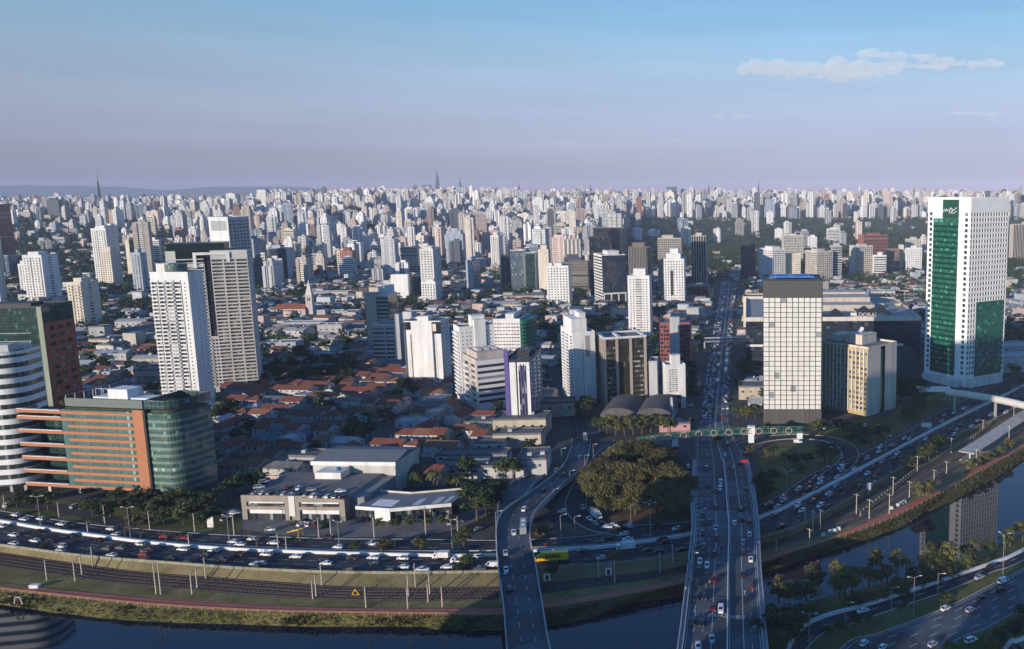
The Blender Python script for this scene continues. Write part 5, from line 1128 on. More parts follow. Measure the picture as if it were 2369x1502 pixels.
# ---- masts
def mast(px_, ytop, ybase, wpx, m, label, ground_px=None):
    Pg = T(px_, ybase); h = ztop(Pg.x, Pg.y, ytop) - Pg.z; w = wpx / FP * Pg.y; e = empty('lattice_mast', Pg, 0, label, 'mast')
    q = MB(); n = 9; pts = []
    for s1, s2 in ((1,1),(1,-1),(-1,1),(-1,-1)):
        for i in range(n):
            a, c = h*.82*i/n, h*.82*(i+1)/n; wa, wc = w/2*(1-.85*i/n), w/2*(1-.85*(i+1)/n)
            q.bar((s1*wa, s2*wa, a), (s1*wc, s2*wc, c), w*.22)
            q.bar((s1*wa, s2*wa, a), (-s1*wc, s2*wc, c), w*.07); q.bar((s1*wa, s2*wa, a), (s1*wc, -s2*wc, c), w*.07)
    q.build('lattice_tower', m, e); q = MB(); q.tube([(0,0,h*.8),(0,0,h)], [w*.14, w*.06], 6); q.build('spire', m, e); return e
MW = mat('mast_grey', (.10,.10,.11), .7); MR = mat('mast_red', (.30,.10,.08), .7)
mast(1015, 390, 478, 11, MW, 'tallest dark lattice mast on the skyline, right of the tall slab')
mast(1067, 410, 478, 10, MW, 'dark lattice mast on the skyline, second to the right of the tall slab')
mast(236, 402, 505, 6, MW, 'dark lattice mast rising behind the wooded hill at the far left district')
mast(1368, 425, 485, 7, MW, 'thin grey mast on the far ridge above the beige tower')
mast(1203, 418, 485, 5, MR, 'thin red mast on the far ridge right of the open topped block')
mast(1640, 421, 485, 6, MR, 'thin red mast on the far ridge above the avenue')
mast(1755, 416, 485, 5, MW, 'thin grey mast on the far ridge right of the avenue')
mast(1865, 438, 485, 5, MW, 'small grey mast on the far ridge above the park')
mast(1500, 430, 485, 4, MW, 'small thin mast on the far ridge above the ribbed dark tower')
# ---- the church
Pc = G(655, 735); ch = empty('church', Pc, R(8), 'pale church with red roofs and a tall pointed bell tower', 'church'); occupy(rect(Pc.x + 8, Pc.y + 10, 60, 34, R(8)))
s_ = 2000 / 940; CHW = wall((.52,.46,.42)); RT = mat('red_tile_roof', (.27,.09,.055), .9, var=.3, scale=.4)
q = MB(); q.box(-8, 24, 0, 13, -.3, 9.5); q.build('nave', CHW, ch)
q = MB(); q.poly([(-8,-.6,9.5),(24,-.6,9.5),(24,6.5,14.5),(-8,6.5,14.5)]); q.poly([(24,13.6,9.5),(-8,13.6,9.5),(-8,6.5,14.5),(24,6.5,14.5)]); q.poly([(-8,-.6,9.5),(-8,6.5,14.5),(-8,13.6,9.5)]); q.poly([(24,-.6,9.5),(24,6.5,14.5),(24,13.6,9.5)]); q.build('nave_roof', RT, ch)
ap = [(-8 + 7.5 * math.cos(R(a)), 6.5 + 7.5 * math.sin(R(a))) for a in range(90, 271, 30)]
q = MB(); q.prism(ap, -.3, 8.6); q.build('apse', CHW, ch); q = MB()
for a, c in zip(ap, ap[1:]): q.poly([(a[0], a[1], 8.7), (c[0], c[1], 8.7), (-8, 6.5, 13)])
q.build('apse_roof', RT, ch)
for i in range(8):
    q = MB(); q.box(-5 + i*3.4, -4.1 + i*3.4, -.12, 0, 3, 8); q.build('lancet_window', G_DARK, ch)
q = MB(); q.box(24.01, 31, 3, 10, -.3, 25); q.build('bell_tower', CHW, ch)
q = MB(); B4 = [(24,3,25),(31,3,25),(31,10,25),(24,10,25)]
for k in range(4): q.poly([B4[k], B4[(k+1)%4], (27.5, 6.5, 42)])
q.build('spire', wall((.58,.53,.48)), ch)
for k in range(2):
    q = MB(); q.box(26 + k*1.8, 27.2 + k*1.8, 2.9, 3.0, 18, 22); q.build('belfry_opening', M_DARK, ch)
q = MB(); q.box(2, 12, -7, -.61, -.3, 5); q.build('side_chapel', CHW, ch); q = MB(); q.poly([(1.5,-7.5,5),(12.5,-7.5,5),(12.5,-.62,7.2),(1.5,-.62,7.2)]); q.build('side_chapel_roof', RT, ch)
# ---- car dealership buildings
def px_h(x, y, yt): p = G(x, y); return ztop(p.x, p.y, yt)
e0 = G(562, 1203); e1 = G(800, 1206); th = math.atan2(e1.y - e0.y, e1.x - e0.x); wdt = (e1 - e0).length
ds = empty('car_dealership', e0, th, 'flat roofed taupe car dealership with cars parked on its roof deck', 'car dealership'); hD = px_h(690, 1205, 1148); 
TP = wall((.30,.26,.22)); q = MB(); dd = 62
occupy([e0, e1, e1 + Vector((-math.sin(th), math.cos(th), 0)) * dd, e0 + Vector((-math.sin(th), math.cos(th), 0)) * dd], 3)
q.box(0, wdt, .8, 34, -.2, hD - 1.2); q.build('showroom_body', TP, ds)
q = MB(); q.box(.2, wdt - .2, .9, 33.9, hD - 1.19, hD - 1.0); q.build('roof_deck', M_PAVE, ds)
q = MB(); q.box(0, wdt, .0, .8, hD - 2.8, hD); q.box(0, wdt, 0, .79, hD*.43, hD*.56)
for x0, x1 in ((0, 2.2), (wdt*.42, wdt*.46), (wdt*.52, wdt*.56), (wdt - 2.2, wdt)): q.box(x0, x1, .01, .78, -.2, hD - 2.803)
q.build('front_frame', TP, ds)
q = MB(); q.box(wdt*.462, wdt*.518, -.2, .5, 2, hD); q.build('pale_pillar', W2, ds)
for x0, x1 in ((2.3, wdt*.418), (wdt*.562, wdt - 2.3)):
    for z0, z1 in ((0, hD*.42), (hD*.57, hD - 2.85)):
        q = MB(); q.box(x0, x1, .55, .75, z0, z1); q.build('shop_window', G_DARK, ds)
        q = MB(); q.box(x0 + (x1-x0)*.05, x1 - .5, .45, .54, z0 + (z1-z0)*.62, z1 - .1); q.build('white_fascia', W1, ds)
# shed behind with a pale fascia
f0 = G(632, 1140, hD); f1 = G(838, 1152, hD); fw = (f1 - f0).length
q = MB(); q.box(12, wdt + 6, 34.1, 58, -.2, hD + 4.2); q.build('shed', wall((.5,.48,.45)), ds)
q = MB(); q.poly([(11.5,33.6,hD+4.3),(wdt+6.5,33.6,hD+4.3),(wdt+6.5,46,hD+6.8),(11.5,46,hD+6.8)]); q.poly([(11.5,46,hD+6.8),(wdt+6.5,46,hD+6.8),(wdt+6.5,58.5,hD+4.5),(11.5,58.5,hD+4.5)]); q.poly([(wdt+6.5,33.6,hD+4.3),(wdt+6.5,58.5,hD+4.5),(wdt+6.5,46,hD+6.8)])
q.build('shed_roof', mat('grey_metal_roof', (.16,.165,.175), .6, var=.2, scale=.3), ds)
q = MB(); q.box(11.4, wdt+6.6, 33.3, 33.59, hD+2.8, hD+4.6); q.build('white_fascia', W1, ds)
q = MB(); q.box(18, 30, 25, 33.2, hD-1, hD+2); q.build('roof_office', W2, ds)
q = MB(); q.tube([(27,29,hD+2),(27,29,hD+3.4)], [1.0,1.0], 12); q.build('blue_water_tank', mat('tank_blue', (.03,.12,.28), .5), ds)
q = MB(); q.box(wdt+.01, wdt+6, 5, 34, -.2, hD-2); q.build('side_wing', wall((.22,.22,.22)), ds)
# glazed showroom with a bent roof
s0, s1, s2 = G(826, 1206), G(905, 1212), G(1046, 1199)
sh = empty('glazed_showroom', s1, 0, 'low glass car showroom with a bent grey roof and white fascia', 'car showroom'); hS = px_h(905, 1212, 1178); bk = Vector((2, 17, 0))
pts = [s0 - s1, Vector((0,0,0)), s2 - s1]; bkp = [p + bk + Vector((0, 3 * (k == 1) * 0, 0)) for k, p in enumerate(pts)]; occupy([s0, s1, s2, s2 + bk, s0 + bk], 4)
q = MB()
for k in (0, 1):
    a, c, ca, cc_ = pts[k], pts[k+1], bkp[k], bkp[k+1]; zf, zb_ = Vector((0,0,hS)), Vector((0,0,hS+.6))
    q.poly([a+zf, c+zf, cc_+zb_, ca+zb_])
q.build('bent_roof', mat('grey_metal_roof', (.16,.165,.175), .6), sh)
for k in (0, 1):
    a, c = pts[k], pts[k+1]; t = (c-a).normalized(); n_ = Vector((t.y, -t.x, 0)); q = MB(); A_ = [a+n_*.4, c+n_*.4, c-n_*.2, a-n_*.2]; q.prism([(p.x, p.y) for p in A_], hS - 1.1, hS + .35); q.build('white_fascia', W1, sh)
    q = MB(); q.prism([(p.x, p.y) for p in (a - n_*.9, c - n_*.9, c - n_*1.1, a - n_*1.1)], 0, hS - 1.1); q.build('glass_front', G_DARK, sh)
    L_ = (c-a).length; nC = max(2, int(L_/7))
    for i in range(nC + 1):
        p = a + t * L_ * i / nC + n_*.1; q = MB(); q.box(p.x-.18, p.x+.18, p.y-.18, p.y+.18, 0, hS - 1.1); q.build('column', M_DARK, sh)
for (u0, u1, k) in ((.35, .95, 0), (.3, .42, 1), (.62, .74, 1), (.82, .9, 1)):
    a, c, ca, cc_ = pts[k], pts[k+1], bkp[k], bkp[k+1]; q = MB(); L4 = lambda u, v: (a.lerp(c, u)).lerp(ca.lerp(cc_, u), v) + Vector((0, 0, hS + .6*v + .05)); q.poly([L4(u0,.12), L4(u1,.12), L4(u1,.55), L4(u0,.55)]); q.build('roof_panel', W1 if k == 0 else wall((.5,.52,.55)), sh)
q = MB(); q.prism([(p.x, p.y) for p in (bkp[0], bkp[1], bkp[2], bkp[2] + Vector((0,.4,0)), bkp[1] + Vector((0,.4,0)), bkp[0] + Vector((0,.4,0)))], 0, hS + 1.4); q.build('rear_parapet', W3, sh)
a, c = pts[0], pts[1]; t = (c-a).normalized(); n_ = Vector((t.y, -t.x, 0)); q = MB(); p0, p1 = a.lerp(c, .55) , c; q.prism([(p.x, p.y) for p in (p0+n_*.35, p1+n_*.35, p1-n_*.15, p0-n_*.15)], 1.2, hS-1.15); q.build('white_sign_board', W1, sh)
# ---- vaulted warehouse by the footbridge
v0 = G(1390, 985); vw = empty('vaulted_warehouse', v0, 0, 'old warehouse under two long grey barrel vaults below the bronze glass block', 'warehouse'); occupy([v0, v0 + Vector((46,0,0)), v0 + Vector((46,40,0)), v0 + Vector((0,40,0))], 3)
for k in range(2):
    q = MB(); x0 = k * 21.5; q.box(x0, x0 + 21, .3, 36, -.2, 6); q.build('brick_hall', wall((.34,.29,.25)), vw)
    q = MB(); pr_ = [(x0 + 10.5 - 11 * math.cos(R(a)), 6 + 5 * math.sin(R(a))) for a in range(0, 181, 12)]
    for a, c in zip(pr_, pr_[1:]): q.quad((a[0], -.3, a[1]), (c[0], -.3, c[1]), (c[0], 36.5, c[1]), (a[0], 36.5, a[1]))
    q.poly([(p[0], -.1, p[1]) for p in pr_]); q.poly([(p[0], 36.3, p[1]) for p in pr_]); q.build('barrel_vault', mat('fibre_cement_roof', (.11,.105,.10), .9, var=.4, scale=.25, streak=True), vw)
q = MB(); q.bar((44, -2, 3), (40, 22, 12), 1.4, .8); q.build('raised_conveyor', W2, vw)
# ================================================================ telling look-alikes apart
ORD = 'zeroth first second third fourth fifth sixth seventh eighth ninth tenth'.split()
def ordn(k):
    if k < len(ORD): return ORD[k]
    return '%d%s' % (k, 'th' if 10 <= k % 100 <= 20 else {1: 'st', 2: 'nd', 3: 'rd'}.get(k % 10, 'th'))
LMK = [('the striped tower', 60, 980), ('the terracotta office block', 250, 1060), ('the balcony tower', 420, 800), ('the concave tower', 520, 720), ('the church', 660, 710), ('the tan and black tower', 890, 740),
       ('the blank white slab', 985, 820), ('the purple edged tower', 1215, 920), ('the tall white tower', 1340, 840), ('the bronze glass block', 1440, 860), ('the narrow white hotel', 1560, 900), ('the gridded tower', 1834, 820),
       ('the cream slab block', 1990, 880), ('the tallest tower', 2230, 680), ('the shopping centre', 2000, 760), ('the car dealership', 690, 1170), ('the glazed showroom', 930, 1180), ('the curved bridge', 1210, 1350), ('the wide bridge', 1680, 1300),
       ('the vaulted warehouse', 1460, 965), ('the station platform', 2270, 1010), ('the slotted white tower', 105, 645), ('the cream balcony tower', 200, 700), ('the white stepped tower', 255, 590), ('the cream grid tower', 798, 612),
       ('the broad triple tower', 783, 500), ('the broad grey slab', 1030, 630), ('the dark green glass tower', 1232, 630), ('the dark brown tower', 1410, 560), ('the tall striped tower', 1620, 600), ('the egg crate hotel', 1785, 615),
       ('the grey concrete grid block', 1895, 615), ('the cream and grey block', 1990, 600), ('the tall dark mast', 1015, 440), ('the slim ridge slab', 987, 450), ('the slanted dark block', 1556, 450), ('the white framed block', 1953, 450),
       ('the hill mast', 236, 450), ('the green slab', 837, 515), ('the brown ribbed tower', 2350, 560), ('the framed tower', 540, 520), ('the bright tan tower', 1300, 550), ('the big russet trees', 1470, 1120), ('the yellow truck', 1277, 1286), ('the red office block', 1565, 800)]
LMKB = [l for l in LMK if l[0] not in ('the big russet trees', 'the yellow truck')]
def tell_apart(items, group=None, lm=LMK, noun='such'):
    """items: (object, phrase, px, py) -> labels like «phrase, third such from the church»"""
    bins = {}
    for o, ph, x, y in items:
        L = min(lm, key=lambda l: (l[1] - x) ** 2 + ((l[2] - y) * 1.4) ** 2)
        bins.setdefault((ph, L[0]), []).append(((L[1] - x) ** 2 + (L[2] - y) ** 2, o))
    for (ph, L), v in bins.items():
        v.sort(key=lambda t: t[0])
        for k, (dd_, o) in enumerate(v):
            o['label'] = '%s, %s %s out from %s' % (ph, ordn(k + 1), noun, L)
            if group: o['group'] = group
# ================================================================ HOUSES AND LOW BUILDINGS
ROOFS = [mat('roof_tile_red', (.20,.066,.042), .9, var=.35, scale=.5), mat('roof_tile_brown', (.17,.07,.048), .9, var=.35, scale=.5), mat('roof_tile_orange', (.26,.11,.06), .9, var=.35, scale=.5), mat('roof_fibre_grey', (.15,.15,.15), .9, var=.4, scale=.4), mat('roof_white', (.36,.36,.37), .7, var=.25, scale=.3)]
ROOFN = ['red tiled', 'brown tiled', 'orange tiled', 'grey roofed', 'white roofed']
HW = [('white', wall((.46,.45,.44))), ('cream', wall((.47,.41,.32))), ('pink', wall((.50,.27,.27))), ('grey', wall((.36,.36,.37))), ('pale green', wall((.38,.47,.40))), ('pale blue', wall((.38,.45,.52)))]
def house_proto(w, d, h, kind, flat=False):
    P_ = {}
    q = MB(); q.box(-w/2, w/2, -d/2, d/2, -.6, h, bottom=False)
    if kind == 'gable_x':
        for sx in (-w/2, w/2): q.poly([(sx, -d/2, h), (sx, d/2, h), (sx, 0, h + d*.2)])
    P_['wall'] = q
    q = MB(); e = .45
    if kind == 'gable_x':
        r = h + (d/2 + e) * .4; 
        for s in (-1, 1):
            q.quad((-w/2-e, s*(d/2+e), h-.1), (w/2+e, s*(d/2+e), h-.1), (w/2+e, 0, r), (-w/2-e, 0, r)); q.quad((-w/2-e, s*(d/2+e), h-.28), (w/2+e, s*(d/2+e), h-.28), (w/2+e, 0, r-.18), (-w/2-e, 0, r-.18))
    elif kind == 'hip':
        r = h + (d/2 + e) * .42; k = min(d/2, w/2 - .5); A = [(-w/2-e,-d/2-e,h-.1),(w/2+e,-d/2-e,h-.1),(w/2+e,d/2+e,h-.1),(-w/2-e,d/2+e,h-.1)]; a, b = (-w/2+k, 0, r), (w/2-k, 0, r)
        q.poly([A[0],A[1],b,a]); q.poly([A[2],A[3],a,b]); q.poly([A[1],A[2],b]); q.poly([A[3],A[0],a])
    else:
        q.box(-w/2+.25, w/2-.25, -d/2+.25, d/2-.25, h, h+.05); 
        for x0,x1,y0,y1 in ((-w/2-.05,w/2+.05,-d/2-.05,-d/2+.25),(-w/2-.05,w/2+.05,d/2-.25,d/2+.05),(-w/2-.05,-w/2+.25,-d/2+.25,d/2-.25),(w/2-.25,w/2+.05,-d/2+.25,d/2-.25)): q.box(x0,x1,y0,y1,h-.3,h+.5)
    P_['roof'] = q
    return P_, w, d, h
PROT = []
for kind, w, d, h in (('gable_x', 9, 11, 5.8), ('gable_x', 13, 10, 5.6), ('gable_x', 18, 10, 5.4), ('hip', 10, 10, 5.6), ('hip', 13, 11, 3.6), ('gable_x', 8, 12, 6.4), ('flat', 9, 11, 6.6), ('flat', 13, 12, 7.2)):
    P_, w, d, h = house_proto(w, d, h, kind)
    PROT.append((kind, w, d, h, {}, P_))
_pw = MB(); _pw.quad((-.55,-.03,0),(.55,-.03,0),(.55,-.03,1.1),(-.55,-.03,1.1)); WINM = _pw.mesh('window', G_DARK)
_pd = MB(); _pd.quad((-.5,-.03,0),(.5,-.03,0),(.5,-.03,2.1),(-.5,-.03,2.1)); DOORM = _pd.mesh('door', mat('door_brown', (.10,.05,.03), .7))
def pm_(P_, cache, key, m, cname):
    k = (key, m.name)
    if k not in cache: cache[k] = P_[key].mesh(cname, m)
    return cache[k]
_tk = MB(); _tk.tube([(0,0,-.3),(0,0,1.1),(0,0,1.35)], [.8,.8,.5], 10); TANKM = _tk.mesh('water_tank', mat('tank_pale_blue', (.22,.32,.42), .6))
HOUSES = []; PARKED = []
def house(x, y, th, pi, wi, ri):
    kind, w, d, h, cache, P_ = PROT[pi]
    if kind == 'flat': ri = rnd.choice([3, 4])
    z = terr(x, y); e = empty('house', (x, y, z), th, None, 'house', 'houses of the low rise streets')
    link(bpy.data.objects.new('wall', pm_(P_, cache, 'wall', HW[wi][1], 'wall')), e); link(bpy.data.objects.new('roof', pm_(P_, cache, 'roof', ROOFS[ri], 'roof')), e)
    if y < 620:
        n = 2 if w < 10 else 3
        for lv in (1.0, 3.9) if h > 5 else (1.0,):
            for i in range(n):
                if lv < 2 and i == 0: o = link(bpy.data.objects.new('door', DOORM), e); o.location = (-w/2 + w*(i+.5)/n, -d/2, 0); continue
                o = link(bpy.data.objects.new('window', WINM), e); o.location = (-w/2 + w*(i+.5)/n, -d/2, lv)
        for i in range(2):
            o = link(bpy.data.objects.new('window', WINM), e); o.rotation_euler = (0,0,R(90)); o.location = (w/2, -d/2 + d*(i+.5)/2, min(h-1.6, 3.9))
    if rnd.random() < .4:
        o = link(bpy.data.objects.new('water_tank', TANKM), e); o.location = (w*rnd.uniform(-.35, .35), d*.32, h + (d*.06 if kind != 'flat' else .05))
    px_, py_ = P(x, y, z + h)
    big = 'long ' if w >= 18 else 'narrow ' if w < 9 else ''
    HOUSES.append((e, '%s%s %s house' % (big, ROOFN[ri], HW[wi][0]), px_, py_))
LOW = MB()                                      # the further low rise, as one mass
LOWC = [(.22,.10,.07), (.17,.085,.062), (.27,.15,.10), (.22,.22,.22), (.42,.42,.41), (.29,.29,.29), (.13,.13,.14)]
WALC = [(.42,.41,.40), (.46,.42,.36), (.33,.32,.32), (.48,.48,.48), (.50,.38,.34), (.42,.46,.48)]
def low_house(x, y, th, w, d, h, roof, wallc, gable=True):
    z = terr(x, y); c, s = math.cos(th), math.sin(th); t = lambda u, v, k: (x + c*u - s*v, y + s*u + c*v, z + k)
    F = [(-w/2,-d/2),(w/2,-d/2),(w/2,d/2),(-w/2,d/2)]
    for i in range(4):
        a, b = F[i], F[(i+1)%4]; LOW.quad(t(*a,-2), t(*b,-2), t(*b,h), t(*a,h), col=wallc)
    if gable:
        r = h + d*.2
        LOW.quad(t(-w/2-.4,-d/2-.4,h-.1), t(w/2+.4,-d/2-.4,h-.1), t(w/2+.4,0,r), t(-w/2-.4,0,r), col=roof); LOW.quad(t(w/2+.4,d/2+.4,h-.1), t(-w/2-.4,d/2+.4,h-.1), t(-w/2-.4,0,r), t(w/2+.4,0,r), col=roof)
        LOW.poly([t(-w/2,-d/2,h), t(-w/2,d/2,h), t(-w/2,0,r-.1)], col=wallc); LOW.poly([t(w/2,-d/2,h), t(w/2,d/2,h), t(w/2,0,r-.1)], col=wallc)
    else: LOW.quad(t(-w/2,-d/2,h), t(w/2,-d/2,h), t(w/2,d/2,h), t(-w/2,d/2,h), col=roof)
SHEDS = []
def shed(x, y, th, w, d, h, ri, wi, vault):
    z = terr(x, y); e = empty('warehouse', (x, y, z), th, None, 'low building', 'low commercial buildings'); q = MB(); q.box(-w/2, w/2, -d/2, d/2, -1, h); q.build('wall', HW[wi][1], e); q = MB()
    if vault:
        pr = [(-d/2-.3 + (d+.6)*i/8, h + d*.13*math.sin(math.pi*i/8)) for i in range(9)]
        for a, b in zip(pr, pr[1:]): q.quad((-w/2-.3,a[0],a[1]),(w/2+.3,a[0],a[1]),(w/2+.3,b[0],b[1]),(-w/2-.3,b[0],b[1]))
        for sx in (-w/2-.02, w/2+.02): q.poly([(sx, p[0], p[1]) for p in pr])
    else:
        q.box(-w/2+.3, w/2-.3, -d/2+.3, d/2-.3, h, h+.06)
        for x0,x1,y0,y1 in ((-w/2-.1,w/2+.1,-d/2-.1,-d/2+.3),(-w/2-.1,w/2+.1,d/2-.3,d/2+.1),(-w/2-.1,-w/2+.3,-d/2+.3,d/2-.3),(w/2-.3,w/2+.1,-d/2+.3,d/2-.3)): q.box(x0,x1,y0,y1,h-.4,h+.8)
    q.build('roof', ROOFS[ri], e)
    for k in range(rnd.randint(0, 3)):
        q = MB(); a, b = rnd.uniform(-.35,.25)*w, rnd.uniform(-.3,.2)*d; q.box(a, a+2.2, b, b+2, h + (d*.13 if vault else .06) - .02, h + (d*.13 if vault else 0) + 1.6); q.build('roof_unit', W4, e)
    n = max(2, int(w/5))
    for i in range(n):
        o = link(bpy.data.objects.new('window', WINM), e); o.location = (-w/2 + w*(i+.5)/n, -d/2, h*.55); o.scale = (1.6, 1, 1.1)
    px_, py_ = P(x, y, z + h); SHEDS.append((e, '%s %s %s' % (ROOFN[ri], HW[wi][0], 'vaulted shed' if vault else 'flat low building'), px_, py_))
# particular low buildings seen in the photo: (px, py base centre, width, depth, height, roof, wall, vault, angle)
for a in [(760,778,22,14,11,4,0,0,12), (850,806,24,16,7,4,2,0,5), (1200,1010,30,18,10,3,1,0,4), (1195,1038,26,12,8,3,1,0,4), (1130,1050,16,12,6,3,0,0,6), (1090,1075,36,11,5,3,0,0,3), (1110,1108,42,12,6,3,0,0,3), (1225,1100,14,20,8,3,0,0,8),
          (700,1092,20,12,8,3,3,0,-6), (1280,965,24,14,9,3,1,0,10), (250,838,26,16,7,4,0,1,8), (340,850,24,16,7,4,1,1,8), (300,760,30,18,7,4,0,1,6), (225,790,14,12,14,3,3,0,5), (355,895,26,20,12,3,3,0,4), (950,1000,18,12,6,4,5,0,2),
          (1105,1000,16,14,6,3,4,0,4), (640,815,30,18,8,4,3,0,8), (700,760,40,14,6,4,3,0,6), (790,735,36,12,7,4,0,0,5), (1060,800,70,26,16,3,3,0,6), (660,850,30,10,5,4,3,0,6), (790,830,46,14,4,4,3,0,6), (1230,700,30,22,9,3,3,1,6), (1160,720,40,24,8,4,1,1,8), (1850,930,30,16,6,3,1,0,2),
          (1738,925,17,16,9,3,1,0,0), (1960,700,60,30,10,4,1,1,-12), (2040,690,34,22,9,4,0,0,6), (2345,830,40,24,10,4,0,0,10), (2350,862,44,26,12,4,0,0,10), (760,690,50,16,8,4,1,0,5), (700,650,34,20,8,3,3,0,5), (1560,1000,18,10,5,3,2,0,4), (440,930,20,12,6,4,0,0,6), (880,770,30,16,7,4,3,0,6)]:
    p = G(a[0], a[1]); fp = rect(p.x, p.y, a[2], a[3], R(a[8]))
    shed(p.x, p.y + a[3]/2, R(a[8]), *a[2:8]); occupy([(q_[0], q_[1] + a[3]/2) for q_ in fp], 2)
TREES_R = []                                    # (x, y, height) of trees standing among the houses
def zone(x, y):
    pxx, pyy = P(x, y, 0)
    return pxx, pyy
cand = []
for th0, x_lo, x_hi in ((R(-7), -1500, 8), (R(14), 8, 900)):
    c, s = math.cos(th0), math.sin(th0); row = 0
    v = -900.0
    while v < 2400:
        dep_ = 12.5 if row % 2 == 0 else 19.5     # every second row gives onto a street
        u = -1900.0; col_ = 0
        while u < 1900:
            wlot = rnd.choice([9, 9.5, 13.5, 13.5, 18.5, 10.5]); uu = u + wlot / 2; u += wlot + (9 if col_ % 9 == 8 else .6); col_ += 1
            x, y = c*uu - s*v, s*uu + c*v
            if not (x_lo < x < x_hi and 330 < y < 2150): continue
            pxx, pyy = P(x, y, 0)
            if not (-60 < pxx < 2440 and pyy < 1140): continue
            cand.append((y, x, wlot, th0, pxx, pyy))
            if row % 2 and rnd.random() < .45 and y < 1500: PARKED.append((x + s*8.5, y - c*8.5, th0))
        v += dep_; row += 1
cand.sort()
nh = 0
for y, x, wlot, th0, pxx, pyy in cand:
    if not free(rect(x, y, wlot - 1, 10, th0) + [(x, y)]): continue
    r = rnd.random(); resid = 480 < pxx < 1130 and pyy > 830
    park = (pxx > 1430 and pyy < 625 and y > 1350)
    treeish = .15 if resid else .5 if pxx < 620 else .42 if pxx < 1640 else .6
    if y > 900 and pxx < 560: treeish = .6
    if park: treeish = .93
    elif not resid and y > 520 and noise.noise(Vector((x / 85, y / 110, 4))) > .1: treeish = .9
    if r < treeish:
        for k in range(rnd.choice([1, 2, 2])): TREES_R.append((x + rnd.uniform(-wlot*.4, wlot*.4), y + rnd.uniform(-5, 5), rnd.uniform(5.5, 11)))
        continue
    if y < 1300:                                 # garden walls between the lots
        c_, s_w = math.cos(th0), math.sin(th0)
        for (u0, v0, u1, v1) in ((-wlot/2, -6.6, wlot/2, -6.6), (wlot/2 + .1, -6.6, wlot/2 + .1, 6.2)):
            a_, b_ = (x + c_*u0 - s_w*v0, y + s_w*u0 + c_*v0), (x + c_*u1 - s_w*v1, y + s_w*u1 + c_*v1); wc_ = rnd.choice(WALC)
            for o_ in (0, .25): LOW.quad((a_[0]+o_, a_[1]+o_, -.3), (b_[0]+o_, b_[1]+o_, -.3), (b_[0]+o_, b_[1]+o_, 2.1), (a_[0]+o_, a_[1]+o_, 2.1), col=wc_)
            LOW.quad((a_[0], a_[1], 2.1), (b_[0], b_[1], 2.1), (b_[0]+.25, b_[1]+.25, 2.1), (a_[0]+.25, a_[1]+.25, 2.1), col=wc_)
    th = th0 + (R(90) if rnd.random() < .18 else 0) + rnd.gauss(0, .03)
    if r > .93 and not resid and y < 1150 and len(SHEDS) < 110:
        w_, d_ = rnd.uniform(16, 34), rnd.uniform(12, 22)
        if free(rect(x, y, w_, d_, th)): shed(x, y, th, w_, d_, rnd.uniform(4.5, 9), rnd.choice([3, 3, 4]), rnd.choice([0, 0, 1, 3]), rnd.random() < .4); occupy(rect(x, y, w_, d_, th), 1); continue
    if nh < 290:
        if resid and wlot < 14 and rnd.random() < .8: pi = {9: 0, 9.5: 5, 10.5: 3, 13.5: 1}[wlot]
        else: pi = {9: rnd.choice([0, 0, 5, 6]), 9.5: rnd.choice([0, 5, 6]), 10.5: rnd.choice([3, 0]), 13.5: rnd.choice([1, 1, 4, 7]), 18.5: 2}[wlot]
        ri = rnd.choices([0, 1, 2, 3, 4], [5, 4, 2, 1.4, .6])[0] if resid else rnd.choices([0, 1, 2, 3, 4], [2, 3, 1, 3, 1.5])[0]
        house(x, y, th, pi, rnd.choices(range(6), [7, 3, 1, 2, 1, 1])[0], ri); nh += 1
    else:
        tall = rnd.random() < .12
        low_house(x, y, th, wlot - .4, rnd.uniform(9, 12.5), rnd.uniform(8, 14) if tall else rnd.uniform(3.5, 7), rnd.choice(LOWC[3:]) if tall else rnd.choices(LOWC, [2, 3, 1.2, 3, 1.8, 2.5, 2])[0], rnd.choice(WALC), not tall and rnd.random() < .75)
    occupy(rect(x, y, wlot, 11, th0))
tell_apart(HOUSES, lm=LMKB); tell_apart(SHEDS, lm=LMKB)
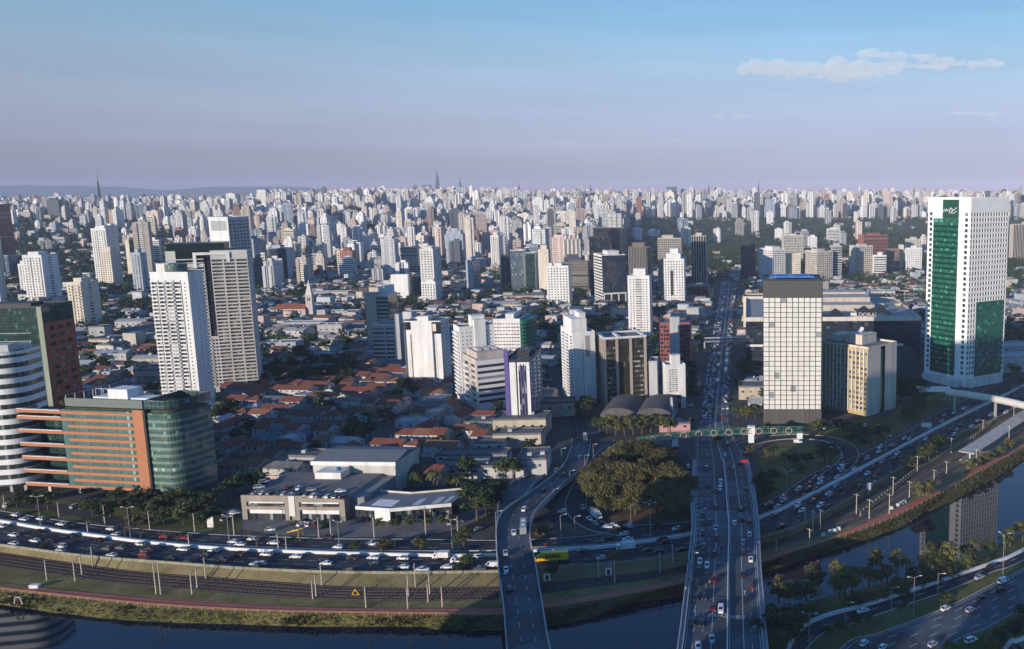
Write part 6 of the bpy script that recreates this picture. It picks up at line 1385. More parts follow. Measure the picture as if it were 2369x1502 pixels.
# ================================================================ FAR CITY
FARC = [('white', (.78,.76,.74), 14), ('cream', (.70,.63,.55), 6), ('pale grey', (.52,.52,.53), 4), ('pinkish', (.60,.48,.43), 3), ('tan', (.46,.39,.32), 1.3), ('brown', (.27,.18,.15), .7), ('dark glass', (.10,.11,.13), .8), ('brick red', (.36,.16,.12), .35), ('blue grey', (.36,.41,.48), 1.2)]
far = []
for cy in np.arange(1250, 5300, 27.0):
    span = .62 if cy < 1600 else 1.0
    for cx in np.arange(-.94 * cy - 60, .33 * cy + 60, 30.0 + max(0, (cy - 2600) * .005)):
        x, y = cx + rnd.uniform(-11, 11), cy + rnd.uniform(-9, 9); pxx, pyy = P(x, y, terr(x, y))
        if not (-40 < pxx < 2410): continue
        if pxx > 1430 and y < 3350: dn = .012
        elif pxx > 1430: dn = .78
        elif pxx < 330: dn = .05 if y < 2600 else .08 if y < 3300 else .30
        elif pxx < 580: dn = .22 if y < 2000 else .2 if y < 2900 else .4
        else: dn = .3 if y < 1500 else .6 if y < 1800 else .88
        if rnd.random() > dn: continue
        if y < 2150 and not free(rect(x, y, 22, 22, 0)): continue
        hm = 46 if y > 1900 else 38
        if pxx < 580: hm = 36
        h = min(95, max(14, rnd.lognormvariate(math.log(hm), .36)))
        if y > 3000 and pxx > 560: h *= 1.0 + .18 * sstep(3000, 4400, y)
        zt = terr(x, y) + h; lim = CH + (.0035 if pxx > 1300 else .001 if pxx > 600 else -.004) * y + (rnd.random() ** 3) * .005 * y + .0045 * y * math.exp(-((pxx - 1000) / 260) ** 2)
        if zt > lim: h = lim - terr(x, y) - rnd.uniform(0, 14)
        if h < 10: continue
        wx = rnd.uniform(11, 20) * (1.15 if h > 50 else 1); dy = rnd.uniform(11, 19)
        if rnd.random() < .1: wx *= 1.7
        nm, colr, _ = rnd.choices(FARC, [f[2] for f in FARC])[0]; j = rnd.uniform(.86, 1.1); colr = tuple(min(.8, c * j) for c in colr)
        th = R(rnd.choice([4, 6, -8, 14, 25])) + rnd.gauss(0, .05)
        far.append((wx * h / y / y, x, y, wx, dy, h, nm, colr, th, pxx, rnd.random()))
        if y < 2150: occupy(rect(x, y, wx, dy, th))
far.sort(key=lambda f: -f[0])
def far_tower(mb, x, y, z, wx, dy, h, colr, th, st, local):
    c, s = math.cos(th), math.sin(th)
    t = (lambda u, v, k: (u, v, k)) if local else (lambda u, v, k: (x + c*u - s*v, y + s*u + c*v, z + k))
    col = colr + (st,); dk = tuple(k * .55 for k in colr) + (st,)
    def blk(x0, x1, y0, y1, z0, z1, win=True):
        F = [(x0,y0),(x1,y0),(x1,y1),(x0,y1)]
        for i in range(4):
            a, b = F[i], F[(i+1)%4]; L = math.hypot(b[0]-a[0], b[1]-a[1]); plain = (not win) or (i % 2 == 1 and (st * 10) % 1 < .35)
            o = .02 if plain else 0
            mb.quad(t(*a,z0), t(*b,z0), t(*b,z1), t(*a,z1), col=col, uv=[(.02,.02)]*4 if plain else [(0,max(0,z0)),(L,max(0,z0)),(L,z1),(0,z1)])
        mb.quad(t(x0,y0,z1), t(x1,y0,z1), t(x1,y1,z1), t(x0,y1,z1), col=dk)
    k = int(st * 997) % 4
    blk(-wx/2, wx/2, -dy/2, dy/2, -3, h)
    if k == 0: blk(-wx*.3, wx*.3, -dy*.3, dy*.3, h, h + 5, False)
    elif k == 1: blk(-wx*.36, wx*.1, -dy*.35, dy*.35, h, h + 4, False); blk(-wx*.18, wx*.18, -dy/2 - 1.6, -dy/2 - .003, -3, h - 3, True)
    elif k == 2: blk(-wx*.4, wx*.4, -dy*.4, dy*.4, h, h + 7, True); blk(-wx*.15, wx*.2, -dy*.2, dy*.2, h + 7.003, h + 11, False)
    else: blk(-wx*.1, wx*.3, -dy*.3, dy*.3, h, h + 3.5, False); blk(wx*.22, wx/2 + .8, -dy/2 - 1.2, -dy/2 - .003, -3, h - 2, False); blk(-wx/2 - .8, -wx*.22, -dy/2 - 1.2, -dy/2 - .003, -3, h - 2, False)
FT = []; mb = MB()
for i, (ar, x, y, wx, dy, h, nm, colr, th, pxx, st) in enumerate(far):
    z = terr(x, y)
    if i < 230:
        q = MB(); far_tower(q, x, y, z, wx, dy, h, colr, th, st, True); o = q.build('apartment_tower', M_CITY); o.location = (x, y, z); o.rotation_euler = (0, 0, th); tag(o, None, 'apartment tower', 'towers of the dense districts')
        p_ = P(x, y, z + h * .6); FT.append((o, '%s%s tower' % ('broad ' if wx > 26 else 'slim ' if h / wx > 3 else 'squat ' if h / wx < 1.5 else '', nm), p_[0], p_[1]))
    else: far_tower(mb, x, y, z, wx, dy, h, colr, th, st, False)
tell_apart(FT, lm=LMKB)
tag(mb.build('dense_far_towers', M_CITY), kind='stuff')
# low buildings between the far towers
for _ in range(9000):
    y = 1500 + 3500 * rnd.random() ** .8; x = y * rnd.uniform(-.94, .33); pxx, pyy = P(x, y, terr(x, y))
    if pxx > 1430 and y < 3350 and rnd.random() < .94: continue
    if pxx < 560 and rnd.random() < .6: continue
    if y < 2150 and not free([(x, y)]): continue
    low_house(x, y, rnd.uniform(-.3, .5), rnd.uniform(8, 20), rnd.uniform(8, 14), rnd.uniform(4, 10) if rnd.random() < .8 else rnd.uniform(10, 20), rnd.choices(LOWC, [2, 2, 2, 2, 1, 2, 1])[0], rnd.choice(WALC), rnd.random() < .5)
tag(LOW.build('low_rise_streets', M_ATTR), kind='stuff')
# far hills
mb = MB(); hx = np.linspace(-15500, -4000, 90); prof = []
for x in hx:
    t = (x + 15500) / 11500; hgt = 130 + 210 * math.exp(-((x + 13200) / 2300) ** 2) + 190 * math.exp(-((x + 9300) / 1600) ** 2) + 35 * noise.noise(Vector((x / 900, 0, 0))) + 15 * noise.noise(Vector((x / 260, 3, 0)))
    prof.append(max(-5, (hgt - 40) * (1 - sstep(-6800, -4300, x))))
rowsh = [[Vector((x, 14000 + dy_ + 400 * noise.noise(Vector((x / 1500, dy_ / 900, 1))), p * k)) for x, p in zip(hx, prof)] for dy_, k in ((0, -.05), (700, .55), (1400, .85), (2100, 1.0), (3000, .8), (4300, -.05))]
for a, b in zip(rowsh, rowsh[1:]):
    for i in range(len(hx) - 1): mb.quad(a[i], a[i+1], b[i+1], b[i])
tag(mb.build('hills', mat('wooded_hill', (.05,.06,.04), .95), smooth=True), kind='structure')
# ---- tall blocks on the near bank behind the viewpoint: they cast the long shade over the bridges
def near_block(x0, x1, y0, y1, h, label):
    e = empty('apartment_tower', (x0, y0, 0), 0, label, 'apartment tower'); q = MB(); q.box(0, x1-x0, 0, y1-y0, -.5, h); q.build('wall', W2, e)
    n = int(h / 3.3)
    for j in range(n):
        q = MB(); q.box(1, x1-x0-1, y1-y0+.01, y1-y0+.9, 3 + j*3.3, 4 + j*3.3); q.build('balcony', W1, e)
    q = MB(); q.box((x1-x0)*.3, (x1-x0)*.7, (y1-y0)*.2, (y1-y0)*.8, h, h+5); q.build('plant_room', W2, e)
near_block(-222, -214, 88, 104, 119, 'tall pale riverside tower outside the frame whose shadow crosses the bridges')
near_block(-203, -146, 96, 118, 142, 'taller broad riverside tower outside the frame beside the pale one')
near_block(-196, -158, -52, -30, 78, 'pale tower behind the viewpoint whose shadow falls on the near highway')
near_block(-140, -92, -70, -44, 80, 'second tower behind the viewpoint beside the near highway')
# ================================================================ TREES
def crown_mb(r, hz, nclump, nleaf, leaf, seed, flat=.75):
    """leaf clumps through the volume of a crown of radius r and height hz, its base at z = 0"""
    g = np.random.default_rng(seed); mb = MB(); C = []
    while len(C) < nclump:
        p = g.uniform(-1, 1, 3); d = np.linalg.norm(p)
        if d < 1 and d > .35 and p[2] > -.75: C.append(p * (1 if d > .6 else .8))
    for c in C:
        cr = g.uniform(.24, .42); cc = np.array([c[0]*r*.85, c[1]*r*.85, hz*.5 + c[2]*hz*.46])
        k = int(nleaf * (cr / .33) ** 2)
        nrm = g.normal(size=(k, 3)); nrm /= np.linalg.norm(nrm, axis=1)[:, None]; nrm[:, 2] = np.where(nrm[:, 2] < -.35, -nrm[:, 2], nrm[:, 2])
        pos = cc + nrm * np.array([cr*r, cr*r, cr*r*flat]) * g.uniform(.72, 1.08, (k, 1))
        for i in range(k):
            nn_ = nrm[i] + g.normal(size=3) * .55; nn_ /= np.linalg.norm(nn_); a = np.cross(nn_, g.normal(size=3)); a /= np.linalg.norm(a); b = np.cross(nn_, a); s = leaf * g.uniform(.5, 1.15); t = s * g.uniform(.5, .9)
            mb.quad(pos[i] - a*s, pos[i] - b*t, pos[i] + a*s, pos[i] + b*t)
    return mb
def trunk_mb(h, r, spread, seed, n=4, top=.75):
    q = MB(); rr = random.Random(seed); bend = rr.uniform(-.05, .05) * h
    q.tube([(0,0,-.6),(bend*.3,0,h*.35),(bend,bend*.5,h*top)], [r*1.25, r*.85, r*.4], 7)
    for k in range(n):
        a = 6.283*k/n + rr.uniform(-.4,.4); z0 = h*rr.uniform(.35,.55); q.tube([(bend*.4,0,z0),(math.cos(a)*spread*.4,math.sin(a)*spread*.4,z0+h*.18),(math.cos(a)*spread*.75,math.sin(a)*spread*.75,z0+h*.32)], [r*.5, r*.32, r*.12], 5)
    return q
TP_ = {}; F_OLIVED = foliage('leaves_dull_olive', (.052, .053, .02), (.105, .096, .036), (.16, .132, .053))
def tree_kind(name, r, h, crown0, m, nclump, nleaf, leaf, seeds, trunk_r=.28, flat=.75):
    v = []
    for sd in seeds:
        c = crown_mb(r, h - crown0, nclump, nleaf, leaf, sd, flat).mesh('crown', m); c.transform(Matrix.Translation((0, 0, crown0)))
        v.append((trunk_mb(h, trunk_r, r, sd).mesh('trunk', M_BARK), c))
    TP_[name] = (h, v)
tree_kind('green', 4.2, 9, 2.6, F_GREEN, 22, 60, .42, (1, 2, 3, 4))
tree_kind('dark', 4.6, 10, 2.4, F_DARK, 24, 60, .45, (5, 6, 7))
tree_kind('olive', 4.0, 9, 2.4, F_OLIVE, 22, 60, .42, (8, 9, 10))
tree_kind('slim', 2.5, 11, 3.4, F_OLIVE, 22, 42, .36, (11, 12), .2)
tree_kind('russet', 10.5, 13.5, 2.6, F_BROWN, 90, 120, .5, (13, 14, 15), .5, .7)
tree_kind('grand', 10.0, 13.5, 2.6, F_OLIVED, 90, 120, .5, (16, 17), .5, .7)
tree_kind('shrub', 3.2, 4, .2, F_OLIVE, 16, 50, .36, (18, 19, 20), .12)
tree_kind('redshrub', 3.4, 3.5, .2, F_BROWN, 16, 50, .36, (21, 22), .12)
def palm_protos():
    v = []
    for sd in (31, 32, 33):
        rr = random.Random(sd); t = MB(); t.tube([(0,0,-.5),(.15,0,3.5),(.1,.1,7.2)], [.34,.24,.2], 8); c = MB()
        for k in range(20):
            a = 6.283*k/20 + rr.uniform(-.15,.15); el = rr.uniform(-.1, 1.0); L = rr.uniform(2.6, 3.4); p0 = Vector((.1,.1,7.2)); pts = []
            for i in range(6):
                u = i/5; pts.append(p0 + Vector((math.cos(a)*L*u*math.cos(el*.6), math.sin(a)*L*u*math.cos(el*.6), L*u*math.sin(el) - 2.3*u*u)))
            sd_ = Vector((-math.sin(a), math.cos(a), 0))
            for i in range(5):
                w0, w1 = .62*(1-abs(i/5-.4)), .62*(1-abs((i+1)/5-.4))
                for s in (-1, 1): c.quad(pts[i], pts[i+1], pts[i+1] + sd_*s*w1 - Vector((0,0,.3*w1)), pts[i] + sd_*s*w0 - Vector((0,0,.3*w0)))
        v.append((t.mesh('trunk', M_BARK), c.mesh('crown', F_OLIVE)))
    return v
TP_['palm'] = (9.0, palm_protos())
def bare_protos():
    v = []
    for sd in (41, 42):
        rr = random.Random(sd); t = MB(); t.tube([(0,0,-.4),(0,0,2.6)], [.22,.16], 6); c = MB()
        def br_(p, d, L, r, n):
            q_ = p + d*L; c.tube([p, q_], [r, r*.6], 4, cap=False)
            if n == 0: return
            for k in range(3):
                e = (d + Vector((rr.uniform(-.8,.8), rr.uniform(-.8,.8), rr.uniform(-.1,.5)))).normalized(); br_(q_, e, L*.72, r*.6, n-1)
        for k in range(4): br_(Vector((0,0,2.5)), Vector((math.cos(k*1.6), math.sin(k*1.6), 1.1)).normalized(), 2.1, .13, 3)
        v.append((t.mesh('trunk', M_BARK), c.mesh('crown', M_BARK)))
    return v
TP_['bare'] = (7.5, bare_protos())
TNAME = {'green': ('broadleaf_tree', 'green leafy tree', 'tree'), 'dark': ('broadleaf_tree', 'dark green dense tree', 'tree'), 'olive': ('broadleaf_tree', 'olive green tree', 'tree'), 'slim': ('slender_tree', 'tall slender olive tree', 'tree'), 'russet': ('spreading_tree', 'broad russet brown tree', 'tree'), 'grand': ('spreading_tree', 'broad olive green tree', 'tree'), 'shrub': ('shrub', 'olive green shrub', 'shrub'), 'redshrub': ('shrub', 'reddish brown shrub', 'shrub'), 'palm': ('palm_tree', 'palm tree', 'palm'), 'bare': ('bare_tree', 'leafless tree', 'tree')}
TREES = []
def tree(kind, p, h, sx=1.0):
    H0, v = TP_[kind]; tm, cm = rnd.choice(v); nm, ph, cat = TNAME[kind]; s = h / H0
    e = empty(nm, p, rnd.uniform(0, 6.28), None, cat, 'trees, palms and shrubs'); e.scale = (s*sx, s*sx, s)
    link(bpy.data.objects.new('stem' if cat == 'shrub' else 'trunk', tm), e); link(bpy.data.objects.new('foliage' if cat == 'shrub' else 'crown', cm), e)
    a = P(p[0], p[1], p[2] + h*.6); size = '' if kind in ('shrub', 'redshrub', 'bare') else 'small ' if h < 6.5 else 'big ' if h > 11.5 and kind not in ('slim',) else ''
    TREES.append((e, size + ph, a[0], a[1])); return e
NEAR = """dark 40 1175 7;green 85 1182 8;green 112 1180 8;dark 62 1164 6;green 215 1196 8;dark 240 1206 9;green 256 1196 8;dark 275 1168 8;green 300 1190 8;dark 330 1196 9;dark 352 1182 10;green 371 1196 9;dark 400 1190 10;green 430 1182 10;dark 450 1205 10;green 425 1215 8;green 380 1215 7;dark 350 1212 7;green 480 1182 9;palm 500 1172 9;palm 521 1162 9;dark 541 1150 10;green 565 1138 9;green 470 1222 7;green 490 1212 7;shrub 335 1222 4;shrub 310 1215 4;dark 462 1170 9;dark 415 1172 9;green 318 1178 8
bare 290 1246 7;bare 326 1250 7;bare 385 1258 6;bare 411 1256 6;bare 596 1270 9;palm 1005 1137 12;palm 1014 1138 12;palm 1058 1142 9;green 965 1137 9;dark 1104 1204 15;dark 1127 1194 14;green 1089 1178 12;dark 1145 1164 12;green 1043 1132 7;green 879 1228 5;green 915 1227 5;green 950 1225 5.5;green 991 1223 4.5;green 1022 1218 4.5;green 1048 1213 4;dark 752 1234 5;olive 972 1274 5.5;dark 1074 1272 9;redshrub 891 1274 4;shrub 823 1270 3
green 1165 1109 10;green 1187 1108 10;green 1018 1033 6;dark 1012 1020 8;green 1010 1050 6;dark 620 872 10;dark 645 880 11;dark 665 886 12;dark 690 890 12;dark 712 885 13;dark 735 888 13;dark 760 885 14;dark 785 880 14;dark 806 872 13;dark 640 860 11;dark 680 862 12;dark 720 858 13;dark 760 855 13;dark 800 850 12;green 700 836 14;dark 822 865 10;dark 610 890 9;dark 650 896 8;dark 600 905 8;dark 730 900 9;dark 780 898 9
dark 932 908 11;dark 947 910 11;dark 955 918 9;dark 760 956 9;dark 640 915 7;green 658 1045 7;dark 737 1047 7;dark 725 1052 6;dark 995 951 6;dark 519 971 12;dark 532 964 12;dark 500 980 10;dark 545 972 9;dark 235 855 11;dark 246 860 9;dark 226 858 9;green 314 797 10;green 299 793 9;dark 347 806 9;dark 356 812 9;olive 320 728 11;dark 279 714 10;dark 332 706 10;dark 238 775 10;dark 300 720 9;dark 310 742 8
dark 1352 960 12;dark 1362 962 12;green 1408 760 11;green 1402 752 12;dark 1392 762 10;dark 1443 778 8;dark 1420 775 8;green 1388 1003 10;green 1405 1006 11;olive 1425 1007 11;olive 1445 1007 11;green 1465 1006 11;olive 1485 1004 11;green 1506 1001 10;olive 1530 1000 10;green 1546 1002 9;olive 1707 862 9;russet 1722 857 9;russet 1733 854 8;olive 1719 890 8;green 1707 902 8;olive 1747 886 8;green 1707 968 9;olive 1727 972 9;green 1747 970 9;green 1620 818 8;green 1626 787 7;dark 1595 920 7;dark 1610 928 7;dark 1595 988 6;dark 1602 880 8;dark 1600 855 7
dark 2080 925 10;dark 2096 930 11;dark 2110 933 11;dark 2126 935 11;dark 2140 930 11;dark 2086 905 11;dark 2110 908 11;dark 2130 905 10;green 2106 968 10;green 2118 965 10;dark 2124 955 10;dark 2096 972 8;green 1896 1005 9;green 1880 1008 8;dark 1940 1000 8;dark 1960 1008 9;dark 1985 1016 9;dark 2005 1022 9;dark 2026 1018 8;dark 2046 1010 7;dark 1975 1030 7;dark 2000 1036 6;olive 1777 1005 7;olive 1795 1007 6;palm 1789 1062 9;palm 1774 1064 8;palm 1815 1076 8;palm 1848 1074 8;dark 1835 1080 7;dark 1865 1077 7;dark 1908 1070 11;dark 1921 1064 9;shrub 1853 1092 4;dark 1772 1140 8;dark 1790 1118 7;dark 1760 1135 9;dark 1772 1152 9;dark 1760 1162 7
green 2128 1070 8;green 2149 1062 9;green 2167 1048 10;green 2140 1066 8;shrub 2101 1080 5;green 2174 1040 8;green 1980 1150 7;shrub 2141 1144 6;olive 2150 1138 7;shrub 2128 1149 5;shrub 2291 1062 4;shrub 2334 1036 5;shrub 2276 1068 4;shrub 2240 1083 4;shrub 2312 1050 4;shrub 2257 1076 3.5;green 2335 862 8;green 2350 872 9;olive 2320 850 7;green 2295 880 7;olive 2330 910 6;shrub 2310 930 4;green 2360 900 8
slim 2026 1345 13;slim 2075 1342 12;slim 1934 1368 12;green 1954 1380 10;green 1942 1382 9;olive 1972 1372 9;olive 1883 1365 9;olive 1801 1392 9;green 1830 1400 8;redshrub 1865 1385 5;olive 2010 1358 8;slim 2151 1322 12;green 2164 1324 8;olive 2184 1312 10;green 2238 1326 7;palm 2053 1356 9;palm 2097 1338 9;palm 2255 1290 9;olive 2238 1296 7;green 2286 1284 6;palm 2336 1262 9;olive 2366 1250 9;green 2326 1268 6;shrub 1966 1406 3;shrub 1989 1399 4;shrub 2012 1394 3.5;shrub 2073 1378 5;shrub 2088 1373 5;redshrub 2131 1354 3.5;redshrub 2162 1346 3.5;redshrub 2187 1336 3.5;shrub 2042 1386 3;green 2111 1346 5;green 2200 1312 5;shrub 2276 1306 3;olive 2135 1330 7;olive 2040 1352 6
dark 1815 1506 14;dark 1786 1494 12;dark 1840 1500 11;dark 1800 1470 9;green 1916 1477 4;green 1946 1470 5;green 1977 1458 5;green 2008 1446 4;shrub 2186 1390 3;green 2359 1434 5;dark 2339 1480 6;dark 2314 1490 5;dark 2364 1474 7;shrub 2296 1503 4;shrub 2195 1508 3;shrub 1257 1238 4;dark 1850 1440 6;shrub 1880 1425 4
russet 1400 1118 12;grand 1438 1090 13;russet 1490 1084 13;russet 1532 1100 12;grand 1388 1155 13;russet 1440 1145 14;grand 1492 1140 14;russet 1545 1140 13;grand 1580 1152 11;grand 1420 1188 12;russet 1470 1190 13;grand 1520 1192 14;russet 1562 1192 11;grand 1455 1070 11;russet 1378 1130 11;olive 1570 1110 9;olive 1590 1185 8;olive 1365 1150 8
green 1080 1318 6;dark 1060 1326 4;dark 1275 1335 5;olive 1425 1308 6;dark 105 1275 3;redshrub 2205 1330 3;shrub 1660 1020 4;shrub 1735 1050 4"""
for ln in NEAR.replace('\n', ';').split(';'):
    if not ln.strip(): continue
    k, a, c, h = ln.split(); a, c, h = float(a), float(c), float(h)
    z = 0.0
    if 1290 < c < 1345 and a < 1600: z = -1.0
    p = G(a, c, z)
    if k == 'shrub' or k == 'redshrub': tree(k, p, h, rnd.uniform(.9, 1.3))
    else: tree(k, p, h, rnd.uniform(.84, .98) if k in ('russet', 'grand') else rnd.uniform(.95, 1.2))
TREES_R.sort(key=lambda t: t[1] / max(.1, t[2]))
for (x, y, h) in TREES_R[:60]:
    tree(rnd.choices(['dark', 'green', 'olive'], [5, 3, 1])[0], Vector((x, y, terr(x, y))), h * 1.05, 1.0)
tell_apart(TREES)
# the rest of the canopy, one mass
g = np.random.default_rng(5); pts = [(x, y, h) for x, y, h in TREES_R[60:]]
for _ in range(34000):
    y = 1300 + 2300 * g.random() ** .8; x = y * g.uniform(-.96, .36); pxx, pyy = P(x, y, terr(x, y))
    if pxx > 1430 and y > 1500: keep = .9 if y < 3450 else .05
    elif pxx < 420: keep = .8
    elif pxx < 620: keep = .5
    else: keep = .12
    if g.random() > keep: continue
    if y < 2150 and not free([(x, y)]): continue
    pts.append((x, y, g.uniform(7, 13)))
tmpl = []
for sd in range(5):
    cm = crown_mb(.46, .9, 7, 9, .13, 100 + sd, .8); V = np.array(cm.v); V[:, 2] += .12; tmpl.append(V)
canv = []; canf = []; base = 0; cc_ = []
for i, (x, y, h) in enumerate(pts):
    V = tmpl[i % 5]; a = g.uniform(0, 6.28); c, s = math.cos(a), math.sin(a); W = np.empty_like(V)
    W[:, 0] = x + (c*V[:, 0] - s*V[:, 1]) * h * 1.05; W[:, 1] = y + (s*V[:, 0] + c*V[:, 1]) * h * 1.05; W[:, 2] = terr(x, y) + V[:, 2] * h
    canv.append(W); n = len(V); canf.append(np.arange(base, base + n).reshape(-1, 4)); base += n; cc_.append(np.full(n, g.random()))
VV = np.concatenate(canv); FF = np.concatenate(canf); me = bpy.data.meshes.new('tree_canopy')
me.vertices.add(len(VV)); me.vertices.foreach_set('co', VV.ravel()); me.loops.add(FF.size); me.loops.foreach_set('vertex_index', FF.ravel().astype(np.int32))
me.polygons.add(len(FF)); me.polygons.foreach_set('loop_start', np.arange(0, FF.size, 4, dtype=np.int32)); me.polygons.foreach_set('loop_total', np.full(len(FF), 4, np.int32)); me.update(calc_edges=True)
me.materials.append(foliage('leaves_far', (.03, .06, .018), (.065, .108, .03), (.11, .15, .045))); tag(link(bpy.data.objects.new('tree_canopy', me)), kind='stuff')
print('canopy', len(pts), 'houses', nh, 'far', len(far), 'sheds', len(SHEDS), 'trees', len(TREES))
# bank scrub: ragged low growth along the water
gm = MB(); A_, B_ = resamp(BL, 1100), resamp(WL, 1100)
for a, b in zip(A_, B_):
    if not (-80 < P(a.x, a.y, a.z)[0] < 2420): continue
    for k in range(12):
        t = rnd.uniform(.2, .97); p = a.lerp(b, t) + Vector((rnd.uniform(-.6,.6), rnd.uniform(-.6,.6), 0)); p.z = RZ + (WZ-RZ)*t**1.35 + .05; s = rnd.uniform(.3, .7) * (1.5 if noise.noise(Vector((a.x*.07, a.y*.07, 9))) > .05 else .85)
        for j in range(5):
            an = rnd.uniform(0, 6.28); d = Vector((math.cos(an), math.sin(an), rnd.uniform(.15, .9))) * s; r_ = Vector((-math.sin(an), math.cos(an), rnd.uniform(-.3,.3))) * s * .4; q_ = p + Vector((rnd.uniform(-.5,.5), rnd.uniform(-.5,.5), 0)); gm.quad(q_ - r_, q_ + r_, q_ + d + r_*.4, q_ + d - r_*.4)
tag(gm.build('bank_undergrowth', foliage('scrub_leaves', (.05, .05, .018), (.10, .09, .035), (.19, .155, .075))), kind='stuff')
# ================================================================ VEHICLES
def paint(name, c, rough=.25): return mat('paint_' + name, c, rough, var=.05, scale=.6, spec=.6)
PNT = {'w': ('white', paint('white', (.72,.72,.72))), 's': ('silver', paint('silver', (.38,.40,.43))), 'g': ('grey', paint('grey', (.13,.14,.15))), 'k': ('black', paint('black', (.012,.013,.016))), 'r': ('red', paint('red', (.33,.02,.025))), 'd': ('dark red', paint('dark_red', (.13,.012,.02))), 'b': ('blue', paint('blue', (.03,.06,.2))), 'y': ('yellow', paint('yellow', (.80,.48,.015))), 'e': ('beige', paint('beige', (.42,.34,.24)))}
TYRE = mat('tyre_rubber', (.015,.015,.015), .9); CGL = mat('car_glass', (.010,.013,.016), .06, var=.05, spec=.7)
RIM = mat('wheel_rim', (.35,.36,.37), .35, metal=.8); REDL = mat('tail_lamp', (.25,.01,.01), .4); HEADL = mat('headlamp_glass', (.6,.6,.58), .2)
def loft(mb, secs, m=0):                        # secs: rings of (x, y, z) with the same count
    for A, B in zip(secs, secs[1:]):
        n = len(A)
        for k in range(n): mb.quad(A[k], A[(k+1)%n], B[(k+1)%n], B[k], m=m)
    mb.poly(secs[0][::-1], m=m); mb.poly(secs[-1], m=m)
def ringx(x, hw, z0, z1, tuck=.08): return [(x,-hw+tuck,z0),(x,hw-tuck,z0),(x,hw,z0+(z1-z0)*.35),(x,hw-.06,z1),(x,-hw+.06,z1),(x,-hw,z0+(z1-z0)*.35)]
CARS = {  # length, profile of the body (x, z1), cabin (x0 base, x1 base, x0 roof, x1 roof, z roof)
 'hatchback': (3.9, [(-1.95,.75),(-1.9,.95),(-.9,1.0),(.75,.98),(1.6,.86),(1.92,.68)], (-1.86, .95, -1.45, .25, 1.5), 1.7, .32, .25),
 'sedan': (4.5, [(-2.25,.8),(-2.15,.98),(-1.2,1.0),(.8,.97),(1.9,.84),(2.22,.66)], (-1.55, 1.05, -.95, .3, 1.45), 1.74, .32, .25),
 'suv': (4.5, [(-2.25,.9),(-2.2,1.08),(-1,1.1),(.9,1.1),(1.95,1.0),(2.22,.8)], (-2.18, 1.1, -1.95, .5, 1.72), 1.84, .36, .3),
 'pickup': (5.2, [(-2.6,.9),(-2.55,1.05),(-.7,1.06),(.9,1.1),(2.2,1.0),(2.55,.8)], (-.75, 1.3, -.5, .6, 1.75), 1.86, .38, .35),
 'van': (4.9, [(-2.45,.9),(-2.42,1.1),(-1,1.12),(1.2,1.15),(2.1,1.05),(2.42,.8)], (-2.42, 1.9, -2.38, 1.05, 2.05), 1.86, .34, .3)}
def wheel_mesh(r, w):
    q = MB(); n = 14
    for s0, s1 in ((-w/2, w/2),):
        A = [(r*math.cos(6.283*k/n), s0, r*math.sin(6.283*k/n)) for k in range(n)]; B = [(a[0], s1, a[2]) for a in A]
        for k in range(n): q.quad(A[k], A[(k+1)%n], B[(k+1)%n], B[k])
        q.poly(A); q.poly(B[::-1])
    return q.mesh('wheel', TYRE)
def rim_mesh(r, w):
    q = MB(); n = 10
    for y in (-w/2 - .012, w/2 + .012): q.poly([(r*.62*math.cos(6.283*k/n), y, r*.62*math.sin(6.283*k/n)) for k in range(n)])
    return q.mesh('rim', RIM)
WHM = {r: (wheel_mesh(r, .22), rim_mesh(r, .22)) for r in (.32, .34, .36, .38, .5)}
def body_mesh(kind, m):
    L, prof, cab, wd, wr, z0 = CARS[kind]; q = MB(); hw = wd/2
    loft(q, [ringx(x, hw * (1 if -L/2 + .3 < x < L/2 - .5 else .9), z0, z) for x, z in prof])
    x0, x1, r0, r1, zr = cab; zb = 1.08 if kind in ('suv','pickup','van') else .97; hr = hw - .22
    q.quad((r0,-hr,zr),(r1,-hr,zr),(r1,hr,zr),(r0,hr,zr))                                   # roof
    q.quad((r0,-hr,zr-.05),(r1,-hr,zr-.05),(r1,hr,zr-.05),(r0,hr,zr-.05))
    for s in (-1, 1):
        for (a, b) in (((x0,s*(hw-.07),zb),(r0,s*hr,zr)),((x1,s*(hw-.07),zb),(r1,s*hr,zr)),(((x0+x1)/2,s*(hw-.07),zb),((r0+r1)/2,s*hr,zr))): q.bar(a, b, .09)
    if kind == 'van': q.quad(*[(x, s_, z) for x, s_, z in ((-2.42,-hw+.05,1.1),(.6,-hw+.05,1.1),(.6,-hr-.02,2.03),(-2.38,-hr-.02,2.03))]); q.quad(*[(x, -s_, z) for x, s_, z in ((-2.42,-hw+.05,1.1),(.6,-hw+.05,1.1),(.6,-hr-.02,2.03),(-2.38,-hr-.02,2.03))])
    if kind == 'pickup': q.box(-2.5, -.78, -hw+.15, hw-.15, 1.02, 1.08)
    return q.mesh('body', m)
def glass_mesh(kind):
    L, prof, cab, wd, wr, z0 = CARS[kind]; q = MB(); hw = wd/2; x0, x1, r0, r1, zr = cab; zb = .9; hr = hw - .22; s = .02
    A = [(x0+s,-hw+.08,zb),(x1-s,-hw+.08,zb),(x1-s,hw-.08,zb),(x0+s,hw-.08,zb)]; B = [(r0+s,-hr+.01,zr-.03),(r1-s,-hr+.01,zr-.03),(r1-s,hr-.01,zr-.03),(r0+s,hr-.01,zr-.03)]
    for k in range(4): q.quad(A[k], A[(k+1)%4], B[(k+1)%4], B[k])
    return q.mesh('windows', CGL)
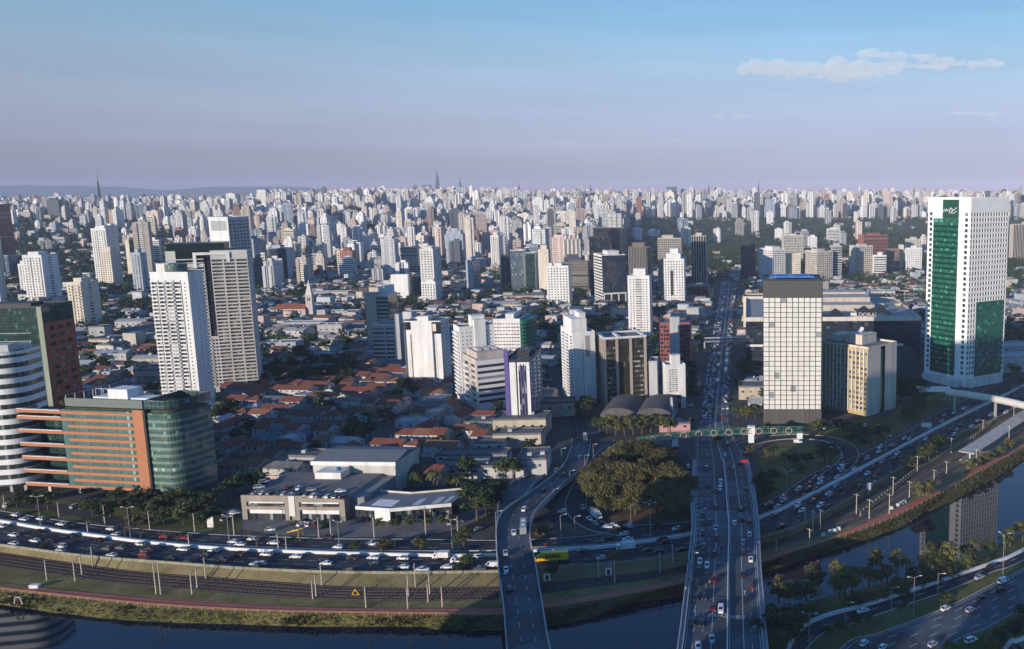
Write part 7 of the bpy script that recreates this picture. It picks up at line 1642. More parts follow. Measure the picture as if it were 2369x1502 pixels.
def lamp_mesh(kind, front):
    L, prof, cab, wd, wr, z0 = CARS[kind]; q = MB(); hw = wd/2; z = prof[-1][1] - .08 if front else prof[0][1] + .02; x = L/2 - .06 if front else -L/2 - .03
    q.box(x - .08, x + .03, -.16, .16, z - .09, z + .07); return q.mesh('headlight' if front else 'tail_light', HEADL if front else REDL)
BODY = {}; GLS = {k: glass_mesh(k) for k in CARS}; LMP = {(k, f): lamp_mesh(k, f) for k in CARS for f in (0, 1)}
VEH = []
def vlabel(e, ph, p, size=1.0): a = P(p[0], p[1], p[2] + .7); VEH.append((e, ph, a[0], a[1]))
def car(kind, c, p, yaw, where, full=True):
    cn, m = PNT[c]; k = (kind, c)
    if k not in BODY: BODY[k] = body_mesh(kind, m)
    L, prof, cab, wd, wr, z0 = CARS[kind]
    e = empty(kind if kind in ('van',) else 'pickup_truck' if kind == 'pickup' else 'car', p, yaw, None, 'van' if kind == 'van' else 'pickup truck' if kind == 'pickup' else 'car', 'cars in the traffic')
    link(bpy.data.objects.new('body', BODY[k]), e); link(bpy.data.objects.new('windows', GLS[kind]), e)
    if full:
        for sx in (-1, 1):
            for sy in (-1, 1):
                w = link(bpy.data.objects.new('wheel', WHM[wr][0]), e); w.location = (sx*L*.31, sy*(wd/2 - .1), wr); link(bpy.data.objects.new('rim', WHM[wr][1]), w)
        for sy in (-1, 1):
            for f in (0, 1):
                o = link(bpy.data.objects.new('headlight' if f else 'tail_light', LMP[(kind, f)]), e); o.location = (0, sy*(wd/2 - .3), 0)
    else:
        for sx in (-1, 1):
            for sy in (-1, 1): w = link(bpy.data.objects.new('wheel', WHM[wr][0]), e); w.location = (sx*L*.31, sy*(wd/2 - .1), wr)
    vlabel(e, '%s %s %s' % (cn, kind, where), p); return e
def big_wheels(e, xs, hw, r=.5):
    for x in xs:
        for s in (-1, 1):
            w = link(bpy.data.objects.new('wheel', WHM[r][0]), e); w.location = (x, s*(hw-.12), r); w.scale = (1, 1.4, 1); link(bpy.data.objects.new('rim', WHM[r][1]), w)
def truck(p, yaw, L, cabm, boxm, label, boxh=3.4, sign=None, flat=False):
    e = empty('truck', p, yaw, label, 'truck'); hw = 1.22; q = MB(); x1 = L/2
    loft(q, [ringx(x1-2.0, hw, .55, 2.5, .05), ringx(x1-1.2, hw, .55, 2.75, .05), ringx(x1-.35, hw, .55, 2.3, .05), ringx(x1, hw*.97, .55, 1.5, .05)]); q.build('cab', cabm, e)
    q = MB(); q.quad((x1-.3,-hw+.15,2.2),(x1-.3,hw-.15,2.2),(x1+.0,hw-.18,1.55),(x1+.0,-hw+.18,1.55)); o = q.build('windscreen', CGL, e); o.location = (.04, 0, .04)
    for s in (-1, 1):
        q = MB(); q.quad((x1-1.5,s*(hw+.01),1.6),(x1-.6,s*(hw+.01),1.6),(x1-.75,s*(hw+.01),2.2),(x1-1.5,s*(hw+.01),2.3)); q.build('side_window', CGL, e)
    q = MB(); q.box(-L/2, x1-.3, -.5, .5, .5, .85); q.build('chassis', M_DARK, e)
    if flat: q = MB(); q.box(-L/2, x1-2.2, -hw, hw, .86, 1.02); q.box(-L/2, x1-2.2, -hw, -hw+.06, 1.023, 1.4); q.box(-L/2, x1-2.2, hw-.06, hw, 1.023, 1.4); q.build('flatbed', boxm, e)
    else: q = MB(); q.box(-L/2, x1-2.2, -hw, hw, .86, boxh); q.build('cargo_box', boxm, e)
    big_wheels(e, [x1-1.1, -L/2+1.2] + ([-L/2+2.5] if L > 8 else []), hw)
    return e
def bus(p, yaw, c1, c2, label, L=11.5):
    e = empty('bus', p, yaw, label, 'bus'); hw = 1.27; q = MB(); loft(q, [ringx(-L/2, hw*.96, .35, 2.95, .04), ringx(-L/2+.3, hw, .35, 3.1, .04), ringx(L/2-.4, hw, .35, 3.1, .04), ringx(L/2, hw*.95, .35, 2.8, .04)]); q.build('body', c1, e)
    q = MB(); q.box(-L/2+.3, L/2-.4, -hw-.02, hw+.02, .4, 1.25); q.build('lower_stripe', c2, e)
    for s in (-1, 1):
        for k in range(6): q = MB(); x = -L/2 + .7 + k*1.75; q.quad((x,s*(hw+.012),1.6),(x+1.5,s*(hw+.012),1.6),(x+1.5,s*(hw+.012),2.5),(x,s*(hw+.012),2.5)); q.build('window', CGL, e)
    q = MB(); q.quad((L/2+.02,-hw+.2,1.4),(L/2+.02,hw-.2,1.4),(L/2-.06,hw-.25,2.6),(L/2-.06,-hw+.25,2.6)); q.build('windscreen', CGL, e)
    for x in (-2.4, 2.2): q = MB(); q.box(x-.9, x+.9, -.7, .7, 3.08, 3.28); q.build('roof_unit', W2, e)
    big_wheels(e, (-L/2+2.4, L/2-2.3), hw); return e
# a rider: one continuous body grown on a skeleton
def skin_person(name, joints, edges, rads, m, scale=1.0):
    me = bpy.data.meshes.new(name); me.from_pydata([Vector(j)*scale for j in joints], edges, []); ob = bpy.data.objects.new(name, me); COL.objects.link(ob)
    ob.modifiers.new('s', 'SKIN'); 
    if not me.skin_vertices: 
        bpy.context.view_layer.objects.active = ob
    for v, r in zip(me.skin_vertices[0].data, rads): v.radius = (r*scale, r*scale)
    me.skin_vertices[0].data[0].use_root = True; sd = ob.modifiers.new('d', 'SUBSURF'); sd.levels = 1
    m2 = bpy.data.meshes.new_from_object(ob.evaluated_get(bpy.context.evaluated_depsgraph_get())); bpy.data.objects.remove(ob); m2.name = name; m2.materials.clear(); m2.materials.append(m); return m2
CLO = [('dark', mat('cloth_dark', (.03,.03,.04), .9)), ('pale', mat('cloth_pale', (.4,.4,.42), .9)), ('red', mat('cloth_red', (.3,.03,.03), .9)), ('blue', mat('cloth_blue', (.05,.09,.22), .9))]
SKINM = mat('skin', (.36,.22,.16), .6)
WALK_J = [(0,0,.95),(0,0,1.2),(0,0,1.42),(0,0,1.52),(.02,0,1.66),(0,.1,.9),(.16,.1,.5),(.02,.1,.06),(.14,.1,.03),(0,-.1,.9),(-.1,-.1,.5),(-.32,-.1,.1),(-.22,-.1,.04),(0,.2,1.4),(-.08,.25,1.12),(.05,.25,.88),(0,-.2,1.4),(.1,-.25,1.12),(.22,-.24,.9)]
WALK_E = [(0,1),(1,2),(2,3),(3,4),(0,5),(5,6),(6,7),(7,8),(0,9),(9,10),(10,11),(11,12),(2,13),(13,14),(14,15),(2,16),(16,17),(17,18)]
WALK_R = [.15,.14,.16,.06,.11,.1,.07,.05,.05,.1,.07,.05,.05,.07,.05,.035,.07,.05,.035]
RIDE_J = [(0,0,.85),(.06,0,1.1),(.14,0,1.32),(.17,0,1.42),(.2,0,1.55),(.1,.12,.82),(.42,.16,.72),(.32,.16,.36),(.44,.16,.33),(.1,-.12,.82),(.42,-.16,.72),(.32,-.16,.36),(.44,-.16,.33),(.14,.2,1.28),(.28,.27,1.08),(.5,.28,1.06),(.14,-.2,1.28),(.28,-.27,1.08),(.5,-.28,1.06)]
PERS = {}
def person_mesh(kind, ci):
    if (kind, ci) not in PERS: PERS[(kind, ci)] = skin_person('person', WALK_J if kind == 'walk' else RIDE_J, WALK_E, WALK_R, CLO[ci][1])
    return PERS[(kind, ci)]
hq = MB(); hq.tube([(0,0,-.1),(0,0,0),(0,0,.1)], [.08,.12,.06], 10); HEADM = hq.mesh('head', SKINM); hq2 = MB(); hq2.tube([(0,0,-.02),(0,0,.08),(0,0,.14)], [.128,.12,.05], 10); HAIRM = hq2.mesh('hair', M_DARK); HELM = hq2.mesh('helmet', M_DARK)
PPL = []
def person(p, yaw, ci, kind='walk', ph=''):
    e = link(bpy.data.objects.new('person', person_mesh(kind, ci))); e.location = p; e.rotation_euler = (0, 0, yaw); e['category'] = 'person'
    o = link(bpy.data.objects.new('hair' if kind == 'walk' else 'helmet', HAIRM if kind == 'walk' else HELM), e); o.location = (.02 if kind == 'walk' else .2, 0, 1.66 if kind == 'walk' else 1.55)
    a = P(p[0], p[1], p[2] + 1); PPL.append((e, ph or 'person in %s clothes walking on the bridge footway' % CLO[ci][0], a[0], a[1])); return e
mbk = MB(); mbk.tube([(-.7,0,.7),(-.2,0,.78),(.25,0,.85),(.45,0,.95)], [.1,.13,.16,.08], 8); mbk.tube([(.72,0,.32),(.5,0,.98)], [.05,.05], 6); mbk.tube([(.5,-.33,1.02),(.5,.33,1.02)], [.03,.03], 6); mbk.box(-.25,.3,-.14,.14,.32,.7); MOTM = {k: mbk.mesh('body', PNT[k][1]) for k in 'krw'}
wm = MB()
for k in range(12): a, b = 6.283*k/12, 6.283*(k+1)/12; wm.quad((.31*math.cos(a),-.06,.31*math.sin(a)),(.31*math.cos(b),-.06,.31*math.sin(b)),(.31*math.cos(b),.06,.31*math.sin(b)),(.31*math.cos(a),.06,.31*math.sin(a)))
wm.poly([(.31*math.cos(6.283*k/12),-.06,.31*math.sin(6.283*k/12)) for k in range(12)]); wm.poly([(.31*math.cos(6.283*k/12),.06,.31*math.sin(6.283*k/12)) for k in range(12)]); MWH = wm.mesh('wheel', TYRE)
def moto(p, yaw, c, where):
    e = empty('motorcycle', p, yaw, None, 'motorcycle', 'motorcycles in the traffic'); link(bpy.data.objects.new('body', MOTM[c]), e)
    for x in (-.62, .7): w = link(bpy.data.objects.new('wheel', MWH), e); w.location = (x, 0, .31)
    vlabel(e, '%s motorcycle %s' % (PNT[c][0], where), p); ci = rnd.randrange(4)
    person(p, yaw, ci, 'ride', 'rider in %s clothes on a motorcycle' % CLO[ci][0])
# ---- where they stand
def tang(line, p):
    i = min(range(len(line) - 1), key=lambda k: (line[k].x - p.x)**2 + (line[k].y - p.y)**2); d = line[min(i+1, len(line)-1)] - line[max(0, i-1)]; return math.atan2(d.y, d.x)
EXL, LOC = between(HL, MD, .5, 300), between(VL, KL, .5, 300); NEARH = between(NR3, NR4, .5, 160); NSL = between(NQ, NR2, .5, 160); AVC = aat(.5)
ROADW = {'E': (EXL, 'on the express lanes', 0), 'L': (LOC, 'on the local lanes', 0), 'A': (AVC, 'on the wide bridge', 0), 'C': (cc, 'on the curved bridge', 0), 'N': (NEARH, 'on the near highway', 0), 'S': (NSL, 'on the near slip road', 0), 'O': (LOOP, 'on the loop road', 0), 'R': (RLOOP, 'on the cloverleaf ramp', 0), 'F': (FORK, 'on the dealership street', 0), 'D': (DEAL, 'on the dealership slip road', 0), 'Q': (TREEQ, 'queueing beside the big trees', 0), 'U': (UNDER, 'in the underpass lane', 0)}
def put(rc, X, Y, c, kind=None):
    line, where, _ = ROADW[rc]; p = G(X, Y, 0.0)
    if rc == 'A':
        z = 5
        for _ in range(8): p = G(X, Y, z); z = avz(p.y)
        p.z = z + .05
        if p.y > AL[NBR].y: where = 'on the avenue'
    elif rc == 'C':
        z = 5
        for _ in range(8): p = G(X, Y, z); z = cbz(p.x, p.y)
        p.z = z + .05
    else: p.z = .11
    yaw = tang(line, p)
    side = {'E': math.pi if X < 1640 else math.pi, 'L': math.pi}.get(rc, 0)
    if rc == 'A': side = math.pi if X < 1672 + (Y - 1222) * .02 else 0
    if rc in 'CO': side = rnd.choice([0, math.pi])
    yaw += side + rnd.gauss(0, .02)
    if kind == 'moto': return moto(p, yaw, c if c in 'krw' else 'k', where)
    kind = kind or rnd.choices(['hatchback', 'sedan', 'suv'], [5, 4, 2.5])[0]
    return car(kind, c, p, yaw, where, p.y < 480)
def zz(ox, oy, rc, txt):
    for t in txt.split():
        a = t.split(','); X, Y = ox + float(a[0]) / 3.948, oy + float(a[1]) / 3.948
        put(rc, X, Y + 1.0, a[2], {'m': 'moto', 'v': 'van', 'p': 'pickup', 'u': 'suv'}.get(a[3]) if len(a) > 3 else None)
zz(0, 1000, 'L', '145,765,w 220,805,w 375,800,w 560,848,w 610,885,k 1015,892,w 1058,945,w 1500,965,r 1695,975,r 2130,1010,w 2195,1035,w 2305,985,w')
zz(0, 1000, 'E', '15,868,w 350,915,k 125,948,w 655,952,k 905,995,k 320,1000,w 470,995,k 590,1028,r 125,1028,w 560,1052,w 550,1088,w 980,1072,g 1100,1065,g 1280,1032,w 1335,1072,k 1675,1080,w,u 1950,1092,w')
zz(0, 1222, 'E', '1340,222,g 1310,250,r 1310,290,d 1020,258,w 1565,282,k 1880,250,k 2035,295,k 1720,318,k 2330,338,w 2330,362,k 2185,248,k')
zz(600, 1222, 'E', '65,250,w 335,270,w 600,290,k,u 610,332,w 850,280,k 1040,280,w 1315,285,w 1055,332,k 820,392,d 1315,365,w 1715,365,w 15,335,w 1995,270,w 2120,352,w,v 1490,392,w,p 2010,385,g 1190,392,k')
zz(600, 1222, 'L', '130,145,w 720,182,w 1025,155,w,p 1190,162,e,v 630,95,k,u 365,125,k,m'); zz(600, 1222, 'D', '2000,18,s')
zz(600, 1222, 'C', '2250,235,s 2255,390,w 2285,565,k 2325,48,w')
zz(1200, 1222, 'E', '580,218,d 755,285,s 1170,215,k 1275,225,k 1330,145,k 1310,118,k 1480,208,k 320,355,k')
zz(1200, 1222, 'L', '995,110,w 745,135,k 820,100,k 610,130,k,m 240,160,r,m')
zz(1200, 1000, 'L', '1445,890,w 1490,908,k 1205,895,k 1265,868,k 1000,870,w 965,940,w 940,895,k 855,860,w 805,875,w')
zz(1200, 1000, 'O', '700,845,s 645,800,w 670,715,w 590,695,s 585,742,k,m'); zz(1200, 1000, 'U', '400,732,w')
zz(1200, 1000, 'C', '555,232,w 415,390,d 230,535,d 55,710,w 345,356,s')
zz(1200, 1000, 'Q', '1550,322,w 1600,376,w 1545,395,k 1625,435,k 1640,484,w 1650,540,k 1668,582,s 1620,620,k 1640,670,w')
zz(1200, 1000, 'A', '1690,90,k 1740,230,g 1715,340,g 1730,500,k 1805,545,r 1840,525,w 1805,695,r 1680,765,k 1675,835,k 1740,832,k 1675,930,k 1800,885,s 1805,975,d 1690,1055,g 1955,55,g 1910,120,k 1885,210,w 1965,333,s 2025,290,k 1845,465,w 2080,530,k 2028,710,k 1970,835,w 2042,805,k 2108,825,k 2108,940,w 2050,1015,s')
zz(1200, 1222, 'A', '1785,248,d 1655,312,w 1720,352,w 1645,392,k 1785,478,d 1630,512,k 1620,642,k 1695,632,k 1775,735,d 1847,755,w,u 1590,868,k 1675,882,k 1765,1025,s 1640,1095,w 2052,135,g 2050,222,k 2120,292,w 2055,428,k 2120,528,d,u 2073,652,k 2155,928,g 1755,190,w,m 1850,198,k,m 1990,184,k,m 1690,244,k,m 1828,338,k,m 1745,505,w,m 1722,776,r,m 1712,992,k,m')
zz(1769, 1000, 'L', '35,662,w 40,692,k 115,688,s 165,602,s 175,632,s 310,532,s 400,528,k 470,526,k 405,480,k 510,470,w 515,428,w 460,422,g 620,372,k 660,295,s 705,158,k 695,332,w,v 710,357,s 750,310,k 835,297,k 820,343,w 665,420,w 890,232,d 935,245,s 1045,182,w 1055,142,w 1160,122,s 1175,142,k 1275,62,w 1320,68,s')
zz(1769, 1000, 'R', '705,236,s 305,97,w,v'); 
zz(1769, 1000, 'E', '85,772,k 145,878,k 305,672,w 290,716,k 340,725,w 440,642,k 350,597,k 510,680,w,u 575,692,k 585,568,w 590,612,k 690,532,k 655,496,s 490,580,k 940,385,w 1030,377,r 870,382,k 1000,432,k 1000,470,s 850,510,s 1150,390,k 990,330,k 1075,276,s 1180,256,k 1215,202,w 1340,136,k 1470,66,w')
zz(1769, 680, 'E', '1640,1248,r 1620,1242,d 1760,1250,s 1690,1254,k 1730,1296,s 1890,1212,w 1945,1164,w 1775,1216,k 1990,1120,r 2065,1110,w 2110,1142,s 2155,1066,k 2205,1090,w')
zz(1769, 680, 'L', '1730,1092,w 1640,1110,s 1635,1140,k 1620,1170,s 1815,1050,w 1845,1066,s 1510,1230,s 1910,996,k 1935,1066,w')
zz(1769, 1222, 'S', '565,920,k 900,765,w 1245,712,k 2070,360,k 1965,458,s')
zz(1769, 1222, 'N', '2180,495,w,v 2155,572,k 1975,652,k 1655,745,w 1880,758,s 910,1060,w 1080,1100,w 1540,1072,s 1885,1038,w')
# trucks and buses of the photo
p = G(1276, 1299); p.z = .06; ty = truck(p, tang(EXL, p) + math.pi, 12.5, PNT['y'][1], PNT['y'][1], 'long yellow delivery truck with black SEDEX lettering on the express lanes', 3.9)
pl_ = MB(); pl_.box(-2.9, 2.7, -.02, .02, 1.75, 3.15); o = pl_.build('sign_panel', PNT['k'][1], ty); o.location = (-.6, 1.24, 0)
cu = bpy.data.curves.new('lettering', 'FONT'); cu.body = 'SEDEX'; cu.size = 1.5; cu.align_x = 'CENTER'; cu.shear = .2; ob = bpy.data.objects.new('l', cu); COL.objects.link(ob); me = bpy.data.meshes.new_from_object(ob.evaluated_get(bpy.context.evaluated_depsgraph_get())); bpy.data.objects.remove(ob)
me.materials.clear(); me.materials.append(PNT['y'][1]); lt = link(bpy.data.objects.new('lettering', me), ty); lt.location = (-.7, 1.275, 1.92); lt.rotation_euler = (R(90), 0, math.pi); lt.scale = (1.05, 1, 1)
p = G(1447, 1273); p.z = .06; truck(p, tang(EXL, p) + math.pi, 7.5, PNT['w'][1], W1, 'white box truck near the barrier between the two bridges')
p = G(1021, 1293); p.z = .06; truck(p, tang(EXL, p) + math.pi, 6.2, PNT['w'][1], W2, 'small white box truck beside the barrier west of the curved bridge', 3.0)
p = G(1064, 1303); p.z = .06; truck(p, tang(EXL, p) + math.pi, 6.5, PNT['w'][1], PNT['w'][1], 'white flatbed truck behind the small box truck', flat=True)
p = G(1380, 1199); p.z = .12; truck(p, tang(LOOP, p), 6.5, PNT['w'][1], W2, 'pale box truck on the loop road by the big trees', 3.2)
BUSR = paint('bus_red', (.36,.03,.04)); BUSW = PNT['w'][1]; BUSG = paint('bus_grey', (.3,.31,.33))
def busat(X, Y, rc, c1, c2, label, flip=False):
    line = ROADW[rc][0]; z = 5
    for _ in range(8):
        p = G(X, Y, z); z = avz(p.y) if rc == 'A' else cbz(p.x, p.y)
    p.z = z + .05; return bus(p, tang(line, p) + (math.pi if flip else 0), c1, c2, label)
busat(1211, 1226, 'C', BUSG, BUSW, 'grey and white bus descending the curved bridge'); busat(1354, 1018, 'C', BUSG, PNT['g'][1], 'grey bus in the side street below the vaulted warehouse', True)
for k, (X, Y, c1, c2, lb) in enumerate([(1679, 862, BUSW, BUSR, 'red and white bus first in the row of buses on the avenue'), (1681, 842, BUSW, BUSR, 'red and white bus second in the row of buses on the avenue'), (1682, 826, BUSW, BUSR, 'red and white bus third in the row of buses on the avenue'), (1683, 815, BUSW, BUSR, 'red and white bus last in the row of buses on the avenue')]): busat(X, Y, 'A', c1, c2, lb)
for X, Y, lb in ((1662, 852, 'dark bus in the inbound lane level with the row of red buses'), (1663, 825, 'dark bus farther up the inbound lane of the avenue'), (1660, 888, 'dark bus in front of the others in the inbound lane')): busat(X, Y, 'A', BUSG, PNT['d'][1], lb, True)
# parked at the dealership: roof deck, forecourt
def parked(X, Y, z, c, yaw, where, kind=None):
    p = G(X, Y, z); p.z = z; car(kind or rnd.choice(['hatchback', 'sedan', 'suv']), c, p, yaw, where, True)
for i, X in enumerate(np.linspace(592, 795, 13)): parked(X, 1143 + .05 * (X - 592), hD - .98, 'swkgswkkwksgk'[i], R(85), 'parked along the dealership roof edge')
for X, Y, c in ((612,1118,'s'),(606,1124,'k'),(600,1130,'s'),(616,1112,'k'),(668,1130,'d'),(693,1132,'w'),(720,1136,'e'),(788,1139,'w')): parked(X, Y, hD - .98, c, R(rnd.choice([20, 95])), 'parked on the dealership roof deck')
for X, Y, c, k in ((697,1215,'w','sedan'),(713,1216,'w','hatchback'),(728,1214,'d','suv'),(680,1214,'k','suv'),(626,1228,'w','hatchback'),(839,1203,'g','suv'),(852,1204,'k','suv'),(938,1206,'s','sedan'),(965,1205,'s','sedan'),(1022,1198,'w','suv'),(1040,1212,'s','sedan'),(1064,1208,'g','hatchback'),(540,1186,'s','sedan'),(545,1190,'w','sedan'),(520,1203,'s','hatchback'),(528,1198,'s','sedan'),(175,1174,'s','suv'),(18,1171,'w','suv'),(222,1175,'g','sedan'),(945,1094,'w','sedan'),(905,1090,'k','sedan'),(910,1086,'s','suv')): parked(X, Y, .12, c, R(rnd.choice([10, 80, 100])), 'parked near the dealership' if X > 560 else 'parked beside the office driveway', k)
# the packed traffic far up the avenue and the far car parks, one mass
DT = MB(); DTC = {'w': (.72,.72,.72), 's': (.38,.40,.43), 'k': (.015,.016,.02), 'g': (.12,.13,.14), 'r': (.33,.02,.03)}
def tiny_car(p, yaw, c):
    cs, sn = math.cos(yaw), math.sin(yaw); t = lambda q: (p.x + cs*q[0] - sn*q[1], p.y + sn*q[0] + cs*q[1], p.z + q[2]); col = DTC[c]; gl = (.012,.015,.018)
    secs = [[t(q) for q in ringx(x, .86, .25, z)] for x, z in ((-2.1,.8),(-1.9,1.0),(.9,.98),(2.1,.72))]
    for A, B in zip(secs, secs[1:]):
        for k in range(6): DT.quad(A[k], A[(k+1)%6], B[(k+1)%6], B[k], col=col)
    DT.poly(secs[0], col=col); DT.poly(secs[-1], col=col)
    A = [(-1.7,-.8,.95),(1.0,-.8,.95),(1.0,.8,.95),(-1.7,.8,.95)]; B = [(-1.2,-.65,1.45),(.3,-.65,1.45),(.3,.65,1.45),(-1.2,.65,1.45)]
    for k in range(4): DT.quad(t(A[k]), t(A[(k+1)%4]), t(B[(k+1)%4]), t(B[k]), col=gl)
    DT.quad(*[t(q) for q in B], col=col)
rows_ = [(.07,-1),(.14,-1),(.21,-1),(.28,-1),(.35,-1),(.78,1),(.86,1),(.93,1)]
for t, sg in rows_:
    line = [a.lerp(b, t) for a, b in zip(AL[NBR:], AR[NBR:])]; N = resamp(line, 900); k = rnd.randint(0, 8)
    while k < 890:
        p = N[k]; d = N[k+1] - N[k]; yw = math.atan2(d.y, d.x)
        if p.y > 520 and not (t > .5 and rnd.random() < .35): tiny_car(p + Vector((0, 0, .06)), yw + (math.pi if sg < 0 else 0), rnd.choice('wwwsskkggr'))
        k += int(rnd.uniform(6, 15) * 900 / sum((b-a).length for a, b in zip(line, line[1:]))) + 1
for (x0, y0, n, rw, w_) in ((2082, 818, 6, 5, 8), (262, 866, 9, 3, 10), (640, 798, 8, 2, 10), (690, 770, 7, 3, 9), (905, 862, 8, 2, 10), (1905, 985, 9, 2, 12)):
    for j in range(rw):
        for i in range(n):
            if rnd.random() < .85: tiny_car(G(x0 + i*w_ + j*4, y0 + j*7, .1), R(80) + rnd.gauss(0, .05), rnd.choice('wwskgsr'))
for x, y, th_ in PARKED:
    if free([(x, y)]): tiny_car(Vector((x, y, terr(x, y) + .1)), th_ + rnd.choice([0, math.pi]), rnd.choice('wwwsskkgr'))
tag(DT.build('distant_traffic', attr_mat('distant_paint', .35, .05)), kind='stuff')
for X, Y in ((1592,1309),(1594,1348),(1586,1369),(1597,1292),(1601,1290),(1602,1252),(1755,1262),(1751,1252)):
    z = 7; p = G(X, Y, z); p.z = avz(p.y) + .15; person(p, rnd.choice([R(90), R(-90)]), rnd.randrange(4))
tell_apart(VEH, noun='one'); tell_apart(PPL, 'people on the bridge', noun='one')
# ================================================================ POLES, LAMPS, FOOTBRIDGES, STATION
POLES = []
CP = mat('pole_concrete', (.50,.44,.36), .85, var=.2, scale=.6, streak=True)
_pc = {}
def pole_mesh(h, r, m, name):
    k = (round(h), m.name)
    if k not in _pc: q = MB(); q.tube([(0,0,-.4),(0,0,round(h))], [r, r*.6], 8); _pc[k] = q.mesh(name, m)
    return _pc[k]
ARM = MB(); ARM.bar((-1.5,0,0),(1.5,0,0),.14); ARMM = ARM.mesh('crossarm', CP)
INS = MB(); INS.tube([(0,0,0),(0,0,.35)], [.09,.06], 6); INSM = INS.mesh('insulator', M_DARK)
def pole(X, Yb, Yt, z=0.0, ph='pale concrete pole beside the railway tracks', arm=True, m=None):
    p = G(X, Yb, z); h = max(5, ztop(p.x, p.y, Yt) - z); e = empty('utility_pole', p, tang(EXL, p) + R(90), None, 'pole', 'poles along the river corridor')
    o = link(bpy.data.objects.new('shaft', pole_mesh(h, .26 if arm else .2, m or CP, 'shaft')), e); o.scale = (1, 1, h / round(h))
    if arm:
        a = link(bpy.data.objects.new('crossarm', ARMM), e); a.location = (0, 0, h * .93)
        for x in (-1.3, 1.3): i = link(bpy.data.objects.new('insulator', INSM), a); i.location = (x, 0, .07)
    a = P(p.x, p.y, z + h * .5); POLES.append((e, ph, a[0], a[1]))
def zp(ox, oy, txt, z, **k):
    for t in txt.split(): x, b, c = map(float, t.split(',')); pole(ox + x/3.948, oy + b/3.948, oy + c/3.948, z, **k)
zp(0, 1222, '430,480,290 688,485,295 750,428,240 850,352,170 1428,600,310 1470,603,320 1880,458,265 1755,600,400 1803,548,365', RZ)
zp(600, 1222, '490,645,480 520,620,430 572,525,330 975,728,530 1357,735,540 1362,620,415 1427,540,325 1557,605,400 1542,675,510 1672,718,535', RZ)
zp(1200, 1222, '730,455,285 878,500,290 1290,410,225 1408,345,150', RZ)
zp(1769, 1000, '370,862,680 440,910,710 508,893,700 838,745,560 955,790,610 1138,745,560 1172,570,405 1322,595,445 1393,370,215 1660,380,265 1702,190,50 1932,300,150 1547,430,350 410,1050,880 105,1090,980', RZ)
zp(1769, 680, '1992,1260,1150 2275,1120,1030 2230,1340,1205', RZ)
zp(0, 1000, '540,775,640 960,835,665 1370,890,720 1780,905,740 2140,940,750 45,700,575 805,930,830 1728,1040,930', 0, ph='slim pole with wires along the local lanes')
zp(600, 1000, '545,960,780 655,940,790 1050,960,780 1522,945,680 1812,905,770 175,1080,920 250,1095,950', 0, ph='slim pole in front of the dealership')
zp(1769, 1222, '250,860,670', 0, ph='slim pole among the riverside trees')
LH = MB(); LH.bar((0,0,0),(1.9,0,.5),.13); LHM = LH.mesh('arm', M_STEEL); LB = MB(); LB.box(1.7,2.6,-.17,.17,.4,.6); LBM = LB.mesh('lamp_head', W1)
def lamp(X, Yb, Yt, z=0.0, arms=1, ph='single arm street lamp', yaw=None):
    p = G(X, Yb, z); h = max(6, ztop(p.x, p.y, Yt) - z); e = empty('street_lamp', p, yaw if yaw is not None else rnd.uniform(-.4, .4), None, 'street lamp', 'street lamps')
    o = link(bpy.data.objects.new('post', pole_mesh(h, .15, M_STEEL, 'post')), e); o.scale = (1, 1, h / round(h))
    for k in range(arms):
        a = link(bpy.data.objects.new('arm', LHM), e); a.location = (0, 0, h - .1); a.rotation_euler = (0, 0, {1: [0], 2: [0, 3.14], 3: [0, 2.1, 4.2], 4: [0, 1.57, 3.14, 4.71]}[arms][k]); link(bpy.data.objects.new('lamp_head', LBM), a)
    a = P(p.x, p.y, z + h * .5); POLES.append((e, ph, a[0], a[1]))
def zl(ox, oy, txt, z=0.0, **k):
    for t in txt.split(): a = list(map(float, t.split(','))); lamp(ox + a[0]/3.948, oy + a[1]/3.948, oy + a[2]/3.948, z, **k)
zl(0, 1000, '375,875,590 1195,980,690 2100,1060,770', arms=2, ph='tall two armed street lamp'); zl(600, 1000, '735,1100,820 1765,1085,800', arms=2, ph='tall two armed street lamp')
zl(1200, 1000, '1203,990,650', arms=4, ph='tall four armed street lamp'); zl(1200, 1000, '1025,830,660 388,1000,760 515,915,770 395,330,150 467,465,370 603,335,215 318,640,540 10,630,415 1300,240,60 683,255,110')
zl(1769, 1000, '205,670,360', arms=3, ph='three armed street lamp by the cloverleaf'); zl(1769, 1000, '575,290,140 538,520,320 1108,215,40 1002,125,-60 455,370,260'); zl(1769, 680, '1110,1480,1300 1490,1070,940 1740,1120,980 1615,1080,960 1265,1030,965')
zl(1769, 1222, '405,1110,785 1360,805,450', arms=2, ph='two armed street lamp on the grass strip'); zl(1769, 1222, '740,915,680 1160,745,545 1580,645,415', ph='single arm lamp along the near slip road'); zl(1769, 1222, '2175,420,60', arms=3, ph='tall three armed lamp by the near slip road')
for X, Yb, Yt in ((1150, 1270, 1185), (1158, 1395, 1328), (1620, 1262, 1180), (1600, 1350, 1280)): lamp(X, Yb, Yt, 7.0, ph='street lamp on a bridge parapet')
tell_apart(POLES, noun='one')
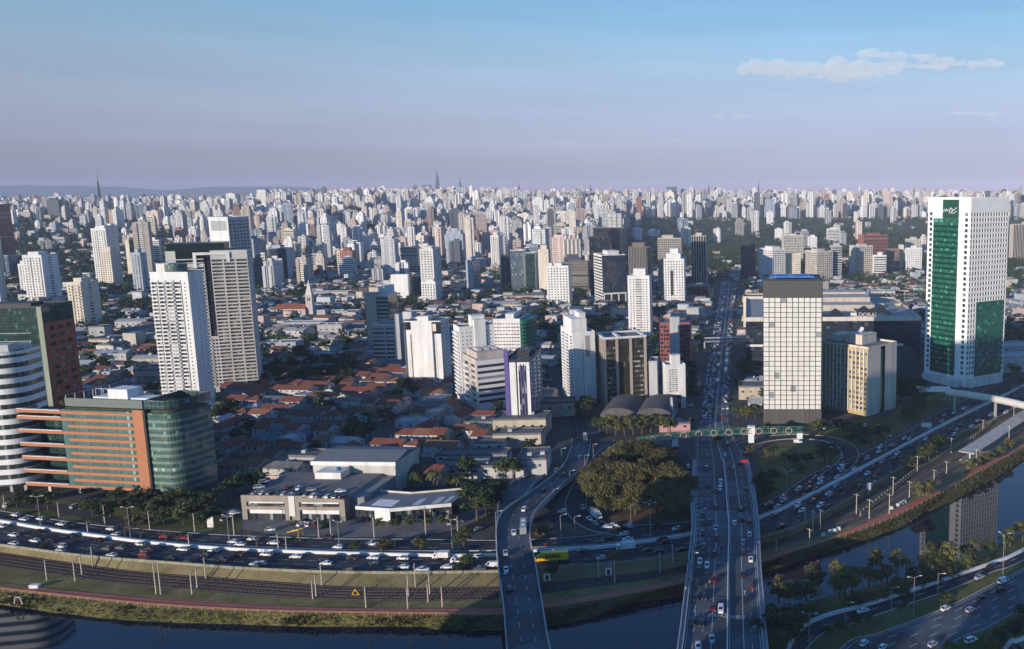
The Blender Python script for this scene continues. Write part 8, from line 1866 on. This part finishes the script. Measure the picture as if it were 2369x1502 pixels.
# green truss footbridge over the avenue
gb = empty('green_footbridge', (0, 0, 0), 0, 'green steel truss footbridge with round openings crossing the avenue', 'footbridge'); GRN = mat('footbridge_green', (.05,.17,.115), .6, var=.2); RNG = mat('footbridge_ring', (.40,.30,.22), .7)
LN = [G(1474, 1040), G(1562, 1034), G(1640, 1029), G(1738, 1024), G(1858, 1020)]
def topz(p, y): return ztop(p.x, p.y, y)
Z_ = [3.2, 5.2, 5.5, 5.6, 5.0]; PT = [Vector((p.x, p.y, z)) for p, z in zip(LN, Z_)]; PT = resamp(PT, 34)
q = MB()
for a, b in zip(PT, PT[1:]):
    t = (b - a); t.z = 0; t.normalize(); s = Vector((-t.y, t.x, 0)) * 1.5; U3 = Vector((0,0,3.0))
    q.quad(a + s, b + s, b - s, a - s)
q.build('deck', M_CONC, gb)
for sd in (-1.5, 1.5):
    q = MB()
    for i, (a, b) in enumerate(zip(PT, PT[1:])):
        t = (b - a); t.z = 0; t.normalize(); s = Vector((-t.y, t.x, 0)) * sd; U3 = Vector((0,0,3.0)); q.bar(a+s, b+s, .3); q.bar(a+s+U3, b+s+U3, .3); q.bar(a+s, b+s+U3, .18) if i % 2 else q.bar(a+s+U3, b+s, .18); q.bar(a+s, a+s+U3, .2)
    q.build('truss', GRN, gb)
for i in range(3, 33, 3):
    a = PT[i]; t = (PT[i+1] - PT[i-1]); t.z = 0; t.normalize(); q = MB(); c = a + Vector((0,0,1.5)) + Vector((-t.y, t.x, 0)) * -1.75; ring_ = [c + t * 1.7*math.cos(6.283*k/16) + Vector((0,0,1.7*math.sin(6.283*k/16))) for k in range(17)]
    for u, v in zip(ring_, ring_[1:]): q.bar(u, v, .45)
    q.build('round_frame', RNG, gb)
for X, Y in ((1562, 1034), (1738, 1024), (1850, 1020), (1500, 1038)):
    p = G(X, Y); q = MB(); q.box(p.x-1.6, p.x+1.6, p.y-1, p.y+1, -.3, 4.4 if X < 1520 else 4.9); q.build('pier', M_WHITE, gb)
p = G(1738, 1024); q = MB(); q.box(p.x-2.2, p.x+2.2, p.y-1.6, p.y+2.4, 4.903, 9.4); q.build('stair_tower', M_WHITE, gb)
# farther footbridge over the avenue
f0, f1 = G(1630, 806), G(1722, 804); fb = empty('grey_footbridge', (0,0,0), 0, 'plain grey footbridge far up the avenue before the red block', 'footbridge'); q = MB(); q.bar(f0 + Vector((0,0,6)), f1 + Vector((0,0,6)), 3, .6); q.build('deck', M_CONC, fb)
for dz in (7.2, 9.2): q = MB(); q.bar(f0 + Vector((0,-1.6,dz)), f1 + Vector((0,-1.6,dz)), .25); q.build('rail', M_STEEL, fb)
q = MB(); q.bar(f0 + Vector((0,0,9.6)), f1 + Vector((0,0,9.6)), 3.2, .3); q.build('canopy', W2, fb)
for t in (0, .45, 1): p = f0.lerp(f1, t); q = MB(); q.box(p.x-.6, p.x+.6, p.y-.5, p.y+.5, -.3, 5.7); q.build('pier', M_CONC, fb)
# tubular walkway to the station
ZT = 11.0; tw = empty('tubular_walkway', (0,0,0), 0, 'long pale tubular footbridge from the tallest tower to the railway station', 'footbridge'); TP2 = resamp(smooth([G(2190, 907, ZT), G(2250, 915, ZT), G(2320, 927, ZT), G(2420, 950, ZT)], 6), 26)
q = MB(); q.tube(TP2, [2.3]*len(TP2), 14); q.build('tube', mat('walkway_shell', (.56,.53,.49), .6, var=.12, scale=.3), tw, smooth=True)
for k in (2, 12): p = TP2[k]; q = MB(); q.tube([(p.x,p.y,-.4),(p.x,p.y,ZT-2)], [1.1,.9], 10); q.build('pier', M_CONC, tw)
q = MB(); p = TP2[21]; q.prism([(p.x-3,p.y-2),(p.x+3,p.y-2),(p.x+2,p.y+2),(p.x-2,p.y+2)], -3, ZT-2.1); q.build('pier', M_CONC, tw)
a = G(2166, 902, 9); q = MB(); q.box(a.x-12, a.x+10, a.y-7, a.y+7, 9, 9.8); q.build('entrance_canopy', W2, tw)
for dx, dy in ((-10,-5),(8,-5),(-10,5),(8,5)): q = MB(); q.box(a.x+dx-.35, a.x+dx+.35, a.y+dy-.35, a.y+dy+.35, -.3, 9); q.build('canopy_leg', M_STEEL, tw)
# station platform with a canopy roof
CLN = resamp(smooth([G(2236, 1046, 3.2), G(2290, 1012, 3.2), G(2340, 978, 3.2), G(2420, 928, 3.2)], 6), 30); stn = empty('station_platform', CLN[0] - Vector((0,0,3.2)), 0, 'railway platform under a long pale canopy beside the tracks', 'station platform')
base = stn.location.copy()
def rib(name, w, z0, z1, m, off=0):
    q = MB(); A = offset(CLN, w/2 + off); B = offset(CLN, -w/2 + off)
    for i in range(len(A)-1):
        L4 = [A[i], A[i+1], B[i+1], B[i]]; lo = [Vector((p.x, p.y, z0)) - base for p in L4]; hi = [Vector((p.x, p.y, z1)) - base for p in L4]
        q.quad(*hi); q.quad(*lo[::-1]); q.quad(lo[0], lo[1], hi[1], hi[0]); q.quad(lo[3], lo[2], hi[2], hi[3])
    for i in (0, -1): q.quad(*[Vector((p.x, p.y, z)) - base for p, z in ((A[i], z0), (B[i], z0), (B[i], z1), (A[i], z1))])
    return q.build(name, m, stn)
base.z = 0; stn.location.z = 0
rib('platform', 7.5, RZ - .5, RZ + 1.1, M_CONC); rib('canopy', 9, 2.6, 3.1, mat('canopy_roof', (.50,.45,.38), .8, var=.25, scale=.25))
for p in CLN[1::3]: q = MB(); q.box(p.x-.3-base.x, p.x+.3-base.x, p.y-.3-base.y, p.y+.3-base.y, RZ+1.1, 2.6); q.build('column', W2, stn)
# rubbish skips, signs, small things by the tracks
def sign_board(X, Yb, Yt, w, h, m, label, z=0.0):
    p = G(X, Yb, z); H = ztop(p.x, p.y, Yt) - z; e = empty('sign_board', p, 0, label, 'sign'); q = MB(); q.tube([(0,0,-.3),(0,0,H)], [.12,.1], 6); q.build('post', M_STEEL, e); q = MB(); q.box(-w/2, w/2, -.18, -.121, H-h, H); q.build('panel', m, e)
sign_board(2010, 1142, 1117, 1.8, 3.4, W1, 'pale upright sign panel on the verge of the express lanes'); sign_board(1722, 1085, 1064, 3.6, 1.4, BUSR, 'red and white road sign beside the avenue ramp'); sign_board(2143, 1002, 978, 6, 2.6, W2, 'grey overhead sign board beside the local lanes'); sign_board(488, 1222, 1196, 2.6, 4.5, W1, 'white upright advertising panel by the office garden')
e = empty('gantry_ramp', G(683, 1236, .1), R(-30), 'small yellow steel loading ramp in front of the dealership', 'ramp'); q = MB(); q.poly([(-4,-1,.1),(4,-1,2.4),(4,1,2.4),(-4,1,.1)]); q.build('deck', M_CONC, e)
for s in (-1, 1): q = MB(); q.bar((-4,s,.3),(4,s,2.9),.25); q.bar((4,s,0),(4,s,2.9),.25); q.build('rail', PNT['y'][1], e)
for k, (X, Y) in enumerate(((2062, 1178), (2077, 1171), (2085, 1167), (2092, 1163), (1905, 1240), (1920, 1232), (1930, 1230), (1940, 1226))):
    p = G(X, Y, RZ); e = empty('concrete_block', p, .4, 'white concrete block beside the cycle path', 'block', 'white blocks beside the cycle path'); q = MB(); q.prism([(-.9,-.5),(.9,-.5),(.9,.5),(-.9,.5)], 0, .5); q.prism([(-.7,-.35),(.7,-.35),(.7,.35),(-.7,.35)], .503, 1.3); q.build('block', M_WHITE, e)
    e['label'] = 'white concrete block beside the cycle path, %s from the %s end' % (ordn(k % 4 + 1), 'station' if k < 4 else 'bridge')
p = G(81, 1360, RZ); e = empty('white_cabinet', p, 0, 'small white equipment cabinet between the tracks and the cycle path', 'cabinet'); q = MB(); q.box(-1.6, 1.6, -.7, .7, 0, 1.1); q.build('case', M_WHITE, e); q = MB(); q.box(-1.75, 1.75, -.85, .85, 1.1, 1.22); q.build('lid', M_WHITE, e)
p = G(43, 1398, -4.5); e = empty('outfall_frame', p, 0, 'small pale concrete drain frame in the river bank', 'drain'); q = MB(); q.bar((-1.4,0,0),(-.9,0,2.6),.35); q.bar((1.4,0,0),(.9,0,2.6),.35); q.bar((-1.1,0,2.6),(1.1,0,2.6),.35); q.build('frame', M_CONC, e)
p = G(823, 1377, RZ); e = empty('yellow_frame', p, 0, 'yellow triangular steel frame standing between the tracks', 'track frame'); q = MB(); q.bar((-1.3,0,.1),(1.3,0,.1),.2); q.bar((-1.3,0,.1),(-.2,0,2.2),.2); q.bar((-.2,0,2.2),(1.3,0,.1),.2); q.build('frame', PNT['y'][1], e)
for X, Y, lb in ((1408, 1325, 'small pale kiosk on the embankment beside the tree between the bridges'), (1266, 1338, 'small pale hut on the embankment by the curved bridge')):
    p = G(X, Y, -1.4); e = empty('trackside_hut', p, .2, lb, 'hut'); q = MB(); q.box(-1.2,1.2,-1,1,-.6,2.4); q.build('wall', W2, e); q = MB(); q.box(-1.4,1.4,-1.2,1.2,2.4,2.6); q.build('roof', M_ROOFG, e); q = MB(); q.box(-.5,.5,-1.04,-1.003,-.4,1.6); q.build('door', M_DARK, e)
# ---- the cloud
def cloud(parts, dist, dens=.0013):
    mbm = bpy.data.meshes.new('cloud'); import bmesh
    bm = bmesh.new(); c0 = None
    for (X, Y, rx, ry) in parts:
        d = ray(X, Y); t = dist / d[1]; c = Vector((d[0]*t, d[1]*t, CH + d[2]*t)); k = dist / FP
        c0 = c0 or c; r = bmesh.ops.create_icosphere(bm, subdivisions=3, radius=1.0)
        for v in r['verts']: v.co = Vector((v.co.x*rx*k, v.co.y*rx*k*.8, v.co.z*ry*k)) + c - c0
    bm.to_mesh(mbm); bm.free(); o = bpy.data.objects.new('cloud', mbm); COL.objects.link(o); o.location = c0
    md = o.modifiers.new('union', 'REMESH'); md.mode = 'VOXEL'; md.voxel_size = dist / FP * 2.2
    tx = bpy.data.textures.new('cloud_noise', 'CLOUDS'); tx.noise_scale = dist / FP * 20; tx.noise_depth = 4; dm = o.modifiers.new('billow', 'DISPLACE'); dm.texture = tx; dm.strength = dist / FP * 14; dm.mid_level = .62
    dg = bpy.context.evaluated_depsgraph_get(); me = bpy.data.meshes.new_from_object(o.evaluated_get(dg)); bpy.data.objects.remove(o)
    if True:
        m = bpy.data.materials.new('cloud_vapour'); m.use_nodes = True; n = m.node_tree.nodes; n.remove(n['Principled BSDF']); v = n.new('ShaderNodeVolumePrincipled'); v.inputs['Density'].default_value = dens; v.inputs['Color'].default_value = (1, .98, .97, 1); v.inputs['Anisotropy'].default_value = -.3
        m.node_tree.links.new(v.outputs[0], n['Material Output'].inputs['Volume'])
    me.materials.clear(); me.materials.append(m); o = link(bpy.data.objects.new('cloud', me)); o.location = c0; o['kind'] = 'stuff'; return o
rr = random.Random(3); cp_ = []
for X0_, X1_, Y_, n_, a_, b_ in ((1722, 2070, 158, 26, 30, 13), (1990, 2095, 128, 9, 24, 9), (1740, 2000, 170, 14, 34, 9), (2100, 2190, 132, 7, 20, 6), (2160, 2310, 149, 12, 22, 8), (2080, 2180, 150, 6, 24, 6)):
    for i in range(n_): cp_.append((X0_ + (X1_-X0_)*(i+rr.uniform(.1,.9))/n_, Y_ + rr.uniform(-7,7), a_*rr.uniform(.5,1.1), b_*rr.uniform(.7,1.6)))
cloud(cp_, 24000)
for (X_, Y_, w_, h_) in ((1690, 270, 40, 8), (2270, 262, 60, 7), (1305, 330, 30, 8), (1545, 326, 36, 6)):
    cloud([(X_ + w_*rr.uniform(-1, 1), Y_ + rr.uniform(-3, 3), w_*rr.uniform(.3, .6), h_*rr.uniform(.5, 1)) for _ in range(6)], 26000, .0003)
# ---------------------------------------------------------------- air
mb = MB(); mb.box(-21000, 21000, -1500, 20500, -12, 420)
m = bpy.data.materials.new('thin_haze'); m.use_nodes = True; n = m.node_tree.nodes; n.remove(n['Principled BSDF'])
v = n.new('ShaderNodeVolumePrincipled'); v.inputs['Density'].default_value = 0.00005; v.inputs['Color'].default_value = (.66, .74, 1.0, 1); v.inputs['Anisotropy'].default_value = -0.25
m.node_tree.links.new(v.outputs[0], n['Material Output'].inputs['Volume'])
tag(mb.build('haze', m), kind='stuff')
print('SCENE objects', len(bpy.data.objects))
